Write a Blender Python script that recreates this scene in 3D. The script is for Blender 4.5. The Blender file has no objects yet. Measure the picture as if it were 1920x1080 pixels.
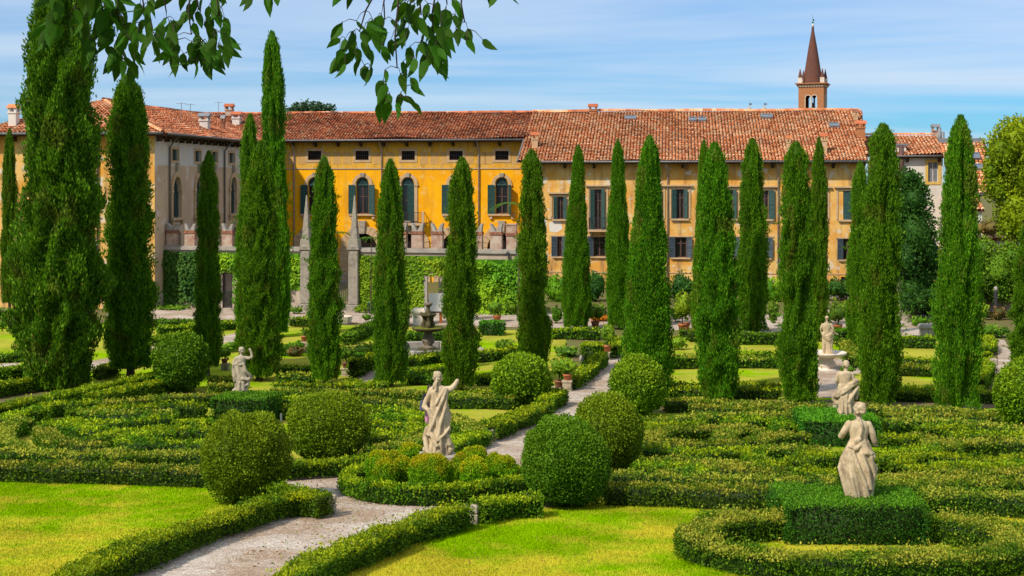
import bpy, bmesh, math, random
import numpy as np
from mathutils import Vector, Matrix
from mathutils.geometry import tessellate_polygon

rad = math.radians
C = bpy.context.scene.collection
SC = bpy.context.scene

# ------------------------------------------------------------------ camera, light, exposure
F = 2667.0          # focal length in photograph pixels (1920 wide)
HC = 9.8            # eye height above the far garden level
HOR = 340.0         # row of the true horizon
cam_d = bpy.data.cameras.new("camera")
cam_d.sensor_width = 36.0
cam_d.lens = 36.0 * F / 1920.0
cam_d.shift_y = -(540.0 - HOR) / 1920.0
cam_d.clip_start = 0.2
cam_d.clip_end = 6000
cam = bpy.data.objects.new("camera", cam_d)
cam.location = (0, 0, HC)
cam.rotation_euler = (rad(90), 0, 0)
C.objects.link(cam)
SC.camera = cam

SUN_DIR = Vector((-1.0, -0.93, 1.36)).normalized()      # towards the sun
sun_el = math.asin(SUN_DIR.z)
sun_az = math.atan2(SUN_DIR.x, SUN_DIR.y)
sd = bpy.data.lights.new("sun", 'SUN')
sd.energy = 3.7
sd.angle = rad(2.0)
sd.color = (1.0, 0.92, 0.78)
so = bpy.data.objects.new("sun", sd)
so.rotation_euler = SUN_DIR.to_track_quat('Z', 'Y').to_euler()
so.location = (-40, -30, 60)
C.objects.link(so)

W = bpy.data.worlds.new("World")
SC.world = W
W.use_nodes = True
nt = W.node_tree
nt.nodes.clear()
def wn(t, **k):
    n = nt.nodes.new(t)
    for a, b in k.items():
        setattr(n, a, b)
    return n
L = nt.links.new
out = wn('ShaderNodeOutputWorld')
bg = wn('ShaderNodeBackground')
bg.inputs[1].default_value = 0.15
sky = wn('ShaderNodeTexSky', sky_type='NISHITA')
sky.sun_disc = False
sky.sun_elevation = sun_el
sky.sun_rotation = sun_az
sky.altitude = 50
sky.air_density = 1.0
sky.dust_density = 0.3
sky.ozone_density = 3.0
tint = wn('ShaderNodeMixRGB', blend_type='MULTIPLY')
tint.inputs[0].default_value = 1.0
tint.inputs[2].default_value = (0.170, 0.365, 0.57, 1)
L(sky.outputs[0], tint.inputs[1])
tc = wn('ShaderNodeTexCoord')
sep = wn('ShaderNodeSeparateXYZ')
L(tc.outputs['Generated'], sep.inputs[0])
def wmath(op, a, b=None):
    n = wn('ShaderNodeMath', operation=op)
    for i, v in enumerate((a, b)):
        if v is None: continue
        if hasattr(v, 'links'): L(v, n.inputs[i])
        else: n.inputs[i].default_value = v
    return n.outputs[0]
zz = wmath('ADD', wmath('MAXIMUM', sep.outputs[2], 0.0), 0.055)
cx = wmath('DIVIDE', sep.outputs[0], zz)
cy = wmath('DIVIDE', sep.outputs[1], zz)
comb = wn('ShaderNodeCombineXYZ')
L(wmath('MULTIPLY', cx, 0.5), comb.inputs[0]); L(cy, comb.inputs[1])
nz = wn('ShaderNodeTexNoise')
nz.inputs['Scale'].default_value = 0.5
nz.inputs['Detail'].default_value = 7
nz.inputs['Roughness'].default_value = 0.54
nz.inputs['Distortion'].default_value = 0.5
mp = wn('ShaderNodeMapping')
mp.inputs['Location'].default_value = (1.3, 0.9, 2.0)
L(comb.outputs[0], mp.inputs[0]); L(mp.outputs[0], nz.inputs['Vector'])
ramp = wn('ShaderNodeValToRGB')
ramp.color_ramp.elements[0].position = 0.37
ramp.color_ramp.elements[1].position = 0.72
L(nz.outputs[0], ramp.inputs[0])
cl = wn('ShaderNodeMixRGB')
# the thin veil that whitens the top of the view closes in overhead
veil = wn('ShaderNodeMapRange')
veil.inputs[1].default_value = 0.05; veil.inputs[2].default_value = 0.30
veil.inputs[3].default_value = 0.0; veil.inputs[4].default_value = 0.85
L(sep.outputs[2], veil.inputs[0])
L(wmath('MINIMUM', wmath('ADD', wmath('MULTIPLY', ramp.outputs[0], 0.80), veil.outputs[0]), 0.92), cl.inputs[0])
L(tint.outputs[0], cl.inputs[1])
cl.inputs[2].default_value = (3.1, 3.6, 4.25, 1)
L(cl.outputs[0], bg.inputs[0])
L(bg.outputs[0], out.inputs[0])

SC.view_settings.view_transform = 'Standard'
SC.view_settings.look = 'None'
SC.view_settings.exposure = 0.56
SC.view_settings.gamma = 1.0
SC.view_settings.use_curve_mapping = False
SC.cycles.max_bounces = 6
SC.cycles.diffuse_bounces = 3
SC.cycles.transmission_bounces = 3
SC.cycles.use_denoising = True

# ------------------------------------------------------------------ ground profile and pixel -> ground
SLOPE = 0.058
def gz(y):
    t = (66.0 - y)
    if t < -30: return 0.0
    s = SLOPE * (1.6 * math.log1p(math.exp(t / 1.6)) if t < 40 else t)
    return min(s, 3.4)
gzv = np.vectorize(gz)
def P(px, py, h=0.0):
    "point h metres above the ground seen at photograph pixel (px, py)"
    d = 60.0
    for _ in range(80):
        d = 0.5 * d + 0.5 * F * (HC - gz(d) - h) / (py - HOR)
    return Vector(((px - 960.0) / F * d, d, gz(d) + h))
def PD(px, py, d):
    return Vector(((px - 960.0) / F * d, d, HC + (HOR - py) / F * d))
def scale_at(d): return F / d

# ------------------------------------------------------------------ object helpers
def tag(o, label=None, cat=None, group=None, kind=None):
    if label: o['label'] = label
    if cat: o['category'] = cat
    if group: o['group'] = group
    if kind: o['kind'] = kind
    return o
def empty(name, loc, rz=0.0, label=None, cat=None, group=None):
    o = bpy.data.objects.new(name, None)
    o.empty_display_size = 0.3
    o.location = loc
    o.rotation_euler = (0, 0, rz)
    C.objects.link(o)
    return tag(o, label, cat, group)
def link(name, me, parent=None, mats=None):
    o = bpy.data.objects.new(name, me)
    C.objects.link(o)
    if parent is not None: o.parent = parent
    if mats and not me.materials:
        for m in (mats if isinstance(mats, (list, tuple)) else [mats]): me.materials.append(m)
    return o
def npmesh(name, V, Q=None, T=None, attrs=None, smooth=False):
    me = bpy.data.meshes.new(name)
    V = np.asarray(V, dtype=np.float32)
    nq = 0 if Q is None else len(Q); ntr = 0 if T is None else len(T)
    me.vertices.add(len(V)); me.vertices.foreach_set('co', V.ravel())
    idx = []
    if nq: idx.append(np.asarray(Q, dtype=np.int32).ravel())
    if ntr: idx.append(np.asarray(T, dtype=np.int32).ravel())
    idx = np.concatenate(idx)
    me.loops.add(len(idx)); me.loops.foreach_set('vertex_index', idx)
    me.polygons.add(nq + ntr)
    starts = np.concatenate([np.arange(nq) * 4, nq * 4 + np.arange(ntr) * 3]).astype(np.int32)
    me.polygons.foreach_set('loop_start', starts)
    if smooth: me.polygons.foreach_set('use_smooth', np.ones(nq + ntr, dtype=bool))
    for k, a in (attrs or {}).items():
        at = me.attributes.new(k, 'FLOAT', 'POINT')
        at.data.foreach_set('value', np.asarray(a, dtype=np.float32))
    me.update(calc_edges=True)
    me.validate()
    return me

class MB:
    "collects simple solids, builds one mesh"
    def __init__(self): self.bm = bmesh.new()
    def box(self, x0, x1, y0, y1, z0, z1):
        v = [self.bm.verts.new(p) for p in ((x0,y0,z0),(x1,y0,z0),(x1,y1,z0),(x0,y1,z0),(x0,y0,z1),(x1,y0,z1),(x1,y1,z1),(x0,y1,z1))]
        for f in ((3,2,1,0),(4,5,6,7),(0,1,5,4),(1,2,6,5),(2,3,7,6),(3,0,4,7)): self.bm.faces.new([v[i] for i in f])
        return self
    def frustum(self, cx, cy, z0, z1, a0, b0, a1, b1):
        v = []
        for z, a, b in ((z0, a0, b0), (z1, a1, b1)):
            v += [self.bm.verts.new((cx + sx * a, cy + sy * b, z)) for sx, sy in ((-1,-1),(1,-1),(1,1),(-1,1))]
        for f in ((3,2,1,0),(4,5,6,7),(0,1,5,4),(1,2,6,5),(2,3,7,6),(3,0,4,7)): self.bm.faces.new([v[i] for i in f])
        return self
    def face(self, pts):
        self.bm.faces.new([self.bm.verts.new(p) for p in pts]); return self
    def lathe(self, prof, n=20, cx=0, cy=0, fold=None):
        rings = []
        for r, z in prof:
            ring = []
            for i in range(n):
                a = 2 * math.pi * i / n
                rr = r * (fold(a) if fold else 1)
                ring.append(self.bm.verts.new((cx + rr * math.cos(a), cy + rr * math.sin(a), z)))
            rings.append(ring)
        for A, B in zip(rings, rings[1:]):
            for i in range(n): self.bm.faces.new((A[i], A[(i+1) % n], B[(i+1) % n], B[i]))
        self.bm.faces.new(rings[0][::-1]); self.bm.faces.new(rings[-1])
        return self
    def tube(self, pts, r, n=6, r1=None):
        pts = [Vector(p) for p in pts]
        rings = []
        for i, p in enumerate(pts):
            t = (pts[min(i+1, len(pts)-1)] - pts[max(i-1, 0)]).normalized()
            a = t.cross(Vector((0.3, 0.9, 0.1))); 
            if a.length < 1e-3: a = t.cross(Vector((1, 0, 0)))
            a.normalize(); b = t.cross(a)
            rr = r if r1 is None else r + (r1 - r) * i / max(1, len(pts) - 1)
            rings.append([self.bm.verts.new(p + rr * (math.cos(2*math.pi*k/n) * a + math.sin(2*math.pi*k/n) * b)) for k in range(n)])
        for A, B in zip(rings, rings[1:]):
            for i in range(n): self.bm.faces.new((A[i], A[(i+1) % n], B[(i+1) % n], B[i]))
        self.bm.faces.new(rings[0][::-1]); self.bm.faces.new(rings[-1])
        return self
    def arch(self, cx, z, r0, r1, y0, y1, n=14, a0=0.0, a1=math.pi):
        "half ring in the xz plane"
        R = []
        for i in range(n + 1):
            a = a0 + (a1 - a0) * i / n
            c, s = math.cos(a), math.sin(a)
            R.append([self.bm.verts.new(p) for p in ((cx+r0*c, y0, z+r0*s), (cx+r1*c, y0, z+r1*s), (cx+r1*c, y1, z+r1*s), (cx+r0*c, y1, z+r0*s))])
        for A, B in zip(R, R[1:]):
            for i in range(4): self.bm.faces.new((A[i], A[(i+1) % 4], B[(i+1) % 4], B[i]))
        self.bm.faces.new(R[0]); self.bm.faces.new(R[-1][::-1])
        return self
    def build(self, name, mat, parent=None, smooth=False, bevel=0.0):
        me = bpy.data.meshes.new(name)
        bmesh.ops.recalc_face_normals(self.bm, faces=self.bm.faces)
        if bevel:
            bmesh.ops.bevel(self.bm, geom=[e for e in self.bm.edges if len(e.link_faces) == 2 and e.calc_face_angle(0) > 0.5], offset=bevel, segments=1, affect='EDGES')
        self.bm.to_mesh(me); self.bm.free()
        if smooth:
            for p in me.polygons: p.use_smooth = True
        return link(name, me, parent, mat)
def copy_tree(o, parent=None, depth=0):
    c = o.copy(); C.objects.link(c); c.parent = parent
    for ch in o.children: copy_tree(ch, c)
    return c

# ------------------------------------------------------------------ materials
def newmat(name):
    m = bpy.data.materials.new(name); m.use_nodes = True
    t = m.node_tree; t.nodes.clear()
    o = t.nodes.new('ShaderNodeOutputMaterial')
    b = t.nodes.new('ShaderNodeBsdfPrincipled')
    t.links.new(b.outputs[0], o.inputs[0])
    return m, t, b, o
def nnoise(t, scale, detail=4, rough=0.55, coord='Object', stretch=None):
    c = t.nodes.new('ShaderNodeTexCoord')
    n = t.nodes.new('ShaderNodeTexNoise')
    n.inputs['Scale'].default_value = scale
    n.inputs['Detail'].default_value = detail
    n.inputs['Roughness'].default_value = rough
    src = c.outputs[coord]
    if coord == 'World':
        pass
    if stretch:
        mm = t.nodes.new('ShaderNodeMapping'); mm.inputs['Scale'].default_value = stretch
        t.links.new(src, mm.inputs[0]); src = mm.outputs[0]
    t.links.new(src, n.inputs['Vector'])
    return n.outputs[0]
def nramp(t, fac, stops, interp='LINEAR'):
    r = t.nodes.new('ShaderNodeValToRGB'); cr = r.color_ramp; cr.interpolation = interp
    while len(cr.elements) < len(stops): cr.elements.new(0.5)
    for e, (p, c) in zip(cr.elements, stops):
        e.position = p; e.color = (c[0], c[1], c[2], 1) if not isinstance(c, (int, float)) else (c, c, c, 1)
    t.links.new(fac, r.inputs[0])
    return r.outputs[0]
def nmix(t, fac, a, b, mode='MIX'):
    m = t.nodes.new('ShaderNodeMixRGB'); m.blend_type = mode
    for i, v in enumerate((fac, a, b)):
        if hasattr(v, 'links'): t.links.new(v, m.inputs[i])
        elif isinstance(v, (int, float)): m.inputs[i].default_value = v
        else: m.inputs[i].default_value = (v[0], v[1], v[2], 1)
    return m.outputs[0]
def nmath(t, op, a, b=0.0):
    m = t.nodes.new('ShaderNodeMath'); m.operation = op; m.use_clamp = False
    for i, v in enumerate((a, b)):
        if hasattr(v, 'links'): t.links.new(v, m.inputs[i])
        else: m.inputs[i].default_value = v
    return m.outputs[0]
def nbump(t, b, h, strength=0.4, dist=0.02):
    n = t.nodes.new('ShaderNodeBump'); n.inputs['Strength'].default_value = strength; n.inputs['Distance'].default_value = dist
    t.links.new(h, n.inputs['Height']); t.links.new(n.outputs[0], b.inputs['Normal'])
def sset(b, rough=0.8, spec=0.3):
    b.inputs['Roughness'].default_value = rough
    b.inputs['Specular IOR Level'].default_value = spec

def plain(name, col, rough=0.7, spec=0.3, var=0.12, scale=6.0, metal=0.0):
    m, t, b, o = newmat(name)
    n = nnoise(t, scale, 5)
    lo = [c * (1 - 2 * var) for c in col]; hi = [min(1, c * (1 + 1.5 * var)) for c in col]
    t.links.new(nramp(t, n, ((0.3, lo), (0.7, hi))), b.inputs['Base Color'])
    b.inputs['Metallic'].default_value = metal
    sset(b, rough, spec)
    return m
def leaf_mat(name, c0, c1, c2, tipc=None, tipamt=0.8, trans=0.22, patch=0.7, objvar=0.12):
    m, t, b, o = newmat(name)
    g = t.nodes.new('ShaderNodeNewGeometry')
    col = nramp(t, g.outputs['Random Per Island'], ((0.0, c0), (0.5, c1), (1.0, c2)))
    pn = nnoise(t, patch, 3)
    col = nmix(t, nmath(t, 'MULTIPLY', nramp(t, pn, ((0.38, 0.0), (0.68, 1.0))), 0.4), col, [c * 0.62 for c in c0], 'MIX')
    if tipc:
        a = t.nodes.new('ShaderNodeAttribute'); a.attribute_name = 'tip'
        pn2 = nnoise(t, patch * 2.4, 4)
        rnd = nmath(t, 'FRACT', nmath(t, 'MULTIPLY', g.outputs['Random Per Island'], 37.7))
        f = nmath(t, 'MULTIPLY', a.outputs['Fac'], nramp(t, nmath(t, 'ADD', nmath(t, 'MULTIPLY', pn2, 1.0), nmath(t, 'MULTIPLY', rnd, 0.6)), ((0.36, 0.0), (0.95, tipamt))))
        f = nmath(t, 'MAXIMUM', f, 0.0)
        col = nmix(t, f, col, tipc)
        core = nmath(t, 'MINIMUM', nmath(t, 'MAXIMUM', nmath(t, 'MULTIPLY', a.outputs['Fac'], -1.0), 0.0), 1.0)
        col = nmix(t, core, col, (0.022, 0.045, 0.006))  # core in dark inner-leaf green, also standing in for shade inside the foliage
    oi = t.nodes.new('ShaderNodeObjectInfo')
    hsv = t.nodes.new('ShaderNodeHueSaturation')
    t.links.new(col, hsv.inputs['Color'])
    t.links.new(nmath(t, 'ADD', nmath(t, 'MULTIPLY', oi.outputs['Random'], 2 * objvar), 1.0 - objvar), hsv.inputs['Value'])
    t.links.new(nmath(t, 'ADD', nmath(t, 'MULTIPLY', oi.outputs['Random'], 0.02), 0.49), hsv.inputs['Hue'])
    col = hsv.outputs[0]
    t.links.new(col, b.inputs['Base Color'])
    sset(b, 0.6, 0.12)
    tr = t.nodes.new('ShaderNodeBsdfTranslucent')
    t.links.new(nmix(t, 1.0, col, (1.25, 1.2, 0.6), 'MULTIPLY'), tr.inputs[0])
    mx = t.nodes.new('ShaderNodeMixShader'); mx.inputs[0].default_value = trans
    t.links.new(b.outputs[0], mx.inputs[1]); t.links.new(tr.outputs[0], mx.inputs[2]); t.links.new(mx.outputs[0], o.inputs[0])
    return m
M = {}
M['cypress'] = leaf_mat('cypress_foliage', (0.036, 0.110, 0.003), (0.080, 0.22, 0.005), (0.18, 0.36, 0.009), (0.28, 0.15, 0.04), 0.8, trans=0.36)
M['cypress_dark'] = leaf_mat('old_cypress_foliage', (0.038, 0.105, 0.004), (0.085, 0.195, 0.007), (0.19, 0.34, 0.012), (0.26, 0.15, 0.05), 0.7, trans=0.36)
M['box'] = leaf_mat('box_leaves', (0.030, 0.095, 0.002), (0.068, 0.165, 0.003), (0.135, 0.26, 0.004), (0.37, 0.44, 0.006), 0.95)
M['boxdry'] = leaf_mat('dry_box_leaves', (0.032, 0.092, 0.003), (0.072, 0.160, 0.004), (0.145, 0.26, 0.005), (0.46, 0.42, 0.045), 0.8)
M['yew'] = leaf_mat('yew_leaves', (0.013, 0.065, 0.004), (0.026, 0.110, 0.006), (0.055, 0.19, 0.009), (0.115, 0.30, 0.010), 0.9)
M['ball'] = leaf_mat('ball_leaves', (0.042, 0.100, 0.001), (0.095, 0.19, 0.003), (0.19, 0.31, 0.006), (0.26, 0.35, 0.010), 0.6)
M['balldark'] = leaf_mat('dark_ball_leaves', (0.030, 0.098, 0.002), (0.066, 0.175, 0.004), (0.13, 0.27, 0.008), (0.16, 0.29, 0.010), 0.5)
M['cushion'] = leaf_mat('cushion_leaves', (0.050, 0.15, 0.001), (0.12, 0.30, 0.002), (0.24, 0.46, 0.003), (0.70, 0.42, 0.006), 0.6)
M['ivy'] = leaf_mat('ivy_leaves', (0.035, 0.11, 0.004), (0.085, 0.22, 0.006), (0.17, 0.36, 0.010), (0.32, 0.44, 0.01), 0.8, patch=0.35)
M['ivydark'] = leaf_mat('dark_ivy_leaves', (0.014, 0.055, 0.008), (0.030, 0.105, 0.014), (0.06, 0.17, 0.02), (0.10, 0.2, 0.02), 0.5, patch=0.35)
M['bush'] = leaf_mat('bush_leaves', (0.04, 0.10, 0.006), (0.085, 0.19, 0.010), (0.16, 0.30, 0.016), (0.22, 0.32, 0.02), 0.6)
M['lemon'] = leaf_mat('lemon_leaves', (0.06, 0.14, 0.006), (0.14, 0.26, 0.010), (0.26, 0.38, 0.016), (0.36, 0.42, 0.02), 0.5)
M['darktree'] = leaf_mat('dark_tree_leaves', (0.012, 0.055, 0.007), (0.028, 0.095, 0.011), (0.052, 0.145, 0.016), (0.06, 0.16, 0.018), 0.3)
M['goldtree'] = leaf_mat('golden_tree_leaves', (0.05, 0.10, 0.002), (0.13, 0.20, 0.003), (0.26, 0.33, 0.005), (0.34, 0.37, 0.008), 0.6, patch=0.5)
M['red'] = leaf_mat('reddish_leaves', (0.06, 0.07, 0.015), (0.14, 0.11, 0.03), (0.25, 0.16, 0.05), (0.28, 0.15, 0.06), 0.6)
M['cedar'] = leaf_mat('cedar_needles', (0.03, 0.06, 0.03), (0.05, 0.10, 0.05), (0.08, 0.15, 0.07))
M['hackberry'] = leaf_mat('hackberry_leaf', (0.022, 0.075, 0.003), (0.035, 0.110, 0.004), (0.055, 0.150, 0.005), trans=0.42, patch=9.0, objvar=0.3)
M['flower'] = leaf_mat('orange_flowers', (0.45, 0.12, 0.005), (0.6, 0.22, 0.01), (0.7, 0.38, 0.02))
M['bark'] = plain('bark', (0.10, 0.07, 0.045), 0.9, 0.1, 0.25, 9)
M['twig'] = plain('twig_bark', (0.045, 0.03, 0.018), 0.8, 0.2, 0.2, 30)

def lawn_mat(name, dry, bump=True):
    m, t, b, o = newmat(name)
    big = nnoise(t, 0.23, 5, 0.6); mid = nnoise(t, 1.1, 6, 0.65); fine = nnoise(t, 26, 4, 0.7, stretch=(1, 0.35, 1))
    green = nmix(t, fine, (0.13, 0.26, 0.0005), (0.26, 0.44, 0.002))
    straw = nmix(t, fine, (0.33, 0.33, 0.004), (0.58, 0.49, 0.05)) if dry < 0.02 else nmix(t, fine, (0.25, 0.27, 0.02), (0.42, 0.37, 0.06))
    k = nmath(t, 'ADD', nmath(t, 'MULTIPLY', big, 0.75), nmath(t, 'MULTIPLY', mid, 0.35))
    f = nramp(t, k, ((0.50 - dry, 0.0), (0.62 - dry, 1.0)))
    col = nmix(t, f, green, straw)
    dk = nramp(t, nnoise(t, 0.5, 4), ((0.35, 0.8), (0.6, 1.05)))
    t.links.new(nmix(t, 1.0, col, dk, 'MULTIPLY'), b.inputs['Base Color'])
    sset(b, 1.0, 0.0)
    if bump: nbump(t, b, nmath(t, 'ADD', fine, nnoise(t, 7, 5)), 0.7, 0.06)
    return m
M['grass'] = lawn_mat('grass_blades', 0.0, False)
M['lawn'] = lawn_mat('lawn_turf', 0.0)
M['lawndry'] = lawn_mat('dry_turf', 0.04)
def gravel_mat():
    m, t, b, o = newmat('gravel_stones')
    c = t.nodes.new('ShaderNodeTexCoord')
    v = t.nodes.new('ShaderNodeTexVoronoi'); v.inputs['Scale'].default_value = 26
    t.links.new(c.outputs['Object'], v.inputs['Vector'])
    big = nnoise(t, 0.55, 6, 0.65); mid = nnoise(t, 5, 5)
    base = nmix(t, nramp(t, nmath(t, 'ADD', nmath(t, 'MULTIPLY', big, 0.8), nmath(t, 'MULTIPLY', mid, 0.3)), ((0.43, 0.0), (0.62, 1.0))), (0.50, 0.43, 0.37), (0.33, 0.235, 0.165))
    sp = nramp(t, v.outputs['Color'], ((0.0, 0.55), (0.5, 0.95), (1.0, 1.35)))
    t.links.new(nmix(t, 1.0, base, sp, 'MULTIPLY'), b.inputs['Base Color'])
    sset(b, 0.9, 0.2)
    nbump(t, b, nmath(t, 'ADD', v.outputs['Distance'], mid), 0.8, 0.03)
    return m
M['gravel'] = gravel_mat()
def soil_mat():
    m, t, b, o = newmat('garden_soil')
    n = nnoise(t, 1.3, 6); f = nnoise(t, 18, 4)
    col = nmix(t, nramp(t, n, ((0.4, 0.0), (0.6, 1.0))), (0.16, 0.105, 0.06), (0.10, 0.13, 0.02))
    t.links.new(nmix(t, 1.0, col, nramp(t, f, ((0.3, 0.6), (0.7, 1.3))), 'MULTIPLY'), b.inputs['Base Color'])
    sset(b, 0.95, 0.1); nbump(t, b, f, 0.6, 0.04)
    return m
M['soil'] = soil_mat()
def stone_mat(name, a, bcol, dark, scale=3.0, dk=0.5):
    m, t, b, o = newmat(name)
    n = nnoise(t, scale, 7, 0.65); n2 = nnoise(t, scale * 0.45, 5, 0.6); f = nnoise(t, scale * 14, 4, 0.6)
    col = nmix(t, nramp(t, n, ((0.35, 0.0), (0.65, 1.0))), a, bcol)
    col = nmix(t, nmath(t, 'MULTIPLY', nramp(t, n2, ((0.52, 0.0), (0.68, 1.0))), dk), col, dark)
    st = nnoise(t, scale * 2.2, 5, 0.65, stretch=(1.8, 1.8, 0.25))
    col = nmix(t, nmath(t, 'MULTIPLY', nramp(t, st, ((0.54, 0.0), (0.70, 1.0))), dk * 0.8), col, dark)
    t.links.new(nmix(t, 1.0, col, nramp(t, f, ((0.3, 0.86), (0.7, 1.1))), 'MULTIPLY'), b.inputs['Base Color'])
    sset(b, 0.85, 0.2); nbump(t, b, nmath(t, 'ADD', f, n), 0.5, 0.015)
    return m
M['statue'] = stone_mat('weathered_limestone', (0.54, 0.43, 0.285), (0.42, 0.31, 0.185), (0.14, 0.11, 0.075), 4.0, 0.85)
M['statue_grey'] = stone_mat('grey_limestone', (0.42, 0.36, 0.27), (0.31, 0.25, 0.17), (0.10, 0.09, 0.065), 5.0, 0.9)
M['marble'] = stone_mat('pale_marble', (0.66, 0.58, 0.50), (0.55, 0.46, 0.37), (0.30, 0.25, 0.20), 3.0, 0.4)
M['stone'] = stone_mat('rough_stone', (0.40, 0.34, 0.27), (0.30, 0.24, 0.18), (0.12, 0.10, 0.08), 3.0, 0.6)
M['obelisk'] = stone_mat('grey_old_stone', (0.30, 0.265, 0.215), (0.22, 0.19, 0.15), (0.09, 0.08, 0.065), 3.0, 0.7)
M['pedestal'] = stone_mat('pedestal_stone', (0.42, 0.35, 0.25), (0.32, 0.26, 0.17), (0.12, 0.11, 0.06), 3.0, 0.6)
M['coping'] = stone_mat('coping_stone', (0.36, 0.32, 0.28), (0.27, 0.24, 0.21), (0.12, 0.11, 0.10), 2.0, 0.5)
M['fount'] = stone_mat('mossy_dark_stone', (0.10, 0.080, 0.038), (0.06, 0.050, 0.020), (0.022, 0.026, 0.010), 5.0, 0.7)
M['fountpale'] = stone_mat('stained_stone', (0.20, 0.165, 0.115), (0.12, 0.095, 0.06), (0.04, 0.036, 0.02), 5.0, 0.7)
M['moss'] = plain('moss', (0.14, 0.15, 0.01), 0.9, 0.1, 0.3, 8)
M['wallplaster'] = stone_mat('old_wall_plaster', (0.42, 0.34, 0.27), (0.33, 0.26, 0.2), (0.2, 0.16, 0.13), 0.8, 0.6)
M['terracotta'] = plain('terracotta', (0.42, 0.14, 0.055), 0.8, 0.2, 0.2, 5)
M['terracotta_old'] = plain('old_terracotta', (0.24, 0.10, 0.06), 0.85, 0.2, 0.25, 5)
M['iron'] = plain('wrought_iron', (0.03, 0.03, 0.034), 0.5, 0.4, 0.2, 8)
M['green_plastic'] = plain('green_plastic', (0.005, 0.10, 0.045), 0.45, 0.4, 0.1, 3)
M['white'] = plain('white_board', (0.60, 0.57, 0.55), 0.6, 0.3, 0.05, 2)
M['orangewood'] = plain('orange_wood', (0.34, 0.09, 0.012), 0.6, 0.3, 0.12, 8)
M['water'] = plain('pool_water', (0.03, 0.04, 0.03), 0.08, 0.5, 0.2, 4)

def plaster(name, base, alt, stain, pale, amt, scale=0.35, top=None):
    "top: (z0, z1, colour) a differently painted band high on the wall"
    m, t, b, o = newmat(name)
    n = nnoise(t, scale, 8, 0.68); n2 = nnoise(t, scale * 2.6, 8, 0.7); f = nnoise(t, 9, 6, 0.7)
    st = nnoise(t, 0.9, 6, 0.6, stretch=(1.6, 1.6, 0.22))
    col = nmix(t, nramp(t, n, ((0.43, 0.0), (0.57, 1.0))), base, alt)
    if top:
        c = t.nodes.new('ShaderNodeTexCoord'); s = t.nodes.new('ShaderNodeSeparateXYZ')
        t.links.new(c.outputs['Object'], s.inputs[0])
        wob = nmath(t, 'ADD', s.outputs[2], nmath(t, 'MULTIPLY', n2, 0.5))
        fz = nramp(t, nmath(t, 'DIVIDE', nmath(t, 'SUBTRACT', wob, top[0]), top[1]), ((0.0, 0.0), (0.06, 1.0)))
        col = nmix(t, fz, col, nmix(t, nramp(t, n2, ((0.35, 0), (0.65, 1))), top[2], top[3]))
    col = nmix(t, nmath(t, 'MULTIPLY', nramp(t, st, ((0.5, 0.0), (0.72, 1.0))), amt), col, stain)
    col = nmix(t, nmath(t, 'MULTIPLY', nramp(t, n2, ((0.55, 0.0), (0.60, 1.0))), amt), col, pale)
    t.links.new(nmix(t, 1.0, col, nramp(t, f, ((0.25, 0.9), (0.75, 1.06))), 'MULTIPLY'), b.inputs['Base Color'])
    sset(b, 0.9, 0.1); nbump(t, b, nmath(t, 'ADD', f, n2), 0.35, 0.02)
    return m
M['yellow'] = plaster('yellow_plaster', (0.82, 0.39, 0.006), (0.74, 0.32, 0.006), (0.48, 0.22, 0.03), (0.72, 0.43, 0.10), 0.65)
M['frieze'] = plaster('frieze_plaster', (0.58, 0.33, 0.06), (0.66, 0.32, 0.015), (0.30, 0.16, 0.04), (0.58, 0.40, 0.18), 0.8, 0.8)
M['ochre'] = plaster('ochre_plaster', (0.65, 0.41, 0.14), (0.59, 0.28, 0.05), (0.26, 0.15, 0.07), (0.56, 0.48, 0.37), 1.0, 0.34)
M['grey'] = plaster('shade_grey_plaster', (0.50, 0.35, 0.23), (0.44, 0.31, 0.21), (0.36, 0.28, 0.2), (0.58, 0.53, 0.50), 0.55, 0.3, top=(11.2, 3.0, (0.52, 0.50, 0.52), (0.56, 0.46, 0.33)))  # the shaded side's greyish look is put into the plaster colour
M['whitewall'] = plaster('white_plaster', (0.55, 0.50, 0.46), (0.60, 0.55, 0.50), (0.36, 0.32, 0.28), (0.62, 0.58, 0.55), 0.5, 0.5)
M['paleyellow'] = plaster('pale_yellow_trim', (0.60, 0.40, 0.10), (0.56, 0.36, 0.08), (0.4, 0.27, 0.1), (0.6, 0.45, 0.2), 0.4)
M['trim'] = stone_mat('window_stone', (0.50, 0.35, 0.21), (0.43, 0.28, 0.15), (0.28, 0.19, 0.11), 2.0, 0.4)
M['panel'] = stone_mat('painted_panel', (0.50, 0.31, 0.11), (0.46, 0.25, 0.08), (0.36, 0.2, 0.08), 2.0, 0.6)
M['shutter'] = plain('green_shutter', (0.020, 0.062, 0.056), 0.6, 0.3, 0.15, 3)
M['shutterblue'] = plain('blue_shutter', (0.045, 0.065, 0.085), 0.55, 0.3, 0.15, 3)
M['frame'] = plain('brown_window_frame', (0.085, 0.042, 0.036), 0.55, 0.3, 0.15, 3)
M['glass'] = plain('window_glass', (0.012, 0.011, 0.011), 0.12, 0.5, 0.2, 2)
M['skyglass'] = plain('skylight_glass', (0.10, 0.13, 0.17), 0.1, 0.8, 0.1, 2)
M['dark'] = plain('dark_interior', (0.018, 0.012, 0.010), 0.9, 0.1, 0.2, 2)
M['gutter'] = plain('zinc_gutter', (0.13, 0.12, 0.12), 0.45, 0.4, 0.15, 3)
M['pipe'] = plain('downpipe_zinc', (0.36, 0.29, 0.25), 0.5, 0.4, 0.15, 3)
M['beam'] = plain('eave_timber', (0.055, 0.030, 0.016), 0.8, 0.2, 0.2, 4)
M['lead'] = plain('lead_grey', (0.16, 0.17, 0.19), 0.5, 0.4, 0.1, 3)
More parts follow.
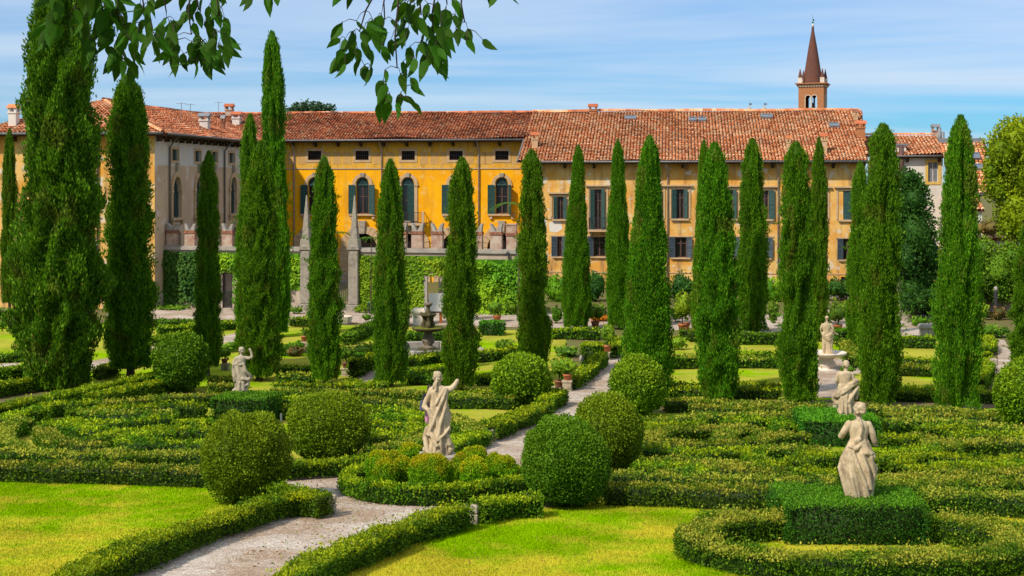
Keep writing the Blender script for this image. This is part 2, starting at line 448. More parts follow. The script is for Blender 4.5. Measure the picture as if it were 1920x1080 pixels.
M['antenna'] = plain('antenna_metal', (0.22, 0.22, 0.24), 0.4, 0.4, 0.1, 3, 0.6)
def tile_mat(name, stops):
    m, t, b, o = newmat(name)
    g = t.nodes.new('ShaderNodeNewGeometry')
    col = nramp(t, g.outputs['Random Per Island'], stops)
    n = nnoise(t, 0.45, 5); f = nnoise(t, 14, 4)
    col = nmix(t, 1.0, col, nramp(t, n, ((0.35, 0.72), (0.65, 1.15))), 'MULTIPLY')
    t.links.new(nmix(t, 1.0, col, nramp(t, f, ((0.3, 0.8), (0.7, 1.15))), 'MULTIPLY'), b.inputs['Base Color'])
    sset(b, 0.85, 0.15); nbump(t, b, f, 0.3, 0.01)
    return m
M['tile'] = tile_mat('clay_roof_tile', ((0.0, (0.30, 0.11, 0.06)), (0.08, (0.52, 0.16, 0.06)), (0.4, (0.64, 0.23, 0.095)), (0.65, (0.68, 0.32, 0.16)), (0.88, (0.68, 0.37, 0.20)), (1.0, (0.70, 0.43, 0.26))))
M['tiledark'] = tile_mat('old_clay_roof_tile', ((0.0, (0.14, 0.06, 0.04)), (0.15, (0.30, 0.09, 0.045)), (0.45, (0.50, 0.14, 0.055)), (0.75, (0.55, 0.19, 0.08)), (0.9, (0.55, 0.26, 0.14)), (1.0, (0.56, 0.34, 0.22))))
M['tilebase'] = plain('roof_underlay', (0.10, 0.04, 0.025), 0.9, 0.1, 0.3, 3)
def brick_mat(name, a, bcol, mortar, sx):
    m, t, b, o = newmat(name)
    c = t.nodes.new('ShaderNodeTexCoord'); mp_ = t.nodes.new('ShaderNodeMapping')
    mp_.inputs['Rotation'].default_value = (rad(90), 0, 0)
    t.links.new(c.outputs['Object'], mp_.inputs[0])
    br = t.nodes.new('ShaderNodeTexBrick'); br.inputs['Scale'].default_value = sx
    br.inputs['Color1'].default_value = (*a, 1); br.inputs['Color2'].default_value = (*bcol, 1); br.inputs['Mortar'].default_value = (*mortar, 1)
    br.inputs['Mortar Size'].default_value = 0.012
    t.links.new(mp_.outputs[0], br.inputs['Vector'])
    n = nnoise(t, 1.2, 6, 0.7)
    t.links.new(nmix(t, nramp(t, n, ((0.34, 0.0), (0.60, 0.85))), br.outputs['Color'], mortar), b.inputs['Base Color'])
    sset(b, 0.9, 0.1); nbump(t, b, nmath(t, 'ADD', br.outputs['Fac'], n), 0.4, 0.01)
    return m
M['brick'] = brick_mat('weathered_brick', (0.28, 0.11, 0.065), (0.20, 0.08, 0.05), (0.46, 0.38, 0.31), 3.0)
M['towerbrick'] = brick_mat('tower_brick', (0.40, 0.145, 0.05), (0.33, 0.11, 0.04), (0.33, 0.16, 0.08), 1.6)
M['spire'] = brick_mat('spire_brick', (0.16, 0.06, 0.04), (0.12, 0.045, 0.03), (0.10, 0.05, 0.04), 1.6)

# ------------------------------------------------------------------ ground sheets
def sheet(name, poly, mat, off, cell=1.0, kind='structure', bump=0.0):
    "ground-hugging sheet from a world-space outline"
    bm = bmesh.new()
    vs = [bm.verts.new((p[0], p[1], 0)) for p in poly]
    for tri in tessellate_polygon([[Vector((p[0], p[1], 0)) for p in poly]]):
        bm.faces.new([vs[i] for i in tri])
    ys = [p[1] for p in poly]; xs = [p[0] for p in poly]
    def cut(co, no):
        bmesh.ops.bisect_plane(bm, geom=bm.verts[:] + bm.edges[:] + bm.faces[:], plane_co=co, plane_no=no, dist=1e-5)
    y = math.floor(min(ys) / cell) * cell
    while y < max(ys):
        if min(ys) < y < 72 or (y < max(ys) and bump): cut((0, y, 0), (0, 1, 0))
        y += cell
    for v in bm.verts: v.co.z = gz(v.co.y) + off
    bmesh.ops.recalc_face_normals(bm, faces=bm.faces)
    for f in bm.faces:
        if f.normal.z < 0: f.normal_flip()
    me = bpy.data.meshes.new(name); bm.to_mesh(me); bm.free()
    o = link(name, me, None, mat)
    return tag(o, kind=kind)
def pxsheet(name, pxs, mat, off): return sheet(name, [P(a, b) for a, b in pxs], mat, off)

# base ground: one sheet to the horizon following the slope profile
gy = [-60, 0, 6.9] + [8 + i * 1.0 for i in range(66)] + [80, 120, 200, 400, 1200, 4500]
gx = [-4000, -900, -300, -120, -60, -30, 0, 30, 60, 120, 300, 900, 4000]
gv = [(x, y, gz(y)) for y in gy for x in gx]
nx = len(gx)
gq = [(j*nx+i, j*nx+i+1, (j+1)*nx+i+1, (j+1)*nx+i) for j in range(len(gy)-1) for i in range(nx-1)]
tag(link('ground', npmesh('ground', gv, gq), None, M['soil']), kind='structure')

# lawns
tag(pxsheet('lawn', [(-60, 884), (250, 890), (560, 880), (560, 930), (400, 1000), (130, 1080), (60, 1130), (-60, 1130)], M['lawn'], 0.004), kind='structure')
pxsheet('lawn', [(470, 1130), (600, 1062), (760, 990), (880, 945), (1000, 932), (1300, 930), (1960, 930), (1960, 1130)], M['lawn'], 0.004)
pxsheet('lawn', [(-40, 612), (440, 604), (1060, 622), (1070, 735), (300, 735), (-40, 728)], M['lawndry'], 0.004)
pxsheet('lawn', [(1180, 628), (1850, 640), (1850, 745), (1180, 755)], M['lawndry'], 0.004)
pxsheet('lawn', [(830, 752), (1015, 748), (905, 805), (860, 800)], M['lawndry'], 0.004)
pxsheet('lawn', [(1190, 775), (1960, 765), (1960, 905), (1130, 890)], M['lawndry'], 0.004)
pxsheet('lawn', [(-40, 775), (300, 745), (830, 752), (860, 800), (690, 858), (-40, 866)], M['lawndry'], 0.004)
# paths
pxsheet('gravel_path', [(160, 1130), (530, 1130), (620, 1075), (720, 1030), (880, 966), (1010, 955), (1110, 938), (1120, 900), (1062, 830),
    (1100, 775), (1150, 735), (1168, 690), (1178, 655), (1153, 655), (1133, 682), (1077, 731), (1040, 745), (1022, 767), (928, 817), (905, 840),
    (880, 862), (800, 884), (700, 874), (640, 876), (535, 890), (528, 935), (600, 950), (585, 964), (530, 970), (420, 1008), (290, 1056), (150, 1122)], M['gravel'], 0.008)
pxsheet('gravel_terrace', [(200, 570), (560, 576), (700, 580), (960, 586), (1780, 594), (1780, 622), (1700, 631), (1300, 620), (960, 613), (700, 607), (560, 601), (200, 597)], M['gravel'], 0.008)
pxsheet('gravel_path', [(-40, 733), (90, 706), (210, 687), (310, 660), (345, 640), (335, 632), (298, 646), (200, 672), (85, 692), (-40, 713)], M['gravel'], 0.008)
pxsheet('gravel_path', [(415, 645), (480, 634), (540, 612), (560, 603), (535, 603), (520, 610), (470, 618), (420, 630)], M['gravel'], 0.012)
pxsheet('gravel_path', [(664, 722), (700, 714), (712, 700), (694, 694), (674, 706)], M['gravel'], 0.012)
pxsheet('gravel_path', [(1531, 746), (1570, 746), (1569, 703), (1618, 700), (1618, 672), (1500, 672), (1500, 700), (1533, 703)], M['gravel'], 0.012)
pxsheet('gravel_path', [(1851, 634), (1884, 638), (1896, 660), (1890, 712), (1862, 702), (1872, 664)], M['gravel'], 0.012)
pxsheet('gravel_path', [(-40, 582), (70, 578), (70, 590), (-40, 598)], M['gravel'], 0.008)
pxsheet('gravel_path', [(-40, 692), (38, 686), (36, 681), (-40, 683)], M['gravel'], 0.012)
pxsheet('soil_bed', [(150, 733), (230, 707), (250, 704), (290, 700), (300, 712), (190, 741)], M['soil'], 0.012)

# ------------------------------------------------------------------ leaf scatter
def norm(a): return a / np.maximum(np.linalg.norm(a, axis=1, keepdims=True), 1e-9)
def leaf_quads(Pt, N, rng, l, w, out=0.5, up=0.25, rnd=1.0):
    n = len(Pt)
    d = norm(N * out + rng.normal(size=(n, 3)) * rnd * 0.7 + np.array([0, 0, up]))
    s = norm(np.cross(d, rng.normal(size=(n, 3)) + N * 1e-3))
    ll = (l * (0.65 + 0.7 * rng.random(n)))[:, None]; ww = (w * (0.7 + 0.6 * rng.random(n)))[:, None]
    a = Pt - d * ll * 0.35
    V = np.stack([a, a + d * ll * 0.5 + s * ww * 0.5, a + d * ll, a + d * ll * 0.5 - s * ww * 0.5], 1).reshape(-1, 3)
    Q = np.arange(4 * n).reshape(n, 4)
    return V, Q
def fourier(rng, k, freq, aniso=(1, 1, 1)):
    K = rng.normal(size=(k, 3)) * freq * np.array(aniso); ph = rng.random(k) * 6.283; am = 1.0 / math.sqrt(k)
    return lambda X: np.sin(X @ K.T + ph).sum(1) * am * 1.4
def merge(parts):
    V = []; Q = []; T = []; tips = []; n = 0
    for v, q, tip in parts:
        V.append(v); Q.append(np.asarray(q) + n); tips.append(np.full(len(v), tip) if np.isscalar(tip) else tip); n += len(v)
    return np.concatenate(V), np.concatenate(Q), np.concatenate(tips)
def fol_mesh(name, parts):
    V, Q, tips = merge(parts)
    return npmesh(name, V, Q, attrs={'tip': tips})

# ------------------------------------------------------------------ cypresses
def cypress_mesh(seed, H, R, n, l, w, rough=0.16, freq=2.2, point=0.27, sprigs=0, base=0.84, fray=0.06):
    rng = np.random.default_rng(seed)
    nf = fourier(rng, 14, freq, (1, 1, 0.55)); nf0 = fourier(rng, 8, 0.6, (1, 1, 1.2)); nf2 = fourier(rng, 14, freq * 2.6, (1, 1, 0.6))
    def prof(t):
        return R * np.minimum(1.0, np.maximum(0.004, 1 - t) ** point) * np.minimum(1.0, base + (1 - base) * t / 0.14) * np.minimum(1.0, 0.35 + (1 - t) * 12)
    def surf(th, t):
        X = np.stack([np.cos(th) * R * 1.2, np.sin(th) * R * 1.2, t * H], 1)
        a = nf(X); c = nf2(X)
        return prof(t) * (1 + rough * (0.9 - 1.6 * np.abs(a)) + rough * 0.45 * c + 0.07 * nf0(X))
    # dark inner body
    nt_, nh = 22, 46
    TH, TT = np.meshgrid(np.arange(nt_) * 2 * np.pi / nt_, np.linspace(0.012, 0.985, nh))
    th, tt = TH.ravel(), TT.ravel()
    r = surf(th, tt) * 0.78
    cV = np.stack([np.cos(th) * r, np.sin(th) * r, tt * H], 1)
    cQ = [(j*nt_+i, j*nt_+(i+1) % nt_, (j+1)*nt_+(i+1) % nt_, (j+1)*nt_+i) for j in range(nh-1) for i in range(nt_)]
    # sprays
    tt = rng.random(n * 2); keep = rng.random(n * 2) < (prof(tt) / R * 0.85 + 0.15); tt = tt[keep][:n]
    n = len(tt); th = rng.random(n) * 2 * np.pi
    r = surf(th, tt) * (0.83 + 0.2 * rng.random(n) ** 1.4) + rng.exponential(fray, n) * (rng.random(n) < 0.25)
    Pt = np.stack([np.cos(th) * r, np.sin(th) * r, tt * H * 0.985], 1)
    N = np.stack([np.cos(th), np.sin(th), 0.2 * np.ones(n)], 1)
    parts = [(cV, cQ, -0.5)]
    brown = (rng.random(n) < 0.008).astype(float) + 0.35 * (nf2(Pt * 0.6) > 1.45)
    for k in range(2):
        lv, lq = leaf_quads(Pt + rng.normal(size=(n, 3)) * l * 0.16, N, rng, l, w, out=0.42, up=1.05, rnd=0.5)
        parts.append((lv, lq, np.repeat(brown, 4)))
    # loose side sprigs
    for _ in range(sprigs):
        t0 = rng.uniform(0.08, 0.8); a0 = rng.uniform(0, 6.283); r0 = float(surf(np.array([a0]), np.array([t0]))[0])
        ln = rng.uniform(0.25, 0.7); m = 26
        s = rng.random(m); dr = np.array([math.cos(a0), math.sin(a0), rng.uniform(0.2, 0.9)])
        pts = np.array([math.cos(a0) * r0 * 0.9, math.sin(a0) * r0 * 0.9, t0 * H]) + s[:, None] * dr * ln + np.stack([0*s, 0*s, -0.25 * s * s], 1) + rng.normal(size=(m, 3)) * 0.05
        lv, lq = leaf_quads(pts, np.repeat(dr[None], m, 0), rng, l * 1.1, w * 1.1, out=0.9, up=0.3, rnd=0.5)
        parts.append((lv, lq, 0.0))
    return fol_mesh('crown', parts)

CYP = {}
for k, a in {'a': (11, 12.0, 1.0, 34000, 0.14, 0.044), 'b': (23, 12.0, 1.0, 34000, 0.14, 0.044)}.items():
    CYP[k] = cypress_mesh(*a, rough=0.22, freq=3.0, sprigs=10, fray=0.035)
CYP['c'] = cypress_mesh(37, 12.0, 1.0, 33000, 0.15, 0.047, rough=0.20, freq=2.8, sprigs=34, fray=0.06)
CYP['d'] = cypress_mesh(41, 12.0, 1.0, 33000, 0.15, 0.047, rough=0.22, freq=2.4, sprigs=34, point=0.28, fray=0.05)
CYP['smooth'] = cypress_mesh(59, 12.0, 1.1, 37000, 0.135, 0.042, rough=0.09, freq=2.8, point=0.38, sprigs=4, fray=0.03)
CYP['big'] = cypress_mesh(67, 19.0, 2.0, 72000, 0.20, 0.078, rough=0.24, freq=1.5, point=0.27, sprigs=40, base=0.66, fray=0.07)
for k, m in CYP.items(): m.materials.append(M['cypress_dark'] if k in ('big',) else M['cypress'])
def trunk_mesh():
    mb = MB(); mb.lathe([(0.24, -0.2), (0.17, 0.3), (0.14, 1.0), (0.05, 4.0)], 10)
    o = mb.build('trunk', M['bark'], None, True); me = o.data; bpy.data.objects.remove(o); return me
TRUNK = trunk_mesh()
REF = {'a': (12, 1.0), 'b': (12, 1.0), 'c': (12, 1.0), 'd': (12, 1.0), 'smooth': (12, 1.1), 'big': (19, 2.0)}
def cypress(px, by, ty, hw, var, label, rot=0.0, lift=0.25):
    g = P(px, by)
    H = (by - ty) * g.y / F; R = hw * g.y / F
    root = empty('cypress_tree', g, rot, label, 'tree', 'cypresses of the garden avenue')
    cr = link('crown', CYP[var], root)
    h0, r0 = REF[var]
    rgc = random.Random(px); root.rotation_euler = (rad(rgc.uniform(-0.9, 0.9)), rad(rgc.uniform(-1.1, 1.1)), rot)
    cr.location = (0, 0, lift); cr.scale = (R / r0 / 1.16, R / r0 / 1.16, (H - lift) / h0)
    tr = link('trunk', TRUNK, root); tr.scale = (max(0.7, R / 1.2),) * 2 + (max(0.8, H / 14),)
    return root
for a in [
    (112, 730, -55, 88, 'big', 'huge broad dark cypress at the left, its top cut off by the picture edge', 0.6, 0.2),
    (18, 588, 238, 18, 'a', 'thin cypress peeping out behind the huge one, by the far left edge', 1.0, 0.8),
    (245, 708, 132, 52, 'd', 'second tall cypress from the left, clumpy, with a bare trunk foot', 2.2, 0.5),
    (389, 705, 278, 27, 'b', 'slim cypress just behind the round topiary, in front of the grey wall', 0.3, 0.5),
    (462, 655, 208, 25, 'c', 'light green cypress half hidden behind the one beside the arm-raising statue', 3.3, 0.25),
    (486, 714, 260, 42, 'b', 'dark cypress right behind the weathered statue with the raised fist', 4.1, 0.25),
    (520, 632, 50, 29, 'd', 'tallest slender cypress, rising far above the red roof beside the yellow wall', 5.0, 0.3),
    (610, 718, 288, 32, 'c', 'cypress standing in front of the iron gate between the two obelisks', 0.9, 0.2),
    (733, 725, 293, 34, 'a', 'cypress just left of the dark stone fountain', 1.7, 0.2),
    (862, 731, 290, 36, 'c', 'cypress just right of the dark stone fountain, ragged at its right side', 2.9, 0.2),
    (1000, 708, 275, 34, 'd', 'cypress behind the round bush, where yellow and ochre facades meet', 3.6, 0.2),
    (1080, 617, 268, 29, 'smooth', 'farther slim smooth cypress left of the small balcony', 0.2, 0.15),
    (1163, 617, 257, 28, 'smooth', 'farther smooth cypress touching the widest bright green one', 1.4, 0.15),
    (1212, 744, 248, 50, 'smooth', 'widest bright green smooth cypress beside the central gravel path', 2.4, 0.15),
    (1320, 640, 258, 25, 'smooth', 'farther cypress half hidden behind the ragged one right of the broad one', 3.1, 0.15),
    (1347, 752, 262, 42, 'c', 'ragged cypress with loose sprigs, first to the right of the broad one', 4.6, 0.15),
    (1410, 625, 255, 31, 'a', 'farther cypress standing before the ochre wall, between two ragged ones', 5.2, 0.15),
    (1499, 757, 260, 41, 'd', 'full cypress just left of the statue on the marble basin', 0.5, 0.15),
    (1534, 640, 253, 20, 'b', 'narrow farther cypress close behind the one left of the marble basin', 1.9, 0.15),
    (1607, 655, 298, 23, 'c', 'farther ragged cypress tucked behind the bright one right of the marble basin', 2.6, 0.15),
    (1648, 760, 225, 44, 'd', 'bright yellowish cypress just right of the marble basin and its statue', 3.9, 0.15),
    (1793, 767, 209, 45, 'a', 'cypress at the right standing before the white house', 4.4, 0.15),
    (1928, 702, 402, 36, 'c', 'cypress cut off by the right picture edge', 5.7, 0.15)]:
    cypress(*a)

# ------------------------------------------------------------------ clipped hedges
HEDGE_N = [0]
def resample(pts, step):
    pts = [np.array(p[:2], dtype=float) for p in pts]
    out = [pts[0]]
    # Catmull-Rom through the points
    for i in range(len(pts) - 1):
        p0 = pts[max(i-1, 0)]; p1 = pts[i]; p2 = pts[i+1]; p3 = pts[min(i+2, len(pts)-1)]
        n = max(2, int(np.linalg.norm(p2 - p1) / step))
        for k in range(1, n + 1):
            t = k / n
            out.append(0.5 * ((2*p1) + (-p0+p2)*t + (2*p0-5*p1+4*p2-p3)*t*t + (-p0+3*p1-3*p2+p3)*t**3))
    return np.array(out)
def hedge_mesh(path, h, w, leaf, dens, rng, wob=0.05, closed=False, bare=0.1, topfuzz=0.03, noisef=1.6):
    "path: (n,2) centre line; returns parts in world coordinates"
    n = len(path)
    if closed:
        tan = np.roll(path, -1, 0) - np.roll(path, 1, 0)
    else:
        tan = np.gradient(path, axis=0)
    tan = tan / np.maximum(np.linalg.norm(tan, axis=1, keepdims=True), 1e-9)
    nrm = np.stack([tan[:, 1], -tan[:, 0]], 1)
    nf = fourier(rng, 12, noisef); nf2 = fourier(rng, 12, noisef * 3.3)
    z = gzv(path[:, 1])
    seg = np.linalg.norm(np.diff(np.vstack([path, path[:1]]) if closed else path, axis=0), axis=1)
    Ltot = seg.sum(); cum = np.concatenate([[0], np.cumsum(seg)])
    # core
    ins = min(0.13, w * 0.26) / w; ti = 1 - 0.10 / h
    cs = [(-0.47 + ins, bare), (-0.5 + ins, 0.55), (-0.47 + ins, ti - 0.05), (0.0, ti), (0.47 - ins, ti - 0.05), (0.5 - ins, 0.55), (0.47 - ins, bare)]
    rows = []
    for a, b in cs:
        X = np.column_stack([path + nrm * (a * w), z + b * h])
        wv = (nf(X) * wob)[:, None]
        X[:, :2] += nrm * (wv * (1 if a > 0 else -1)) * (abs(a) > 0.1); X[:, 2] += wv[:, 0] * 0.6 * (b > 0.7)
        rows.append(X)
    k = len(cs); V = np.stack(rows, 1).reshape(-1, 3); Q = []
    for i in range(n if closed else n - 1):
        j = (i + 1) % n
        for c in range(k - 1): Q.append((i*k+c, i*k+c+1, j*k+c+1, j*k+c))
    if not closed:
        for e in (0, n - 1):
            b = e * k; Q += [(b, b+1, b+5, b+6), (b+1, b+2, b+4, b+5), (b+2, b+3, b+4, b+4) if False else (b+2, b+3, b+4, b+1)]
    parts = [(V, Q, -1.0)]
    # leaves
    per = 2 * h + w
    m = int(Ltot * per * dens)
    s = rng.random(m) * Ltot; i = np.clip(np.searchsorted(cum, s) - 1, 0, len(seg) - 1); f = (s - cum[i]) / np.maximum(seg[i], 1e-6)
    j = (i + 1) % n
    c = path[i] * (1 - f)[:, None] + path[j] * f[:, None]; nn = nrm[i] * (1 - f)[:, None] + nrm[j] * f[:, None]
    zz = z[i] * (1 - f) + z[j] * f
    u = rng.random(m) * per
    side = np.where(u < h, -1, np.where(u < h + w, 0, 1))
    a = np.where(side == -1, -0.5, np.where(side == 1, 0.5, (u - h) / w - 0.5))
    b = np.where(side == -1, u / h, np.where(side == 1, (u - h - w) / h, 1.0))
    rnd = 0.06 * np.exp(-((1 - b) * h / 0.08)) * (side != 0)
    a = a - np.sign(a) * rnd / w
    drop = np.where(side == 0, 0.05 * np.clip((np.abs(a) - 0.38) / 0.12, 0, 1), 0)
    X = np.column_stack([c + nn * (a * w)[:, None], zz + b * h - drop])
    nf3 = fourier(rng, 14, 7.0)
    wv = nf(X) * wob + 0.022 * nf3(X)
    X[:, :2] += nn * (np.sign(a) * wv * (side != 0))[:, None]
    X[:, 2] += np.where(b > 0.7, wv * 0.6, 0) + np.where(side == 0, rng.exponential(topfuzz, m) * (rng.random(m) < 0.3), 0)
    N = np.column_stack([nn * np.sign(a)[:, None] * (side != 0)[:, None], 1.0 * (side == 0)])
    X += rng.normal(size=(m, 3)) * leaf * 0.25 - N * (0.115 * rng.random(m) ** 1.5)[:, None]
    tip = np.where(side == 0, 1.0, np.clip((b - 0.82) * 2.2, 0, 0.4)) * (0.75 + 0.5 * nf2(X))  # yellower clipped tips, which also paint bright tops against dark sides
    keep = (b > bare * 0.9 + 0.06 * rng.random(m) + 0.16 * np.clip(nf2(X * 0.8) - 0.8, 0, 1))
    X, N, tip = X[keep], N[keep], np.clip(tip[keep], 0, 1)
    lv, lq = leaf_quads(X, N, rng, leaf, leaf * 0.62, out=0.45, up=0.25)
    parts.append((lv, lq, np.repeat(tip, 4)))
    if not closed:
        m2 = int(2 * h * w * dens)
        e = np.where(rng.random(m2) < 0.5, 0, n - 1); sg = np.where(e == 0, -1.0, 1.0)
        a = rng.random(m2) - 0.5; b = bare + (1 - bare) * rng.random(m2)
        X = np.column_stack([path[e] + nrm[e] * (a * w)[:, None] + tan[e] * (sg * 0.03)[:, None], z[e] + b * h]) + rng.normal(size=(m2, 3)) * leaf * 0.3
        N = np.column_stack([tan[e] * sg[:, None], np.zeros(m2)])
        lv, lq = leaf_quads(X, N, rng, leaf, leaf * 0.62, out=0.45, up=0.25)
        parts.append((lv, lq, 0.1))
    return parts
def dens_leaf(d):
    "leaf size and leaves per square metre for a distance"
    leaf = min(0.17, max(0.058, 0.0020 * d))
    return leaf, 4.2 / (leaf * leaf)
def hedge(label, pxs, h, w, mat='box', top=True, group='clipped box hedges of the parterre', closed=False, wob=0.05, dmul=1.0, bare=0.1, cat='hedge', name='box_hedge', fuzz=0.03):
    "pxs: photograph pixels of the top centre line (top=True) or of the foot line"
    HEDGE_N[0] += 1
    rng = np.random.default_rng(1000 + HEDGE_N[0])
    pts = [P(a, b, h if top else 0.0) for a, b in pxs]
    path = resample(pts + ([pts[0]] if closed else []), 0.3)
    if closed: path = path[:-1]
    d = path[:, 1].mean()
    leaf, dens = dens_leaf(d)
    parts = hedge_mesh(path, h, w, leaf, dens * dmul, rng, wob, closed, bare, fuzz)
    o0 = np.array([path[:, 0].mean(), path[:, 1].mean(), 0]); o0[2] = gz(o0[1])
    parts = [(v - o0, q, t) for v, q, t in parts]
    me = fol_mesh(name, parts)
    ob = link(name, me, None, M[mat]); ob.location = o0
    return tag(ob, label, cat, group)

def box_hedge(label, center, ang, sx, sy, h, mat='yew', group='yew blocks under the statues'):
    "solid clipped block"
    HEDGE_N[0] += 1
    rng = np.random.default_rng(2000 + HEDGE_N[0])
    leaf, dens = dens_leaf(center.y)
    leaf *= 0.85; dens *= 1.0
    parts = []
    hx, hy = sx / 2, sy / 2
    nf = fourier(rng, 12, 1.8); nf2 = fourier(rng, 12, 5); nf3 = fourier(rng, 14, 9.0)
    z0 = 0.05
    faces = [((-1, 0), sy), ((1, 0), sy), ((0, -1), sx), ((0, 1), sx)]
    cV = np.array([(x * (hx - 0.15), y * (hy - 0.15), z) for z in (z0, h - 0.10) for x, y in ((-1,-1),(1,-1),(1,1),(-1,1))])
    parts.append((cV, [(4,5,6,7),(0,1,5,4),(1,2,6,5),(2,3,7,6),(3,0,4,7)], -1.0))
    for (fx, fy), ln in faces:
        m = int(ln * h * dens); a = rng.random(m) - 0.5; b = z0 + (h - z0) * rng.random(m)
        X = np.column_stack([fx * hx + (a * sx if fx == 0 else 0 * a), fy * hy + (a * sy if fy == 0 else 0 * a), b])
        N = np.column_stack([np.full(m, fx, float), np.full(m, fy, float), np.zeros(m)])
        X += N * (nf(X) * 0.035 + 0.03 * nf3(X) - 0.05 * np.exp(-(h - b) / 0.07) - 0.10 * np.clip(nf2(X * 0.5) - 0.8, 0, 1) * (b < 0.5 * h) - 0.13 * rng.random(m) ** 1.4)[:, None] + rng.normal(size=(m, 3)) * leaf * 0.25
        lv, lq = leaf_quads(X, N, rng, leaf, leaf * 0.6, out=0.4, up=0.2)
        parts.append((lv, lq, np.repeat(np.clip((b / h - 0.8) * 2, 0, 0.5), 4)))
    m = int(sx * sy * dens * 1.15)
    X = np.column_stack([(rng.random(m) - 0.5) * sx, (rng.random(m) - 0.5) * sy, np.full(m, h)])
    X[:, 2] += nf(X) * 0.02 + rng.exponential(0.018, m) - 0.06 * rng.random(m) ** 1.5
    ed = np.minimum(hx - np.abs(X[:, 0]), hy - np.abs(X[:, 1])); X[:, 2] -= 0.05 * np.exp(-ed / 0.05)
    N = np.repeat(np.array([[0, 0, 1.0]]), m, 0)
    lv, lq = leaf_quads(X, N, rng, leaf, leaf * 0.6, out=0.7, up=0.3)
    parts.append((lv, lq, 1.0))  # whole top in tip colour: fresh growth plus a painted bright top
    me = fol_mesh('yew_block', parts)
    o = link('yew_block', me, None, M[mat]); o.location = center; o.rotation_euler = (0, 0, ang)
    return tag(o, label, 'hedge', group)

def ball(label, px, by, ty, hw, mat='ball', squash=2.1, group='ball shaped topiary bushes', name='topiary_ball', drop=0.0, stem=True, d=None, wob=0.05, dmul=1.0, lf=1.0):
    HEDGE_N[0] += 1
    rng = np.random.default_rng(3000 + HEDGE_N[0])
    g = P(px, by)
    R = hw * g.y / F; H = (by - ty) * g.y / F
    leaf, dens = dens_leaf(g.y); leaf *= lf; dens /= lf * lf
    def surf(U):
        "superellipsoid of radius R and height H, fuller low down"
        zz = U[:, 2]
        k = (np.abs(U[:, 0])**2 + np.abs(U[:, 1])**2) ** (squash / 2) + np.abs(zz) ** squash
        return U / (k ** (1 / squash))[:, None]
    nf = fourier(rng, 14, 1.9 / R); nf2 = fourier(rng, 14, 5.0 / R); nf3 = fourier(rng, 14, 8.0)
    def place(U, f):
        S = surf(U)
        X = S * np.array([R, R, H / 2])
        disp = 1 + wob * nf(X) + wob * 0.6 * nf2(X) + 0.022 / R * nf3(X)
        return X * (disp * f)[:, None] + np.array([0, 0, H / 2 + drop])
    nt_, nh = 28, 18
    TH, PH = np.meshgrid(np.arange(nt_) * 2 * np.pi / nt_, np.linspace(-1.52, 1.52, nh))
    U = np.stack([np.cos(TH) * np.cos(PH), np.sin(TH) * np.cos(PH), np.sin(PH)], -1).reshape(-1, 3)
    dl = min(0.17, 0.15 * R)
    cV = place(U, 1 - dl / R)
    cQ = [(j*nt_+i, j*nt_+(i+1) % nt_, (j+1)*nt_+(i+1) % nt_, (j+1)*nt_+i) for j in range(nh-1) for i in range(nt_)]
    m = int(4 * math.pi * ((R*R + R*H) / 2) * dens * 1.0 * dmul)
    U = norm(rng.normal(size=(m, 3)))
    X = place(U, 1.02 - dl / R * rng.random(m) ** 1.4) + rng.normal(size=(m, 3)) * leaf * 0.3
    keep = X[:, 2] > 0.04 + drop; X, U = X[keep], U[keep]
    lv, lq = leaf_quads(X, U, rng, leaf * 1.05, leaf * 0.68, out=0.55, up=0.25)
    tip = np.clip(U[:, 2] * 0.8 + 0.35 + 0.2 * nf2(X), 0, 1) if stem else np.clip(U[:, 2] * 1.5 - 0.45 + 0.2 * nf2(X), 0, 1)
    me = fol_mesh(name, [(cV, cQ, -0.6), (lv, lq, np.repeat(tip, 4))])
    if not stem:
        o = link(name, me, None, M[mat]); o.location = g
        return tag(o, label, 'bush', group)
    root = empty(name, g, 0, label, 'topiary', group)
    cr = link('crown', me, root, M[mat])
    mb = MB()
    for k in range(5):
        a = k * 1.3 + 0.4
        mb.tube([(0.03 * math.cos(a), 0.03 * math.sin(a), -0.1), (0.12 * math.cos(a), 0.12 * math.sin(a), 0.15), (0.45 * R * math.cos(a), 0.45 * R * math.sin(a), 0.35 * H)], 0.04, 6, 0.02)
    mb.build('trunk', M['bark'], root, True)
    return root
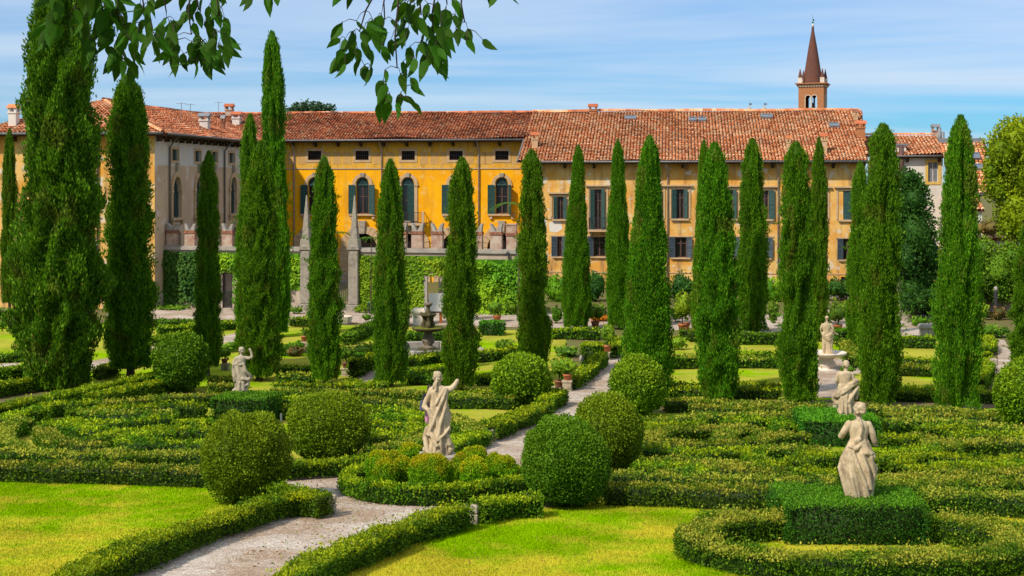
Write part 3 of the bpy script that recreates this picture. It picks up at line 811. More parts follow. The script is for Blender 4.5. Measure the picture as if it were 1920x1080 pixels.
def shrub(label, px, by, wpx, hpx, mat, group=None, name='shrub', cat='bush', leafmul=1.5, lobes=5, z0=0.0, d=None, dens_mul=0.6, seed=None, parent=None, depthk=0.8):
    "loose leafy mass of several lobes; px/by: foot, wpx/hpx: size in photograph pixels"
    HEDGE_N[0] += 1
    rng = np.random.default_rng(4000 + HEDGE_N[0] if seed is None else seed)
    g = P(px, by) if d is None else PD(px, by, d)
    k = g.y / F; Wd = wpx * k / 2; H = hpx * k
    leaf, dens = dens_leaf(g.y); leaf *= leafmul; dens = 1.3 / (leaf * leaf) * dens_mul
    parts = []
    for i in range(lobes):
        a = rng.random() * 6.283; q = 0.55 * rng.random() ** 0.5
        c = np.array([math.cos(a) * q * Wd, math.sin(a) * q * Wd * depthk, z0 + H * (0.36 + 0.34 * rng.random() * (1 - q))])
        r = np.array([Wd * (0.42 + 0.25 * rng.random())] * 2 + [H * (0.30 + 0.12 * rng.random())])
        c[2] = min(c[2], H - r[2] * 0.9)
        nt_, nh = 12, 8
        TH, PH = np.meshgrid(np.arange(nt_) * 2 * np.pi / nt_, np.linspace(-1.5, 1.5, nh))
        U = np.stack([np.cos(TH) * np.cos(PH), np.sin(TH) * np.cos(PH), np.sin(PH)], -1).reshape(-1, 3)
        parts.append((U * r * 0.72 + c, [(j*nt_+ii, j*nt_+(ii+1) % nt_, (j+1)*nt_+(ii+1) % nt_, (j+1)*nt_+ii) for j in range(nh-1) for ii in range(nt_)], 0.0))
        area = 4 * math.pi * ((r[0]*r[0] + 2*r[0]*r[2]) / 3)
        m = int(area * dens)
        U = norm(rng.normal(size=(m, 3)))
        nf = fourier(rng, 8, 3.0 / max(r))
        X = U * r * (0.86 + 0.22 * rng.random(m) + 0.14 * nf(U * r))[:, None] + c
        keep = X[:, 2] > 0.03; X, U = X[keep], U[keep]
        lv, lq = leaf_quads(X, U, rng, leaf, leaf * 0.6, out=0.6, up=0.2)
        parts.append((lv, lq, np.repeat(np.clip(U[:, 2] + 0.2, 0, 1), 4)))
    me = fol_mesh(name, parts)
    o = link(name, me, parent, M[mat])
    if parent is None:
        o.location = g; tag(o, label, cat, group)
    return o

# ------------------------------------------------------------------ buildings
ROT = rad(-6.5)
def bframe(name, px, d, label, cat='building', rot=ROT):
    return empty(name, Vector(((px - 960) / F * d, d, 0.0)), rot, label, cat)
def bpx(B, px, py, y=0.0):
    "photograph pixel -> local (x, z) on the plane local y = const"
    c, s = math.cos(B.rotation_euler.z), math.sin(B.rotation_euler.z)
    ox, oy = B.location.x, B.location.y
    rx, rz = (px - 960) / F, (HOR - py) / F
    # local y of ray point t*(rx,1): -s*(X-ox)+c*(Y-oy)
    t = (y - (s * ox - c * oy)) / (-s * rx + c)
    X, Y = rx * t - ox, t - oy
    return c * X + s * Y, HC + rz * t
def bpx_side(B, px, py, x=0.0):
    "photograph pixel -> local (y, z) on the plane local x = const"
    c, s = math.cos(B.rotation_euler.z), math.sin(B.rotation_euler.z)
    ox, oy = B.location.x, B.location.y
    rx, rz = (px - 960) / F, (HOR - py) / F
    t = (x + c * ox + s * oy) / (c * rx + s)
    X, Y = rx * t - ox, t - oy
    return -s * X + c * Y, HC + rz * t

def wall_mesh(u0, u1, z0, z1, holes, depth=0.4, side=False, arcn=12):
    """wall sheet with window holes and their reveals.  holes: (ua, ub, za, zb, arched)
    side=False: in the plane y=0 facing -y, reveals into +y.  side=True: plane x=0 facing +x, u is y, reveals into -x"""
    us = sorted(set([u0, u1] + [h[0] for h in holes] + [h[1] for h in holes]))
    zs = sorted(set([z0, z1] + [h[2] for h in holes] + [h[3] for h in holes]))
    bm = bmesh.new(); cache = {}
    def vt(u, z, w=0.0):
        k = (round(u, 4), round(z, 4), round(w, 4))
        if k not in cache: cache[k] = bm.verts.new((-w, u, z) if side else (u, w, z))
        return cache[k]
    for a, b in zip(us, us[1:]):
        for c, d in zip(zs, zs[1:]):
            mu, mz = (a + b) / 2, (c + d) / 2
            if any(h[0] < mu < h[1] and h[2] < mz < h[3] for h in holes): continue
            bm.faces.new((vt(a, c), vt(b, c), vt(b, d), vt(a, d)))
    for ua, ub, za, zb, arched in holes:
        if arched:
            r = (ub - ua) / 2; cu = (ua + ub) / 2; zs_ = zb - r * arched
            arc = [(cu + r * math.cos(math.pi - math.pi * i / arcn), zs_ + r * arched * math.sin(math.pi * i / arcn)) for i in range(arcn + 1)]
            hm = arcn // 2
            for i in range(hm): bm.faces.new((vt(*arc[i]), vt(*arc[i+1]), vt(ua, zb)) if True else ())
            for i in range(hm, arcn): bm.faces.new((vt(*arc[i]), vt(*arc[i+1]), vt(ub, zb)))
            loop = [(ua, za)] + arc + [(ub, za)]
        else:
            loop = [(ua, za), (ua, zb), (ub, zb), (ub, za)]
        for p, q in zip(loop, loop[1:] + loop[:1]):
            if depth == 0 or vt(*p) is vt(*q): continue
            bm.faces.new((vt(*p), vt(*q), vt(*q, depth), vt(*p, depth)))
    bmesh.ops.triangulate(bm, faces=[f for f in bm.faces if len(f.verts) > 4])
    me = bpy.data.meshes.new('wall'); bm.to_mesh(me); bm.free()
    return me

def roof_tiles(parent, o, u, v, poly, mat, name='roof_tiles', pitch=0.26, course=0.36, seed=1, wave=0.07):
    "barrel tiles over the plane o + a*u + b*v inside poly [(a, b)...]; one joined part (too many and too small to pick apart)"
    rng = np.random.default_rng(seed)
    o, u, v = Vector(o), Vector(u).normalized(), Vector(v).normalized(); nrm = u.cross(v).normalized()
    o_, u_, v_, n_ = (np.array(q) for q in (o, u, v, nrm))
    pa = np.array(poly)
    a0, a1, b0, b1 = pa[:, 0].min(), pa[:, 0].max(), pa[:, 1].min(), pa[:, 1].max()
    A, B = np.meshgrid(np.arange(a0 + pitch / 2, a1, pitch), np.arange(b0, b1, course)); A = A.ravel(); B = B.ravel()
    inside = np.zeros(len(A), bool); Bm = B + course * 0.4
    for i in range(len(pa)):
        (x1, y1), (x2, y2) = pa[i], pa[i-1]
        cnd = ((y1 > Bm) != (y2 > Bm)) & (A < (x2 - x1) * (Bm - y1) / (y2 - y1 + 1e-12) + x1)
        inside ^= cnd
    A, B = A[inside], B[inside]
    n = len(A)
    A = A + rng.normal(size=n) * 0.012; B = B + rng.normal(size=n) * 0.02
    nf = fourier(rng, 10, 0.35)
    lift = nf(np.column_stack([A, B, 0 * A])) * wave
    segs = 4
    V = []
    for (bb, hgt, wd) in ((0.0, 0.125, 0.46), (course * 1.18, 0.075, 0.38)):
        for k in range(segs + 1):
            t = math.pi * k / segs
            aa = -math.cos(t) * pitch * wd; hh = math.sin(t) * hgt + (0.035 if bb == 0 else 0.0)
            V.append(o_ + np.outer(A + aa, u_) + np.outer(B + bb, v_) + np.outer(lift + hh + rng.normal(size=n) * 0.004, n_))
    V = np.stack(V, 1).reshape(-1, 3)
    base = np.arange(n) * (2 * (segs + 1))
    Q = np.concatenate([np.stack([base + k, base + k + 1, base + segs + 2 + k, base + segs + 1 + k], 1) for k in range(segs)])
    ob = link(name, npmesh(name, V, Q), parent, mat)
    tag(ob, kind='stuff')
    # underlay
    mb = MB(); mb.face([o + u * a + v * b - nrm * 0.10 for a, b in poly]); 
    mb.build('roof_deck', M['tilebase'], parent)
def ridge(parent, p, q, mat, r=0.16, seed=3, wave=0.08):
    rng = np.random.default_rng(seed); p, q = np.array(p, float), np.array(q, float)
    Ln = np.linalg.norm(q - p); n = int(Ln / 0.45); d = (q - p) / Ln
    sd_ = norm(np.cross(d, [0, 0, 1.0])[None])[0]; up = np.cross(sd_, d)
    nf = fourier(rng, 8, 0.35); V = []
    c = p + np.outer(np.arange(n) * 0.45, d); lf = nf(c) * wave
    for bb, rr in ((0, r * 1.12), (0.5, r * 0.95)):
        for k in range(5):
            t = math.pi * k / 4
            V.append(c + d * bb + np.outer(np.full(n, -math.cos(t) * rr), sd_) + np.outer(lf + math.sin(t) * rr, up))
    V = np.stack(V, 1).reshape(-1, 3); base = np.arange(n) * 10
    Q = np.concatenate([np.stack([base+k, base+k+1, base+6+k, base+5+k], 1) for k in range(4)])
    tag(link('ridge_tiles', npmesh('ridge_tiles', V, Q), parent, mat), kind='stuff')

def chimney(parent, x, y, z, w, h, mat, capmat, d=None, open_top=True):
    d = d or w
    mb = MB(); mb.box(x - w/2, x + w/2, y - d/2, y + d/2, z - 1.0, z + h)
    o = mb.build('chimney', mat, parent)
    c = MB()
    c.box(x - w*0.6, x + w*0.6, y - d*0.6, y + d*0.6, z + h, z + h + 0.12)
    for sx in (-1, 1):
        for sy in (-1, 1): c.box(x + sx*w*0.42 - 0.08, x + sx*w*0.42 + 0.08, y + sy*d*0.42 - 0.08, y + sy*d*0.42 + 0.08, z + h + 0.12, z + h + 0.42)
    c.build('chimney_vent', mat, o)
    t = MB()
    e, zt = 0.72, z + h + 0.42
    t.face([(x - w*e, y - d*e, zt), (x + w*e, y - d*e, zt), (x + w*e, y, zt + 0.32), (x - w*e, y, zt + 0.32)][0:4])
    t.face([(x - w*e, y + d*e, zt), (x - w*e, y, zt + 0.32), (x + w*e, y, zt + 0.32), (x + w*e, y + d*e, zt)])
    t.face([(x - w*e, y - d*e, zt), (x - w*e, y, zt + 0.32), (x - w*e, y + d*e, zt)])
    t.face([(x + w*e, y - d*e, zt), (x + w*e, y + d*e, zt), (x + w*e, y, zt + 0.32)])
    t.face([(x - w*e, y - d*e, zt), (x - w*e, y + d*e, zt), (x + w*e, y + d*e, zt), (x + w*e, y - d*e, zt)])
    t.build('chimney_cap', capmat, o)
    return o

def shutter_leaf(parent, xh, z0, z1, w, y, sgn, ang, mat, nsl=None, side_x=None):
    "one louvred leaf hinged at xh, opening to side sgn, lying ang from the wall"
    mb = MB(); t = 0.05
    f = 0.07
    mb.box(0, f, -t/2, t/2, z0, z1).box(w - f, w, -t/2, t/2, z0, z1).box(f, w - f, -t/2, t/2, z0, z0 + 0.1).box(f, w - f, -t/2, t/2, z1 - 0.1, z1)
    zm = (z0 + z1) / 2; mb.box(f, w - f, -t/2, t/2, zm - 0.05, zm + 0.05)
    mb.box(f - 0.01, w - f + 0.01, -0.006, 0.006, z0 + 0.09, z1 - 0.09)
    k = int((z1 - z0 - 0.2) / 0.11)
    for i in range(k):
        z = z0 + 0.13 + i * (z1 - z0 - 0.26) / max(1, k - 1)
        if abs(z - zm) < 0.08: continue
        mb.face([(f, -t/2 + 0.002, z - 0.035), (w - f, -t/2 + 0.002, z - 0.035), (w - f, t/2 - 0.002, z + 0.045), (f, t/2 - 0.002, z + 0.045)])
    o = mb.build('shutter', mat, parent)
    o.location = (xh, y, 0)
    o.rotation_euler = (0, 0, -ang if sgn > 0 else math.pi + ang)
    return o
def window_fill(parent, u0, u1, z0, z1, y=0.28, framemat='frame', mull=True, trans=True, rail=0.62):
    o = MB().box(u0, u1, y, y + 0.04, z0, z1).build('window', M['glass'], parent)
    mb = MB(); f = 0.085; ya, yb = y - 0.06, y - 0.003
    mb.box(u0, u0 + f, ya, yb, z0, z1).box(u1 - f, u1, ya, yb, z0, z1).box(u0 + f, u1 - f, ya, yb, z1 - f, z1).box(u0 + f, u1 - f, ya, yb, z0, z0 + f)
    um = (u0 + u1) / 2
    if mull: mb.box(um - 0.055, um + 0.055, ya - 0.012, yb, z0 + f, z1 - f)
    if trans:
        zt = z0 + (z1 - z0) * rail
        mb.box(u0 + f, um - 0.055 if mull else u1 - f, ya, yb, zt - 0.04, zt + 0.04)
        if mull: mb.box(um + 0.055, u1 - f, ya, yb, zt - 0.04, zt + 0.04)
    mb.build('window_frame', M[framemat], o)
    return o
def rail(parent, u0, u1, z0, h, proud, mat='iron', step=0.13):
    mb = MB()
    y = -proud
    mb.box(u0, u1, y - 0.03, y + 0.03, z0 + h - 0.05, z0 + h).box(u0, u1, y - 0.02, y + 0.02, z0 + 0.06, z0 + 0.1)
    for x in (u0, u1): mb.box(x - 0.03, x + 0.03, y + 0.03, -0.01, z0 + h - 0.05, z0 + h)
    n = int((u1 - u0) / step)
    for i in range(n + 1):
        x = u0 + (u1 - u0) * i / n
        mb.box(x - 0.014, x + 0.014, y - 0.014, y + 0.014, z0, z0 + h - 0.05)
    for yy in (0.33, 0.66):
        for x in (u0, u1): mb.box(x - 0.014, x + 0.014, y * yy - 0.014, y * yy + 0.014, z0, z0 + h - 0.05)
    return mb.build('balcony_railing', M[mat], parent)
def downpipe(parent, x, z0, z1, y=-0.12, reach=0.9, mat='pipe', side=False):
    pts = [(x, y, z0), (x, y, z1 - 0.9), (x - 0.1, y - reach * 0.5, z1 - 0.35), (x - 0.15, y - reach, z1)]
    if side: pts = [(-b, a, c) for a, b, c in pts]
    return MB().tube(pts, 0.075, 8).build('downpipe', M[mat], parent, True)
def eave(parent, u0, u1, z, over, mat='beam', step=2.3, side=False, gut=True, th=0.14):
    "timber soffit, corbels and gutter along the eaves (facade plane y=0, eaves reach y=-over)"
    sw = (lambda a, b, c: (-b, a, c)) if side else (lambda a, b, c: (a, b, c))
    def bx(mb, x0, x1, y0, y1, z0_, z1_):
        if side: mb.box(-y1, -y0, x0, x1, z0_, z1_)
        else: mb.box(x0, x1, y0, y1, z0_, z1_)
    mb = MB(); bx(mb, u0, u1, -over, 0.3, z - 0.22, z - 0.10); mb.build('soffit', M[mat], parent)
    mb = MB(); x = u0 + 0.6
    n = int((u1 - u0) / step)
    for i in range(n + 1):
        x = u0 + 0.5 + (u1 - u0 - 1.0) * i / max(1, n)
        c = MB()
        bx(c, x - 0.11, x + 0.11, -over * 0.75, -0.003, z - 0.44, z - 0.224); bx(c, x - 0.11, x + 0.11, -over * 0.42, -0.003, z - 0.62, z - 0.444)
        c.build('corbel', M[mat], parent)
    if gut:
        pts = [sw(u0, -over - 0.07, z - 0.04), sw(u1, -over - 0.07, z - 0.04)]
        MB().tube(pts, 0.095, 8).build('gutter', M['gutter'], parent, True)
def skylight(parent, o, u, v, a, b, w, h):
    o, u, v = Vector(o), Vector(u).normalized(), Vector(v).normalized(); n = u.cross(v).normalized()
    def q(a_, b_, c_): return o + u * a_ + v * b_ + n * c_
    def slab(mb, a0, a1, b0, b1, c0, c1):
        p = [mb.bm.verts.new(q(*t)) for t in ((a0,b0,c0),(a1,b0,c0),(a1,b1,c0),(a0,b1,c0),(a0,b0,c1),(a1,b0,c1),(a1,b1,c1),(a0,b1,c1))]
        for f in ((3,2,1,0),(4,5,6,7),(0,1,5,4),(1,2,6,5),(2,3,7,6),(3,0,4,7)): mb.bm.faces.new([p[i] for i in f])
    mb = MB(); f = 0.10
    slab(mb, a - w/2, a - w/2 + f, b, b + h, 0.02, 0.26); slab(mb, a + w/2 - f, a + w/2, b, b + h, 0.02, 0.26)
    slab(mb, a - w/2 + f, a + w/2 - f, b, b + f, 0.02, 0.26); slab(mb, a - w/2 + f, a + w/2 - f, b + h - f, b + h, 0.02, 0.26)
    s = mb.build('skylight', M['lead'], parent)
    mb = MB(); slab(mb, a - w/2 + f, a + w/2 - f, b + f, b + h - f, 0.17, 0.20); mb.build('skylight_pane', M['skyglass'], s)

# ---- yellow central building
BY = bframe('yellow_building', 540, 140.0, 'long yellow palace block with arched green shuttered windows under a dark red tile roof')
xr, _ = bpx(BY, 1010, 300); xl = -4.5
z_ea = 13.83
win = [590, 680, 765, 855, 941]
holes = []; W_Y = []
for i, wx in enumerate(win):
    ua, _ = bpx(BY, wx - 11.5, 350); ub, _ = bpx(BY, wx + 11.5, 350); _, zt = bpx(BY, wx, 333); _, zb = bpx(BY, wx, 401 if i != 2 else 418)
    holes.append((ua, ub, zb, zt, 1.0)); W_Y.append((ua, ub, zb, zt, i))
ATT = [590, 679, 765.5, 855, 941]
A_Y = []
for wx in ATT:
    ua, zt = bpx(BY, wx - 12.5, 283); ub, zb = bpx(BY, wx + 12.5, 300)
    holes.append((ua, ub, zb, zt, 0)); A_Y.append((ua, ub, zb, zt))
P_Y = []
for i, wx in enumerate(win):
    ua, _ = bpx(BY, wx - 27, 440); ub, _ = bpx(BY, wx + 27, 440); _, zt = bpx(BY, wx, 437)
    holes.append((ua, ub, -0.5, zt, 1.0)); P_Y.append((ua, ub, zt))
link('wall', wall_mesh(xl, xr, -0.5, z_ea - 0.1, holes), BY, M['yellow'])
# painted frieze band under the eaves, with its panels
_, zf0 = bpx(BY, 700, 316); _, zf1 = bpx(BY, 700, 266)
fr = link('frieze', wall_mesh(xl, xr, zf0, zf1, [(a, b, c, d, 0) for a, b, c, d in A_Y], depth=0.0), BY, M['frieze']); fr.location = (0, -0.03, 0)
MB().box(xl, xr, -0.07, -0.034, zf0 - 0.06, zf0 + 0.06).build('string_course', M['trim'], BY)
for wx in (548, 566, 612, 632, 651, 708, 731, 795, 815, 835, 880, 903, 917, 968):
    u, zt = bpx(BY, wx, 285); _, zb = bpx(BY, wx, 308)
    MB().box(u - 0.42, u + 0.42, -0.045, -0.031, zb, zt).build('painted_panel', M['panel'], BY)
for ua, ub, zb, zt in A_Y:
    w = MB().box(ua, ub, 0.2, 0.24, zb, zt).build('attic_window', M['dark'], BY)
    mb = MB(); zc = (zb + zt) / 2
    mb.box(ua, ub, 0.10, 0.13, zc - 0.02, zc + 0.02)
    for k in range(1, 6): x = ua + (ub - ua) * k / 6; mb.box(x - 0.013, x + 0.013, 0.132, 0.155, zb, zt)
    mb.build('bars', M['iron'], w)
    f = 0.24
    MB().box(ua - f, ua, -0.075, -0.03, zb - f, zt + f).box(ub, ub + f, -0.075, -0.03, zb - f, zt + f).box(ua, ub, -0.075, -0.03, zt, zt + f).box(ua, ub, -0.075, -0.03, zb - f, zb).build('window_surround', M['trim'], BY)
for ua, ub, zb, zt, i in W_Y:
    r = (ub - ua) / 2; cu = (ua + ub) / 2; zs_ = zt - r
    win_o = window_fill(BY, ua, ub, zb, zs_ - 0.12, rail=0.60)
    # carved green fanlight
    fan = MB(); n = 14
    fan.face([(cu + r * math.cos(math.pi * k / n), 0.22, zs_ + r * math.sin(math.pi * k / n)) for k in range(n + 1)])
    fo = fan.build('fanlight', M['glass'], BY)
    t = MB(); t.arch(cu, zs_, r * 0.86, r * 0.99, 0.12, 0.21).box(ua + 0.01, ub - 0.01, 0.10, 0.21, zs_ - 0.16, zs_ - 0.001)
    t.arch(cu, zs_, r * 0.30, r * 0.40, 0.13, 0.20)
    for k in range(1, 6):
        a = math.pi * k / 6; t.tube([(cu + r*0.4*math.cos(a), 0.165, zs_ + r*0.4*math.sin(a)), (cu + r*0.86*math.cos(a), 0.165, zs_ + r*0.86*math.sin(a))], 0.035, 5)
    for k in range(6):
        a = math.pi * (k + 0.5) / 6; t.lathe([(0.02, -0.05), (0.085, -0.04), (0.085, 0.04), (0.02, 0.05)], 6) if False else t.arch(cu + r*0.65*math.cos(a), zs_ + r*0.65*math.sin(a), 0.06, 0.10, 0.14, 0.19, 8, 0, 2*math.pi*0.98)
    t.build('fanlight_tracery', M['shutter'], fo)
    # stone arch, imposts, keystone, sill
    MB().arch(cu, zs_, r * 1.12, r * 1.62, -0.12, -0.001, 18).build('window_arch', M['trim'], BY)
    for sgn in (-1, 1):
        x = cu + sgn * r * 1.37; MB().box(x - r*0.32, x + r*0.32, -0.16, -0.001, zs_ - 0.2, zs_ - 0.002).build('impost', M['trim'], BY)
    MB().frustum(cu, -0.11, zt + r*0.08, zt + r*0.75, 0.15, 0.10, 0.24, 0.15).build('keystone', M['stone'], BY)
    if i == 2:
        _, zfl = bpx(BY, 765, 417)
        MB().box(cu - 1.75, cu + 1.75, -0.85, -0.002, zb - 0.22, zb - 0.001).build('balcony_slab', M['trim'], BY)
        rail(BY, cu - 1.62, cu + 1.62, zb, 1.05, 0.78)
        for sgn in (-1, 1): MB().box(cu + sgn*1.62 - 0.12, cu + sgn*1.62 + 0.12, -0.86 + 0.01, -0.66, zb, zb + 1.12).build('balcony_post', M['trim'], BY)
        MB().box(cu + r * 1.05, cu + r * 1.55, -0.10, -0.001, zb, zs_ - 0.205).build('window_jamb', M['trim'], BY)
    else:
        MB().box(ua - 0.75, ub + 0.75, -0.28, -0.001, zb - 0.18, zb - 0.002).build('window_sill', M['trim'], BY)
        for sgn in (-1, 1): MB().box(cu + sgn*(r+0.45) - 0.13, cu + sgn*(r+0.45) + 0.13, -0.2, -0.001, zb - 0.5, zb - 0.182).build('sill_bracket', M['trim'], BY)
    if i == 2:
        shutter_leaf(BY, ua, zb, zs_ - 0.16, 0.72, -0.05, -1, rad(28), M['shutter'])
        shutter_leaf(BY, ub, zb, zs_ - 0.16, 0.62, -0.05, 1, rad(180 - 8), M['shutter'])
    else:
        shutter_leaf(BY, ua - 0.05, zb, zs_ - 0.1, 0.72, -0.13, -1, rad(6), M['shutter'])
        shutter_leaf(BY, ub + 0.05, zb, zs_ - 0.1, 0.66, -0.13, 1, rad(62 if i == 4 else 24), M['shutter'])
for ua, ub, zt in P_Y:
    r = (ub - ua) / 2; cu = (ua + ub) / 2; zs_ = zt - r
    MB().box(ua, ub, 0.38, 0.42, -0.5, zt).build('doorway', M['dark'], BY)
    n = 11
    for k in range(n):
        MB().arch(cu, zs_, r * 1.0, r * (1.56 if k % 2 else 1.50), -0.16 - 0.015 * (k % 2), -0.001, 2, math.pi * (k + 0.04) / n, math.pi * (k + 0.96) / n).build('voussoir', M['trim'], BY)
    MB().frustum(cu, -0.16, zt - 0.06, zt + r * 0.85, 0.22, 0.16, 0.36, 0.24).build('keystone', M['stone'], BY)
    z = -0.5; k = 0
    while z < zs_ - 0.1:
        for sgn in (-1, 1):
            x = cu + sgn * r * 1.28; z2 = min(z + 0.5, zs_)
            MB().box(x - r*0.28, x + r*0.28, -0.15 - 0.02 * (k % 2), -0.001, z + 0.015, z2 - 0.015).build('jamb_stone', M['trim'], BY)
        z += 0.5; k += 1
eave(BY, xl, xr - 1.0, z_ea, 1.05)
for px_ in (552, 716, 898):
    u, _ = bpx(BY, px_, 350); downpipe(BY, u, 2.0, z_ea - 0.05)
ry0, ry1 = -1.05, 7.4
vz = (16.85 - z_ea); sl = math.hypot(ry1 - ry0, vz)
xa, _ = bpx(BY, 372, 214, ry1); xb, _ = bpx(BY, 1020, 211, ry1)
xe, _ = bpx(BY, 968, 262, ry0)
uo = Vector((xl - 1, ry0, z_ea))
roof_tiles(BY, (0, ry0, z_ea), (1, 0, 0), (0, ry1 - ry0, vz), [(xa - 3, 0), (xe + 0.6, 0), (xe + 2.6, sl * 0.30), (xe + 2.6, sl), (xa - 3, sl)], M['tiledark'], seed=5, pitch=0.30)
MB().face([(xa - 3, 15.8, z_ea), (xr, 15.8, z_ea), (xr, ry1, 16.8), (xa - 3, ry1, 16.8)]).build('rear_roof', M['tilebase'], BY)
MB().box(xa - 3, xr, 7.0, 15.0, -0.5, z_ea - 0.3).build('rear_wall', M['yellow'], BY)
ridge(BY, (xa - 3, ry1, 16.82), (xe + 2.6, ry1, 16.82), M['tiledark'], r=0.2, seed=7, wave=0.03)
for px_, py_, w, h, yy in ((430, 213, 0.7, 0.3, 6.5), (444, 243, 0.75, 1.1, 3.5)):
    u, z = bpx(BY, px_, py_, yy); chimney(BY, u, yy, z, w, h, M['whitewall'] if px_ == 444 else M['brick'], M['tiledark'])
MB().face([(-8, -0.2, -0.5), (-8, -0.2, z_ea), (-8, 8, z_ea), (-8, 8, -0.5)]).build('side_wall', M['yellow'], BY)

# ---- ochre right wing
BR = bframe('ochre_building', 1011, 131.6, 'weathered ochre palace wing with rectangular shuttered windows and a wide pale red tile roof')
xr2, _ = bpx(BR, 1621, 400); z_er = 11.62
RW = [  # x0, x1, y0, y1, kind
    (1037, 1064, 369, 411, 'win'), (1106, 1136, 355, 430, 'door'), (1212, 1243, 355, 410, 'win'), (1259, 1291, 355, 410, 'win'),
    (1352, 1383, 356, 410, 'win'), (1423, 1453, 357, 411, 'half'), (1520, 1551, 358, 411, 'win'), (1581, 1607, 358, 412, 'shut')]
RL = [(1036, 1062, 444, 481), (1104, 1144, 444, 481), (1208, 1243, 445, 482), (1257, 1296, 445, 483), (1345, 1384, 445, 483), (1410, 1447, 446, 484), (1508, 1546, 446, 485), (1572, 1608, 448, 487)]
RB = [(1110, 1120, 508, 518), (1266, 1282, 515, 526), (1577, 1589, 519, 530)]
holes = []; up = []; lo = []
for x0, x1, y0, y1, k in RW:
    sh = (x1 - x0) * (0.5 if k in ('win', 'door') else 0.0)
    if k == 'half': a, b = x0 + 4, x1 - 12
    else: a, b = x0 + sh * 0.55, x1 - sh * 0.55
    ua, zt = bpx(BR, a, y0); ub, zb = bpx(BR, b, y1)
    holes.append((ua, ub, zb, zt, 0)); up.append((ua, ub, zb, zt, k))
for x0, x1, y0, y1 in RL:
    ua, zt = bpx(BR, x0 + 8.5, y0); ub, zb = bpx(BR, x1 - 8.5, y1)
    holes.append((ua, ub, zb, zt, 0)); lo.append((ua, ub, zb, zt))
ba = []
for x0, x1, y0, y1 in RB:
    ua, zt = bpx(BR, x0, y0); ub, zb = bpx(BR, x1, y1); holes.append((ua, ub, zb, zt, 0)); ba.append((ua, ub, zb, zt))
link('wall', wall_mesh(0, xr2, -0.5, z_er - 0.1, holes), BR, M['ochre'])
MB().box(0.004, xr2 - 0.004, 0.42, 12, -0.5, z_er - 0.3).build('rear_wall', M['ochre'], BR)
for ua, ub, zb, zt, k in up:
    w_ = ub - ua
    if k == 'shut':
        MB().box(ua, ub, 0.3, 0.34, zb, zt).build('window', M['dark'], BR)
        shutter_leaf(BR, ua, zb, zt, w_/2 - 0.01, 0.06, 1, 0.0, M['shutter']); shutter_leaf(BR, ub, zb, zt, w_/2 - 0.01, 0.06, -1, 0.0, M['shutter'])
    else:
        window_fill(BR, ua, ub, zb, zt, rail=0.72)
        shutter_leaf(BR, ua, zb, zt, w_ * 0.56, -0.08, -1, rad(14), M['shutter']) if k != 'half' else None
        shutter_leaf(BR, ub, zb, zt, w_ * (0.5 if k != 'half' else 0.8), -0.08, 1, rad(20 if k != 'half' else 12), M['shutter'])
    f = 0.16
    s = MB().box(ua - f - 0.45, ua - 0.45 + 0.001, -0.07, -0.001, zb, zt + f).box(ub + 0.45, ub + f + 0.45, -0.07, -0.001, zb, zt + f).box(ua - 0.449, ub + 0.449, -0.07, -0.001, zt + 0.02, zt + f)
    s.build('window_surround', M['trim'], BR)
    MB().box(ua - 0.8, ub + 0.8, -0.26, -0.001, zt + 0.28, zt + 0.42).build('window_cornice', M['trim'], BR)
    if k == 'door':
        MB().box(ua - 0.55, ub + 0.75, -0.95, -0.001, zb - 0.2, zb - 0.002).build('balcony_slab', M['trim'], BR)
        for x in (ua - 0.3, ub + 0.5): MB().box(x - 0.1, x + 0.1, -0.6, -0.001, zb - 0.55, zb - 0.204).build('balcony_bracket', M['trim'], BR)
        rail(BR, ua - 0.45, ub + 0.65, zb, 1.08, 0.88)
    else:
        MB().box(ua - 0.45, ub + 0.45, -0.22, -0.001, zb - 0.16, zb - 0.002).build('window_sill', M['trim'], BR)
for ua, ub, zb, zt in lo:
    w_ = ub - ua
    window_fill(BR, ua, ub, zb, zt, rail=0.7)
    shutter_leaf(BR, ua, zb, zt, 0.52, -0.06, -1, rad(14), M['shutterblue']); shutter_leaf(BR, ub, zb, zt, 0.52, -0.06, 1, rad(14), M['shutterblue'])
    MB().box(ua - 0.62, ub + 0.62, -0.06, -0.001, zt + 0.04, zt + 0.16).build('window_lintel', M['trim'], BR)
    MB().box(ua - 0.35, ub + 0.35, -0.2, -0.001, zb - 0.13, zb - 0.002).build('window_sill', M['trim'], BR)
for ua, ub, zb, zt in ba:
    o_ = MB().box(ua, ub, 0.2, 0.24, zb, zt).build('basement_window', M['dark'], BR)
    mb = MB()
    for k in range(1, 5): x = ua + (ub - ua) * k / 5; mb.box(x - 0.015, x + 0.015, 0.1, 0.13, zb, zt)
    mb.box(ua, ub, 0.132, 0.15, (zb + zt)/2 - 0.015, (zb + zt)/2 + 0.015)
    mb.build('bars', M['iron'], o_)
_, zs1 = bpx(BR, 1050, 510)
MB().box(0.0, xr2, -0.05, -0.001, zs1 - 0.05, zs1 + 0.05).build('string_course', M['trim'], BR)
for (pts) in ([(1029, 417), (1051, 414), (1055, 429), (1044, 436), (1031, 434)], [(1020, 408), (1026, 414), (1024, 437), (1017, 430)], [(1143, 421), (1149, 424), (1147, 437), (1141, 433)]):
    q = [bpx(BR, a, b) for a, b in pts]; MB().face([(u, -0.006, z) for u, z in q]).build('bare_plaster_patch', M['whitewall'], BR)
eave(BR, -0.8, xr2 + 0.4, z_er, 1.1, step=2.6)
for px_ in (1252, 1459):
    u, _ = bpx(BR, px_, 400); downpipe(BR, u, 0.5, z_er - 0.05)
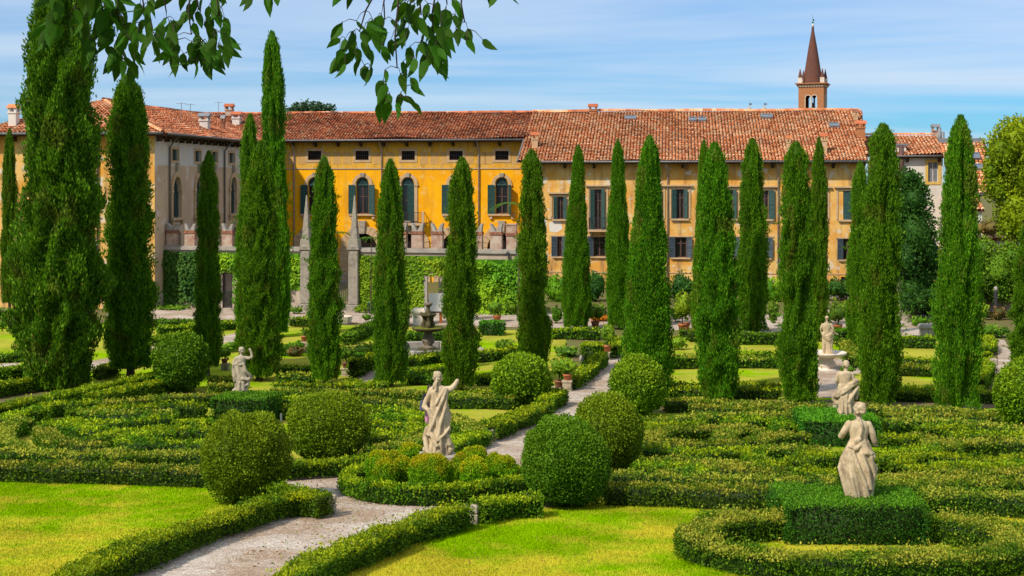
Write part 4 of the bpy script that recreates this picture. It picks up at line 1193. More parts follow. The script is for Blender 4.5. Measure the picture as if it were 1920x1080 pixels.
MB().face([(0.0, 0.004, -0.5), (0.0, 0.004, z_er), (0.0, 6.2, z_er + 1.8), (0.0, 6.2, -0.5)]).build('side_wall', M['ochre'], BR)
MB().face([(xr2, 0.004, -0.5), (xr2, 12.7, -0.5), (xr2, 12.7, 16.6), (xr2, 0.004, z_er)]).build('side_wall', M['ochre'], BR)
RO = (0, -1.1, z_er); RVv = Vector((0, 13.8, 5.25)); rl = RVv.length
xe0, xe1 = bpx(BR, 971, 303, -1.1)[0], bpx(BR, 1628, 303, -1.1)[0]
xt1 = bpx(BR, 1616, 208, 12.7)[0]
roof_tiles(BR, RO, (1, 0, 0), RVv, [(xe0, 0), (xe1, 0), (xt1, rl), (xe0, rl)], M['tile'], seed=11, pitch=0.30, course=0.40, wave=0.06)
MB().face([(xe0, 12.7, 16.8), (xt1, 12.7, 16.8), (xt1, 24, 12.5), (xe0, 24, 12.5)]).build('rear_roof', M['tilebase'], BR)
ridge(BR, (xe0, 12.72, 16.82), (xt1, 12.72, 16.82), M['tile'], r=0.24, seed=13, wave=0.03)
MB().tube([(xe0 - 0.06, -1.15, z_er - 0.02), (xe0 - 0.06, 4.7, z_er + 2.2)], 0.09, 6).build('verge_gutter', M['gutter'], BR)
def rpos(px, py):
    "pixel on the ochre roof plane -> (a, b) in roof coordinates"
    lo_, hi_ = -1.1, 12.7
    for _ in range(40):
        m_ = (lo_ + hi_) / 2; _, z = bpx(BR, px, py, m_)
        if z > z_er + (m_ + 1.1) * 5.25 / 13.8: hi_ = m_
        else: lo_ = m_
        # ray above the roof at this depth means the hit lies farther
        if z > z_er + (m_ + 1.1) * 5.25 / 13.8: lo_, hi_ = m_, 12.7 if hi_ == m_ else hi_
    return bpx(BR, px, py, m_)[0], (m_ + 1.1) * rl / 13.8
def rpos(px, py):
    best = None
    for i in range(400):
        y = -1.1 + 13.8 * i / 399; x, z = bpx(BR, px, py, y); e = abs(z - (z_er + (y + 1.1) * 5.25 / 13.8))
        if best is None or e < best[0]: best = (e, x, y)
    return best[1], (best[2] + 1.1) * rl / 13.8
for px_, py_, wpx in ((1182, 226, 22), (1299, 229, 15), (1317, 229, 15), (1438, 223, 22), (1565, 240, 18)):
    a, b = rpos(px_, py_); skylight(BR, RO, (1, 0, 0), RVv, a, b, wpx / 19.3, 0.95)
def rchim(px, py, w, h, mat, cap, d=None):
    a, b = rpos(px, py); y = b * 13.8 / rl - 1.1; z = z_er + (y + 1.1) * 5.25 / 13.8
    return chimney(BR, a, y, z, w, h, mat, cap, d)
rchim(1003, 277, 0.55, 0.75, M['trim'], M['tiledark'])
rchim(1112, 210, 0.7, 0.1, M['towerbrick'], M['tiledark'])
rchim(1478, 287, 0.35, 0.9, M['trim'], M['terracotta'])
rchim(1545, 286, 0.5, 1.05, M['trim'], M['tiledark'])
rchim(1614, 258, 0.7, 0.85, M['towerbrick'], M['tiledark'])
rchim(1604, 226, 0.4, 0.4, M['trim'], M['terracotta_old'])

# ---- grey left wing (its long side, coloured grey for shade, faces the right, its yellow end faces the garden)
BG = bframe('grey_building', 290, 109.0, 'left palace wing, its long side coloured grey for shade, its garden end yellow')
ze = 13.5
sw = []
holes = []
for x0, x1 in ((322, 334), (365, 376), (397, 407), (429, 439)):
    ya, zt = bpx_side(BG, x0, 279); yb, zb = bpx_side(BG, x1, 298); holes.append((ya, yb, 11.45, 12.35, 0)); sw.append((ya, yb, 11.45, 12.35, 0))
zb_a = bpx_side(BG, 330, 408)[1]; zt_a = bpx_side(BG, 330, 331)[1]
for x0, x1 in ((323, 337.5), (366, 378), (396, 408), (431, 441.5)):
    ya, _ = bpx_side(BG, x0, 330); yb, _ = bpx_side(BG, x1, 330); holes.append((ya, yb, zb_a, zt_a, 1.35)); sw.append((ya, yb, zb_a, zt_a, 1))
for x0, x1 in ((329, 338), (372, 380), (395, 404), (436, 446)):
    ya, _ = bpx_side(BG, x0, 440); yb, _ = bpx_side(BG, x1, 440); holes.append((ya, yb, 1.0, bpx_side(BG, 334, 437)[1], 0)); sw.append((ya, yb, 1.0, bpx_side(BG, 334, 437)[1], 2))
link('side_wall', wall_mesh(0, 31.5, -0.5, ze - 0.1, holes, side=True), BG, M['grey'])
for ya, yb, zb, zt, k in sw:
    f = 0.2
    if k == 1:
        r = (yb - ya) / 2; cu = (ya + yb) / 2; zs_ = zt - r * 1.35
        g_ = MB().box(-0.34, -0.30, ya, yb, zb, zt).build('window', M['dark'], BG)
        mb = MB(); n = int((zs_ - zb) / 0.14)
        for i in range(n): z = zb + 0.07 + i * 0.14; mb.box(-0.22, -0.16, ya + 0.06, yb - 0.06, z - 0.03, z + 0.045)
        mb.box(-0.24, -0.14, ya, ya + 0.06, zb, zs_).box(-0.24, -0.14, yb - 0.06, yb, zb, zs_).box(-0.24, -0.13, cu - 0.03, cu + 0.03, zb, zs_)
        mb.build('shutter', M['shutter'], g_)
        t = MB()
        for q in range(3):
            R0 = 0.2 * r + q * 0.25 * r; t.arch(cu, zs_, R0, R0 + 0.06, 0.13, 0.19, 10)
        tr = t.build('fanlight_tracery', M['shutter'], g_); tr.rotation_euler = (0, 0, rad(90))
        a = MB(); a.arch(cu, zs_, r * 1.05, r * 1.4, -0.14, -0.001, 14); 
        s = a.build('window_arch', M['trim'], BG); s.rotation_euler = (0, 0, rad(90)); s.scale = (1, 1, 1)
        s.data.transform(Matrix.Translation((0, 0, zs_)) @ Matrix.Diagonal((1, 1, 1.3, 1)) @ Matrix.Translation((0, 0, -zs_)))
        tr.data.transform(Matrix.Translation((0, 0, zs_)) @ Matrix.Diagonal((1, 1, 1.2, 1)) @ Matrix.Translation((0, 0, -zs_)))
        j = MB()
        for sg in (-1, 1): x = cu + sg * r * 1.22; j.box(0.001, 0.12, x - r * 0.17, x + r * 0.17, zb, zs_ - 0.1)
        j.build('window_jamb', M['trim'], BG)
        for sg in (-1, 1): x = cu + sg * r * 1.25; MB().box(0.001, 0.17, x - r*0.3, x + r*0.3, zs_ - 0.098, zs_ + 0.05).build('impost', M['trim'], BG)
        MB().box(0.001, 0.3, ya - 0.5, yb + 0.5, zb - 0.2, zb - 0.002).build('window_sill', M['trim'], BG)
        for sg in (-1, 1): x = cu + sg * (r + 0.2); MB().box(0.001, 0.24, x - 0.15, x + 0.15, zb - 0.55, zb - 0.204).build('sill_bracket', M['trim'], BG)
        MB().box(0.001, 0.25, cu - 0.2, cu + 0.2, zt + r * 0.55, zt + r * 0.55 + 0.6).build('keystone', M['stone'], BG)
    else:
        g_ = MB().box(-0.34, -0.30, ya, yb, zb, zt).build('window', M['dark'], BG)
        if k == 0:
            mb = MB()
            for i in range(7): z = zb + 0.08 + i * 0.125; mb.box(-0.2, -0.15, ya, yb, z - 0.03, z + 0.03)
            mb.build('louvre', M['shutter'], g_)
        MB().box(0.001, 0.06, ya - f, ya, zb - f, zt + f).box(0.001, 0.06, yb, yb + f, zb - f, zt + f).box(0.001, 0.06, ya, yb, zt, zt + f).box(0.001, 0.06, ya, yb, zb - f, zb).build('window_surround', M['trim'], BG)
for px_ in (316, 419):
    yy, _ = bpx_side(BG, px_, 350); downpipe(BG, yy, 3.0, ze - 0.1, mat='gutter', side=True)
link('garden_end_wall', wall_mesh(-14, 0, -0.5, ze - 0.1, []), BG, M['ochre'])
for px_ in (184,):
    u, _ = bpx(BG, px_, 350); downpipe(BG, u, 1.0, ze - 0.1, mat='gutter')
eave(BG, 0.0, 31, ze, 1.0, side=True, step=1.7); eave(BG, -15, 1.0, ze, 1.0, step=1.7)
MB().face([(-14, 0.004, -0.5), (-14, 0.004, ze), (-14, 31, ze), (-14, 31, -0.5)]).build('side_wall', M['ochre'], BG)
zr = 16.45; hx = 8.0
vfr = Vector((0, hx, zr - ze)); lfr = vfr.length
roof_tiles(BG, (0, -1.0, ze), (1, 0, 0), vfr, [(-15, 0), (1, 0), (-7, lfr)], M['tile'], seed=21, pitch=0.30, course=0.42)
vri = Vector((-hx, 0, zr - ze))
roof_tiles(BG, (1.0, -1.0, ze), (0, 1, 0), vri, [(0, 0), (33.5, 0), (33.5, lfr), (hx, lfr)], M['tiledark'], seed=22, pitch=0.30, course=0.42)
MB().face([(-15, -1, ze), (-7, 7, zr), (-7, 32.5, zr), (-15, 32.5, ze)]).build('rear_roof', M['tilebase'], BG)
ridge(BG, (-7, 7, zr + 0.05), (-7, 32.5, zr + 0.05), M['tiledark'], seed=23, wave=0.05)
ridge(BG, (1.0, -1.0, ze + 0.08), (-7, 7, zr + 0.05), M['tile'], seed=24, wave=0.02)
u, z = bpx(BG, 26, 238, 0.8); chimney(BG, u, 0.8, z, 0.62, 1.05, M['whitewall'], M['tile'])
yv = 18.0
for px_, py_, w, h in ((384, 246, 0.75, 0.9), (418, 246, 0.3, 0.75)):
    yy, z = bpx_side(BG, px_, py_, -2.0); chimney(BG, -2.0, yy, z, w, h, M['whitewall'] if w > 0.5 else M['terracotta_old'], M['lead'])
def antenna(px, by, ty, d, label):
    b = PD(px, by, d); h = (by - ty) * d / F
    r = empty('antenna', b, 0.3, label, 'antenna', 'aerials on the palace roof')
    MB().tube([(0, 0, -0.6), (0, 0, h)], 0.025, 6).build('mast', M['antenna'], r)
    mb = MB(); mb.tube([(-0.45, 0, h - 0.1), (0.45, 0, h - 0.1)], 0.015, 5)
    for k in range(5): x = -0.4 + 0.2 * k; mb.tube([(x, -0.25, h - 0.1), (x, 0.25, h - 0.1)], 0.01, 4)
    mb.build('rods', M['antenna'], r)
antenna(340, 206, 192, 124, 'aerial on the roof ridge of the left wing, leftmost of three')
antenna(357, 212, 194, 130, 'aerial on the roof ridge, middle one of three')
antenna(410, 214, 190, 147, 'aerial rising behind the yellow building roof, near its chimney')
for px_, lab in ((1405, 'small finial with a vane behind the ochre roof ridge, the smaller one'), (1433, 'small domed finial with a dark vane behind the ochre roof ridge')):
    b = PD(px_, 208, 150); r = empty('roof_finial', b, 0, lab, 'finial', 'finials behind the ochre roof')
    MB().lathe([(0.3, -1.5), (0.3, 0.0), (0.22, 0.25), (0.08, 0.42), (0.04, 0.5)], 12).build('dome', M['stone'], r, True)
    MB().tube([(0, 0, 0.4), (0, 0, 0.85)], 0.03, 5).box(-0.02, 0.28, -0.015, 0.015, 0.62, 0.82).build('vane', M['lead'], r)

# ---- church tower, far behind
dT = 300.0
T = empty('church_tower', Vector(((1524 - 960) / F * dT, dT, 0)), rad(-20), 'brick bell tower with a tall dark conical spire and corner pinnacles', 'tower')
kT = dT / F
zc0, zc1 = HC + (HOR - 164) * kT, HC + (HOR - 156) * kT
zb0, zb1 = HC + (HOR - 206) * kT, HC + (HOR - 180) * kT
hw_ = 2.62
holes = []
for cx_ in (-0.62, 0.68): holes.append((cx_ - 0.52, cx_ + 0.52, zb0, zb1, 1.0))
for k in range(4):
    me = wall_mesh(-hw_, hw_, 0, zc0, holes, depth=0.6)
    o_ = link('shaft_wall', me, T, M['towerbrick']); a = k * math.pi / 2
    o_.rotation_euler = (0, 0, a); o_.location = (hw_ * math.sin(a), -hw_ * math.cos(a), 0)
    for cx_ in (-0.62, 0.68):
        w = MB().arch(cx_, zb1 - 0.52, 0.53, 0.64, -0.12, -0.002, 12).box(cx_ - 0.64, cx_ - 0.53, -0.12, -0.002, zb0, zb1 - 0.521).box(cx_ + 0.53, cx_ + 0.64, -0.12, -0.002, zb0, zb1 - 0.521).build('belfry_arch', M['marble'], T)
        w.rotation_euler = o_.rotation_euler; w.location = o_.location
    w = MB().box(-0.85 + 0.09, 0.9, -0.15, -0.002, zb0 - 0.3, zb0 - 0.002).build('belfry_sill', M['marble'], T); w.rotation_euler = o_.rotation_euler; w.location = o_.location
MB().lathe([(0.1, zb0 + 1.5), (0.28, zb0 + 1.4), (0.35, zb0 + 0.8), (0.62, zb0 + 0.45)], 14).build('bell', M['lead'], T, True)
mb = MB()
for k, (a, b, c) in enumerate(((zc0, 0.28, 0.10), (zc0 + 0.28, 0.3, 0.35), (zc0 + 0.58, 0.22, 0.62))): mb.box(-hw_ - c, hw_ + c, -hw_ - c, hw_ + c, a, a + b - 0.002)
mb.build('cornice', M['towerbrick'], T)
for k in range(4):
    mb = MB()
    for i in range(16): x = -hw_ + 0.16 + i * (2 * hw_ - 0.32) / 15; mb.box(x - 0.08, x + 0.08, -hw_ - 0.28, -hw_ - 0.1, zc0 + 0.02, zc0 + 0.27)
    o_ = mb.build('dentils', M['marble'], T); o_.rotation_euler = (0, 0, k * math.pi / 2)
zq = zc0 + 0.8; zt_ = HC + (HOR - 51) * kT
MB().lathe([(2.15, zq), (1.62, zq + (zt_ - zq) * 0.26), (0.95, zq + (zt_ - zq) * 0.62), (0.30, zq + (zt_ - zq) * 0.93), (0.24, zt_)], 24).build('spire', M['spire'], T, False)
MB().lathe([(0.26, zt_), (0.22, zt_ + 0.5), (0.18, zt_ + 0.55), (0.1, zt_ + 0.8)], 12).build('spire_tip', M['marble'], T, True)
MB().lathe([(0.05, zt_ + 0.7), (0.2, zt_ + 0.9), (0.2, zt_ + 1.05), (0.04, zt_ + 1.2), (0.03, zt_ + 2.6)], 10).box(0.02, 0.3, -0.05, 0.05, zt_ + 1.3, zt_ + 1.7).build('weather_vane', M['green_plastic'], T)
for sx in (-1, 1):
    for sy in (-1, 1):
        x, y = sx * 2.3, sy * 2.3
        p = MB().box(x - 0.42, x + 0.42, y - 0.42, y + 0.42, zq - 0.002, zq + 1.15).build('pinnacle', M['marble'], T)
        MB().lathe([(0.5, zq + 1.15), (0.42, zq + 1.25), (0.06, zq + 3.0)], 10, x, y).build('pinnacle_cone', M['spire'], p)
        MB().lathe([(0.05, zq + 3.0), (0.11, zq + 3.1), (0.02, zq + 3.3)], 8, x, y).build('pinnacle_ball', M['marble'], p)

# ---- white house with a red roof at the right
BH = bframe('white_house', 1672, 136.0, 'pale house with a red tile roof and a louvred window, right of the ochre wing')
xw, _ = bpx(BH, 1768, 300); zw = bpx(BH, 1700, 293)[1]
wa, zt = bpx(BH, 1740, 304); wb, zb = bpx(BH, 1759, 341)
link('wall', wall_mesh(-2.0, xw, -0.5, zw, [(wa, wb, zb, zt, 0)]), BH, M['whitewall'])
MB().face([(xw, 0.004, -0.5), (xw, 7, -0.5), (xw, 7, zw + 1.5), (xw, 0.004, zw)]).build('side_wall', M['whitewall'], BH)
window_fill(BH, wa, wb, zb, zt, framemat='whitewall', trans=False)
for a_, b_ in ((wa + 0.1, (wa + wb) / 2 - 0.08), ((wa + wb) / 2 + 0.08, wb - 0.1)):
    shutter_leaf(BH, a_, zb + 0.1, zt - 0.1, b_ - a_, 0.18, 1, 0.0, M['lead'])
f = 0.25
MB().box(wa - f, wa, -0.06, -0.001, zb - f, zt + f).box(wb, wb + f, -0.06, -0.001, zb - f, zt + f).box(wa, wb, -0.06, -0.001, zt, zt + f).box(wa, wb, -0.06, -0.001, zb - f, zb).build('window_surround', M['paleyellow'], BH)
hr = bpx(BH, 1720, 254, 6.5)[1]; vv = Vector((0, 7.1, hr - zw)); ll = vv.length
x1e = bpx(BH, 1773, 290, -0.6)[0]; x1t = bpx(BH, 1755, 252, 6.5)[0]
roof_tiles(BH, (0, -0.6, zw + 0.05), (1, 0, 0), vv, [(-3, 0), (x1e, 0), (x1t, ll), (-3, ll)], M['tile'], seed=31, pitch=0.34, course=0.44)
ridge(BH, (-3, 6.5, hr + 0.08), (x1t, 6.5, hr + 0.08), M['tile'], seed=33)
eave(BH, -2, x1e, zw + 0.05, 0.55, gut=True, step=3)
u, z = bpx(BH, 1754, 252, 6); chimney(BH, u, 6, z, 0.6, 0.3, M['brick'], M['lead'])
u, z = bpx(BH, 1683, 296, 1.0)
MB().box(u - 0.5, u + 0.75, 0.6, 1.6, z - 0.5, z + 1.2).build('dormer_box', M['whitewall'], BH)
MB().box(u - 0.7, u + 0.95, 0.4, 1.8, z + 1.2, z + 1.35).build('dormer_roof', M['lead'], BH)
u, z = bpx(BH, 1690, 325, -0.2); MB().tube([(u, -0.25, z - 1.2), (u, -0.25, z + 2.6)], 0.24, 10).build('flue_pipe', M['frame'], BH, True)
for px_, hh in ((1762, 1.2), (1768, 0.8)):
    u, z = bpx(BH, px_, 262, 5.0); MB().tube([(u, 5, z - 1), (u, 5, z + hh)], 0.16, 8).build('flue_pipe', M['lead'], BH, True)
# ---- house with roof windows behind the far right cypress
BJ = bframe('tiled_house', 1805, 128.0, 'low house with red tile roof and two roof windows beside the golden tree')
z1 = bpx(BJ, 1825, 364)[1]; v1 = Vector((0, 8.2, bpx(BJ, 1825, 266, 8.2)[1] - z1)); l1 = v1.length
x1 = bpx(BJ, 1853, 360)[0]
MB().box(-0.4, x1 - 0.6, 0.5, 8, -0.5, z1 - 0.1).build('wall', M['ochre'], BJ)
roof_tiles(BJ, (0, 0, z1), (1, 0, 0), v1, [(-0.6, 0), (x1, 0), (x1 + 1.5, l1), (-0.6, l1)], M['tile'], seed=41, pitch=0.34, course=0.44)
MB().box(-0.6, x1 + 1.4, 8.0, 8.5, z1 + v1.z - 0.1, z1 + v1.z + 0.35).build('roof_parapet', M['lead'], BJ)
eave(BJ, -0.5, x1 - 0.3, z1, 0.1, step=4)
def jpos(px, py):
    best = None
    for i in range(300):
        y = 8.2 * i / 299; x, z = bpx(BJ, px, py, y); e = abs(z - (z1 + y * v1.z / 8.2))
        if best is None or e < best[0]: best = (e, x, y)
    return best[1], best[2] * l1 / 8.2
for px_, py_, w, h in ((1824, 300, 1.4, 1.0), (1826, 320, 1.7, 0.9)):
    a, b = jpos(px_, py_); skylight(BJ, (0, 0, z1), (1, 0, 0), v1, a, b, w, h)
z2 = bpx(BJ, 1825, 395, -2.5)[1]; v2 = Vector((0, 2.6, bpx(BJ, 1825, 374, 0.2)[1] - z2))
roof_tiles(BJ, (0, -2.5, z2), (1, 0, 0), v2, [(-0.6, 0), (x1 - 0.8, 0), (x1 - 0.8, v2.length), (-0.6, v2.length)], M['tile'], name='lean_to_tiles', seed=43, pitch=0.34, course=0.44)
MB().box(-0.4, x1 - 1.0, -2.2, 0.45, -0.5, z2 - 0.02).build('lean_to_wall', M['whitewall'], BJ)

# ------------------------------------------------------------------ garden wall with merlons, ivy, gate
pa, pb = PD(290, 575, F * HC / (575 - HOR)), PD(965, 590, F * HC / (590 - HOR))
wang = math.atan2(pb.y - pa.y, pb.x - pa.x)
GW = empty('garden_wall', Vector((pa.x, pa.y, 0)), wang, 'long garden wall with brick swallowtail merlons, overgrown by ivy', 'wall')
def wloc(px, py, y=0.0): return bpx(GW, px, py, y)
xl0 = 0.0; xg0 = wloc(563, 470)[0]; xg1 = wloc(676, 470)[0]; xend = wloc(968, 470)[0]
zc_l = 4.78
d0, d1 = wloc(798, 520)[0], wloc(834, 520)[0]; zd = wloc(815, 517)[1]
e0, e1 = wloc(417, 520)[0], wloc(436, 520)[0]; zE = wloc(425, 511)[1]
for (a, b, hl) in ((xl0, xg0, [(e0, e1, -0.5, zE, 0)]), (xg1, xend, [(d0, d1, -0.5, zd, 0.15)])):
    link('wall_face', wall_mesh(a, b, -0.5, zc_l - 0.3, hl, depth=0.6), GW, M['wallplaster'])
    for p, q in ([(a, hl[0][0]), (hl[0][1], b)]):
        MB().box(p, q, 0.005, 0.6, -0.5, zc_l - 0.302).build('wall_body', M['wallplaster'], GW)
    MB().box(a, b, -0.16, 0.75, zc_l - 0.3, zc_l - 0.08).build('coping', M['coping'], GW)
    MB().box(a, b, -0.06, 0.66, zc_l - 0.078, zc_l).build('coping_top', M['coping'], GW)
    mb = hl[0]; MB().box(mb[0], mb[1], 0.003, 0.6, mb[3] + 0.01, zc_l - 0.31).build('lintel', M['wallplaster'], GW)
# stone frame of the opening, rusticated pier seen through it, iron gate in the small door
MB().box(d0 - 0.12, d0 + 0.15, -0.08, 0.0, 0, zd).box(d1 - 0.15, d1 + 0.12, -0.08, 0.0, 0, zd).build('doorway_frame', M['coping'], GW)
pier = empty('stone_pier', GW.matrix_basis @ Vector(((d0 + d1) / 2 - 0.15, 3.2, 0)), wang, 'rusticated stone pier seen through the doorway in the ivy wall', 'pier')
for k in range(8): MB().frustum(0, 0, k * 0.48 + 0.02, k * 0.48 + 0.46, 0.46, 0.3, 0.46, 0.3).build('stone_block', M['marble'], pier, bevel=0.03)
mb = MB()
for k in range(8): x = e0 + (e1 - e0) * (k + 0.5) / 8; mb.box(x - 0.018, x + 0.018, 0.1, 0.136, 0.05, zE - 0.1)
mb.box(e0, e1, 0.09, 0.146, 1.3, 1.36).box(e0, e1, 0.09, 0.146, zE - 0.1, zE - 0.04)
mb.build('small_iron_gate', M['iron'], GW)
def merlon(px, w, zb, zt, flat=False):
    x, _ = wloc(px, 450); y0, y1 = 0.1, 0.55; h = w / 2
    zm = zb + (zt - zb) * 0.56
    o_ = MB().box(x - h, x + h, y0, y1, zb, zm).build('merlon', M['brick'], GW)
    MB().box(x - h*1.12, x + h*1.12, y0 - 0.06, y1 + 0.06, zm + 0.001, zm + 0.12).box(x - h*1.05, x + h*1.05, y0 - 0.03, y1 + 0.03, zm + 0.121, zm + 0.22).build('moulding', M['terracotta_old'], o_)
    if flat:
        MB().box(x - h, x + h, y0, y1, zm + 0.221, zt).box(x - h*1.1, x + h*1.1, y0 - 0.05, y1 + 0.05, zt + 0.001, zt + 0.1).build('merlon_head', M['brick'], o_)
        return
    # swallowtail: two curved horns
    z0 = zm + 0.221; H = zt - z0
    prof = [(-1.0, 0), (1.0, 0), (1.05, 0.55), (1.20, 0.90), (1.12, 1.0), (0.80, 0.93), (0.45, 0.55), (0.16, 0.16), (0, 0.04), (-0.16, 0.16), (-0.45, 0.55), (-0.80, 0.93), (-1.12, 1.0), (-1.20, 0.90), (-1.05, 0.55)]
    b = MB(); f_ = [b.bm.verts.new((x + a * h * 0.92, y0 + 0.02, z0 + c * H)) for a, c in prof]; k_ = [b.bm.verts.new((x + a * h * 0.92, y1 - 0.02, z0 + c * H)) for a, c in prof]
    n = len(prof)
    for L_, rev in ((f_, False), (k_, True)):
        for poly in ([0, 1, 8], [1, 2, 7, 8], [2, 3, 4, 5], [2, 5, 6, 7], [0, 8, 9, 14], [14, 11, 12, 13], [14, 9, 10, 11]):
            q = [L_[i] for i in poly]; b.bm.faces.new(q[::-1] if rev else q)
    for i in range(n): b.bm.faces.new((f_[i], k_[i], k_[(i+1) % n], f_[(i+1) % n]))
    b.build('merlon_head', M['coping'], o_)
for px_ in (320, 354, 390, 424.5, 460): merlon(px_, 0.86, zc_l, zc_l + 1.75)
for px_ in (750, 781, 818, 854, 892, 929): merlon(px_, 0.88, zc_l, zc_l + 1.9)
merlon(958, 0.75, zc_l, zc_l + 1.8, True)
lamp = MB(); u, z = wloc(951, 478, -0.2); lamp.box(u - 0.12, u + 0.12, -0.35, -0.16, z - 0.08, z + 0.1).tube([(u - 0.1, -0.25, z + 0.1), (u + 0.12, -0.25, z + 0.25)], 0.04, 6)
lamp.build('wall_lamp', M['iron'], GW)
# ivy on the wall: one object per face
def ivy(label, x0, x1, z0, z1, mat, holes=(), seed=1, bump=0.28, top_fade=0.25, bot=0.0):
    rng = np.random.default_rng(seed)
    leaf = 0.20; m = int((x1 - x0) * (z1 - z0) * 120)
    X = np.column_stack([x0 + (x1 - x0) * rng.random(m), np.zeros(m), z0 + (z1 - z0) * rng.random(m)])
    nf = fourier(rng, 14, 1.3); nf2 = fourier(rng, 12, 3.0)
    a = nf(X); keep = np.ones(m, bool)
    keep &= X[:, 2] < z1 - top_fade * (0.5 + 0.5 * nf2(X * np.array([1, 0, 0]))) 
    keep &= X[:, 2] > z0 + bot * (0.8 + 0.9 * nf2(X * np.array([0.7, 0, 0]) + 5))
    for (ha, hb, hz) in holes: keep &= ~((X[:, 0] > ha) & (X[:, 0] < hb) & (X[:, 2] < hz))
    th = bump * (0.6 + 0.5 * a + 0.3 * nf2(X))
    X[:, 1] = -0.05 - np.clip(th, 0.03, 0.6) * (0.4 + 0.6 * rng.random(m))
    X = X[keep]
    N = np.repeat(np.array([[0, -1.0, 0.35]]), len(X), 0)
    n = len(X)
    d = norm(rng.normal(size=(n, 3)) * np.array([0.5, 0.35, 0.3]) + np.array([0, -0.35, -0.75])); s = norm(np.cross(d, N + rng.normal(size=(n, 3)) * 0.35))
    l = (leaf * (0.6 + 0.7 * rng.random(n)))[:, None]
    V = np.stack([X, X + d*l*0.4 + s*l*0.48, X + d*l, X + d*l*0.4 - s*l*0.48], 1).reshape(-1, 3)
    tip = np.clip(0.5 + 0.5 * nf(X * 0.6 + 9), 0, 1)
    # woody underlayer so the wall does not show between the leaves
    xs = np.arange(x0 + 0.1, x1 - 0.1, 0.35); zs = np.arange(z0 + 0.2 + bot, z1 - 0.3, 0.35)
    uV, uQ = [], []
    for xx in xs:
        for zz_ in zs:
            if any(ha - 0.3 < xx < hb + 0.1 and zz_ < hz + 0.1 for ha, hb, hz in holes): continue
            b = len(uV); uV += [(xx, -0.04, zz_), (xx + 0.34, -0.04, zz_), (xx + 0.34, -0.05, zz_ + 0.34), (xx, -0.05, zz_ + 0.34)]; uQ.append((b, b+1, b+2, b+3))
    me = fol_mesh('ivy', [(V, np.arange(4*n).reshape(n, 4), np.repeat(tip, 4)), (np.array(uV), uQ, 0.0)])
    o_ = link('ivy', me, None, M[mat]); o_.location = GW.location; o_.rotation_euler = GW.rotation_euler
    return tag(o_, label, 'ivy', 'ivy on the garden wall')
zi = wloc(350, 466)[1]
ivy('dense dark green ivy covering the wall below the grey wing', 0.05, wloc(405, 500)[0], 0.25, zi, 'ivydark', seed=2)
ivy('yellowish green ivy beside the first obelisk gate post', wloc(405, 500)[0] + 0.05, wloc(575, 500)[0], 0.4, zi - 0.15, 'ivy', holes=[(e0 - 0.15, e1 + 0.15, zE + 0.1)], seed=3, bot=0.9)
ivy('light green ivy around the doorway right of the gate', wloc(668, 500)[0], wloc(850, 500)[0], 0.2, wloc(760, 478)[1], 'ivy', holes=[(d0 - 0.1, d1 + 0.1, zd + 0.05)], seed=4)
ivy('thick green creeper right of the fountain, below the merlons', wloc(850, 500)[0] + 0.05, xend + 1.5, 0.0, wloc(900, 481)[1], 'ivy', seed=5, bump=0.5, top_fade=0.35)

def obelisk(px, label):
    x, _ = wloc(px, 500)
    g = GW.matrix_basis @ Vector((x, 0.0, 0)); g.z = 0
    r = empty('obelisk_post', g, wang, label, 'obelisk', 'obelisk gate posts')
    zt = wloc(px, 366)[1]; zm = wloc(px, 450)[1]
    MB().box(-0.54, 0.54, -0.54, 0.54, -0.2, 0.5).build('foot', M['obelisk'], r, bevel=0.04)
    MB().frustum(0, 0, 0.5, zm - 0.75, 0.40, 0.40, 0.38, 0.38).build('shaft', M['obelisk'], r, bevel=0.05)
    MB().box(-0.48, 0.48, -0.47, 0.47, zm - 0.75, zm - 0.55).frustum(0, 0, zm - 0.549, zm + 0.1, 0.42, 0.42, 0.36, 0.36).build('cap', M['obelisk'], r, bevel=0.03)
    MB().frustum(0, 0, zm + 0.101, zt, 0.30, 0.30, 0.04, 0.04).build('spike', M['obelisk'], r, bevel=0.02)
    return r
obelisk(575, 'stone gate post with a tall obelisk spike, the one nearer the grey wing')
obelisk(665, 'stone gate post with a tall obelisk spike, the one beside the green bin')
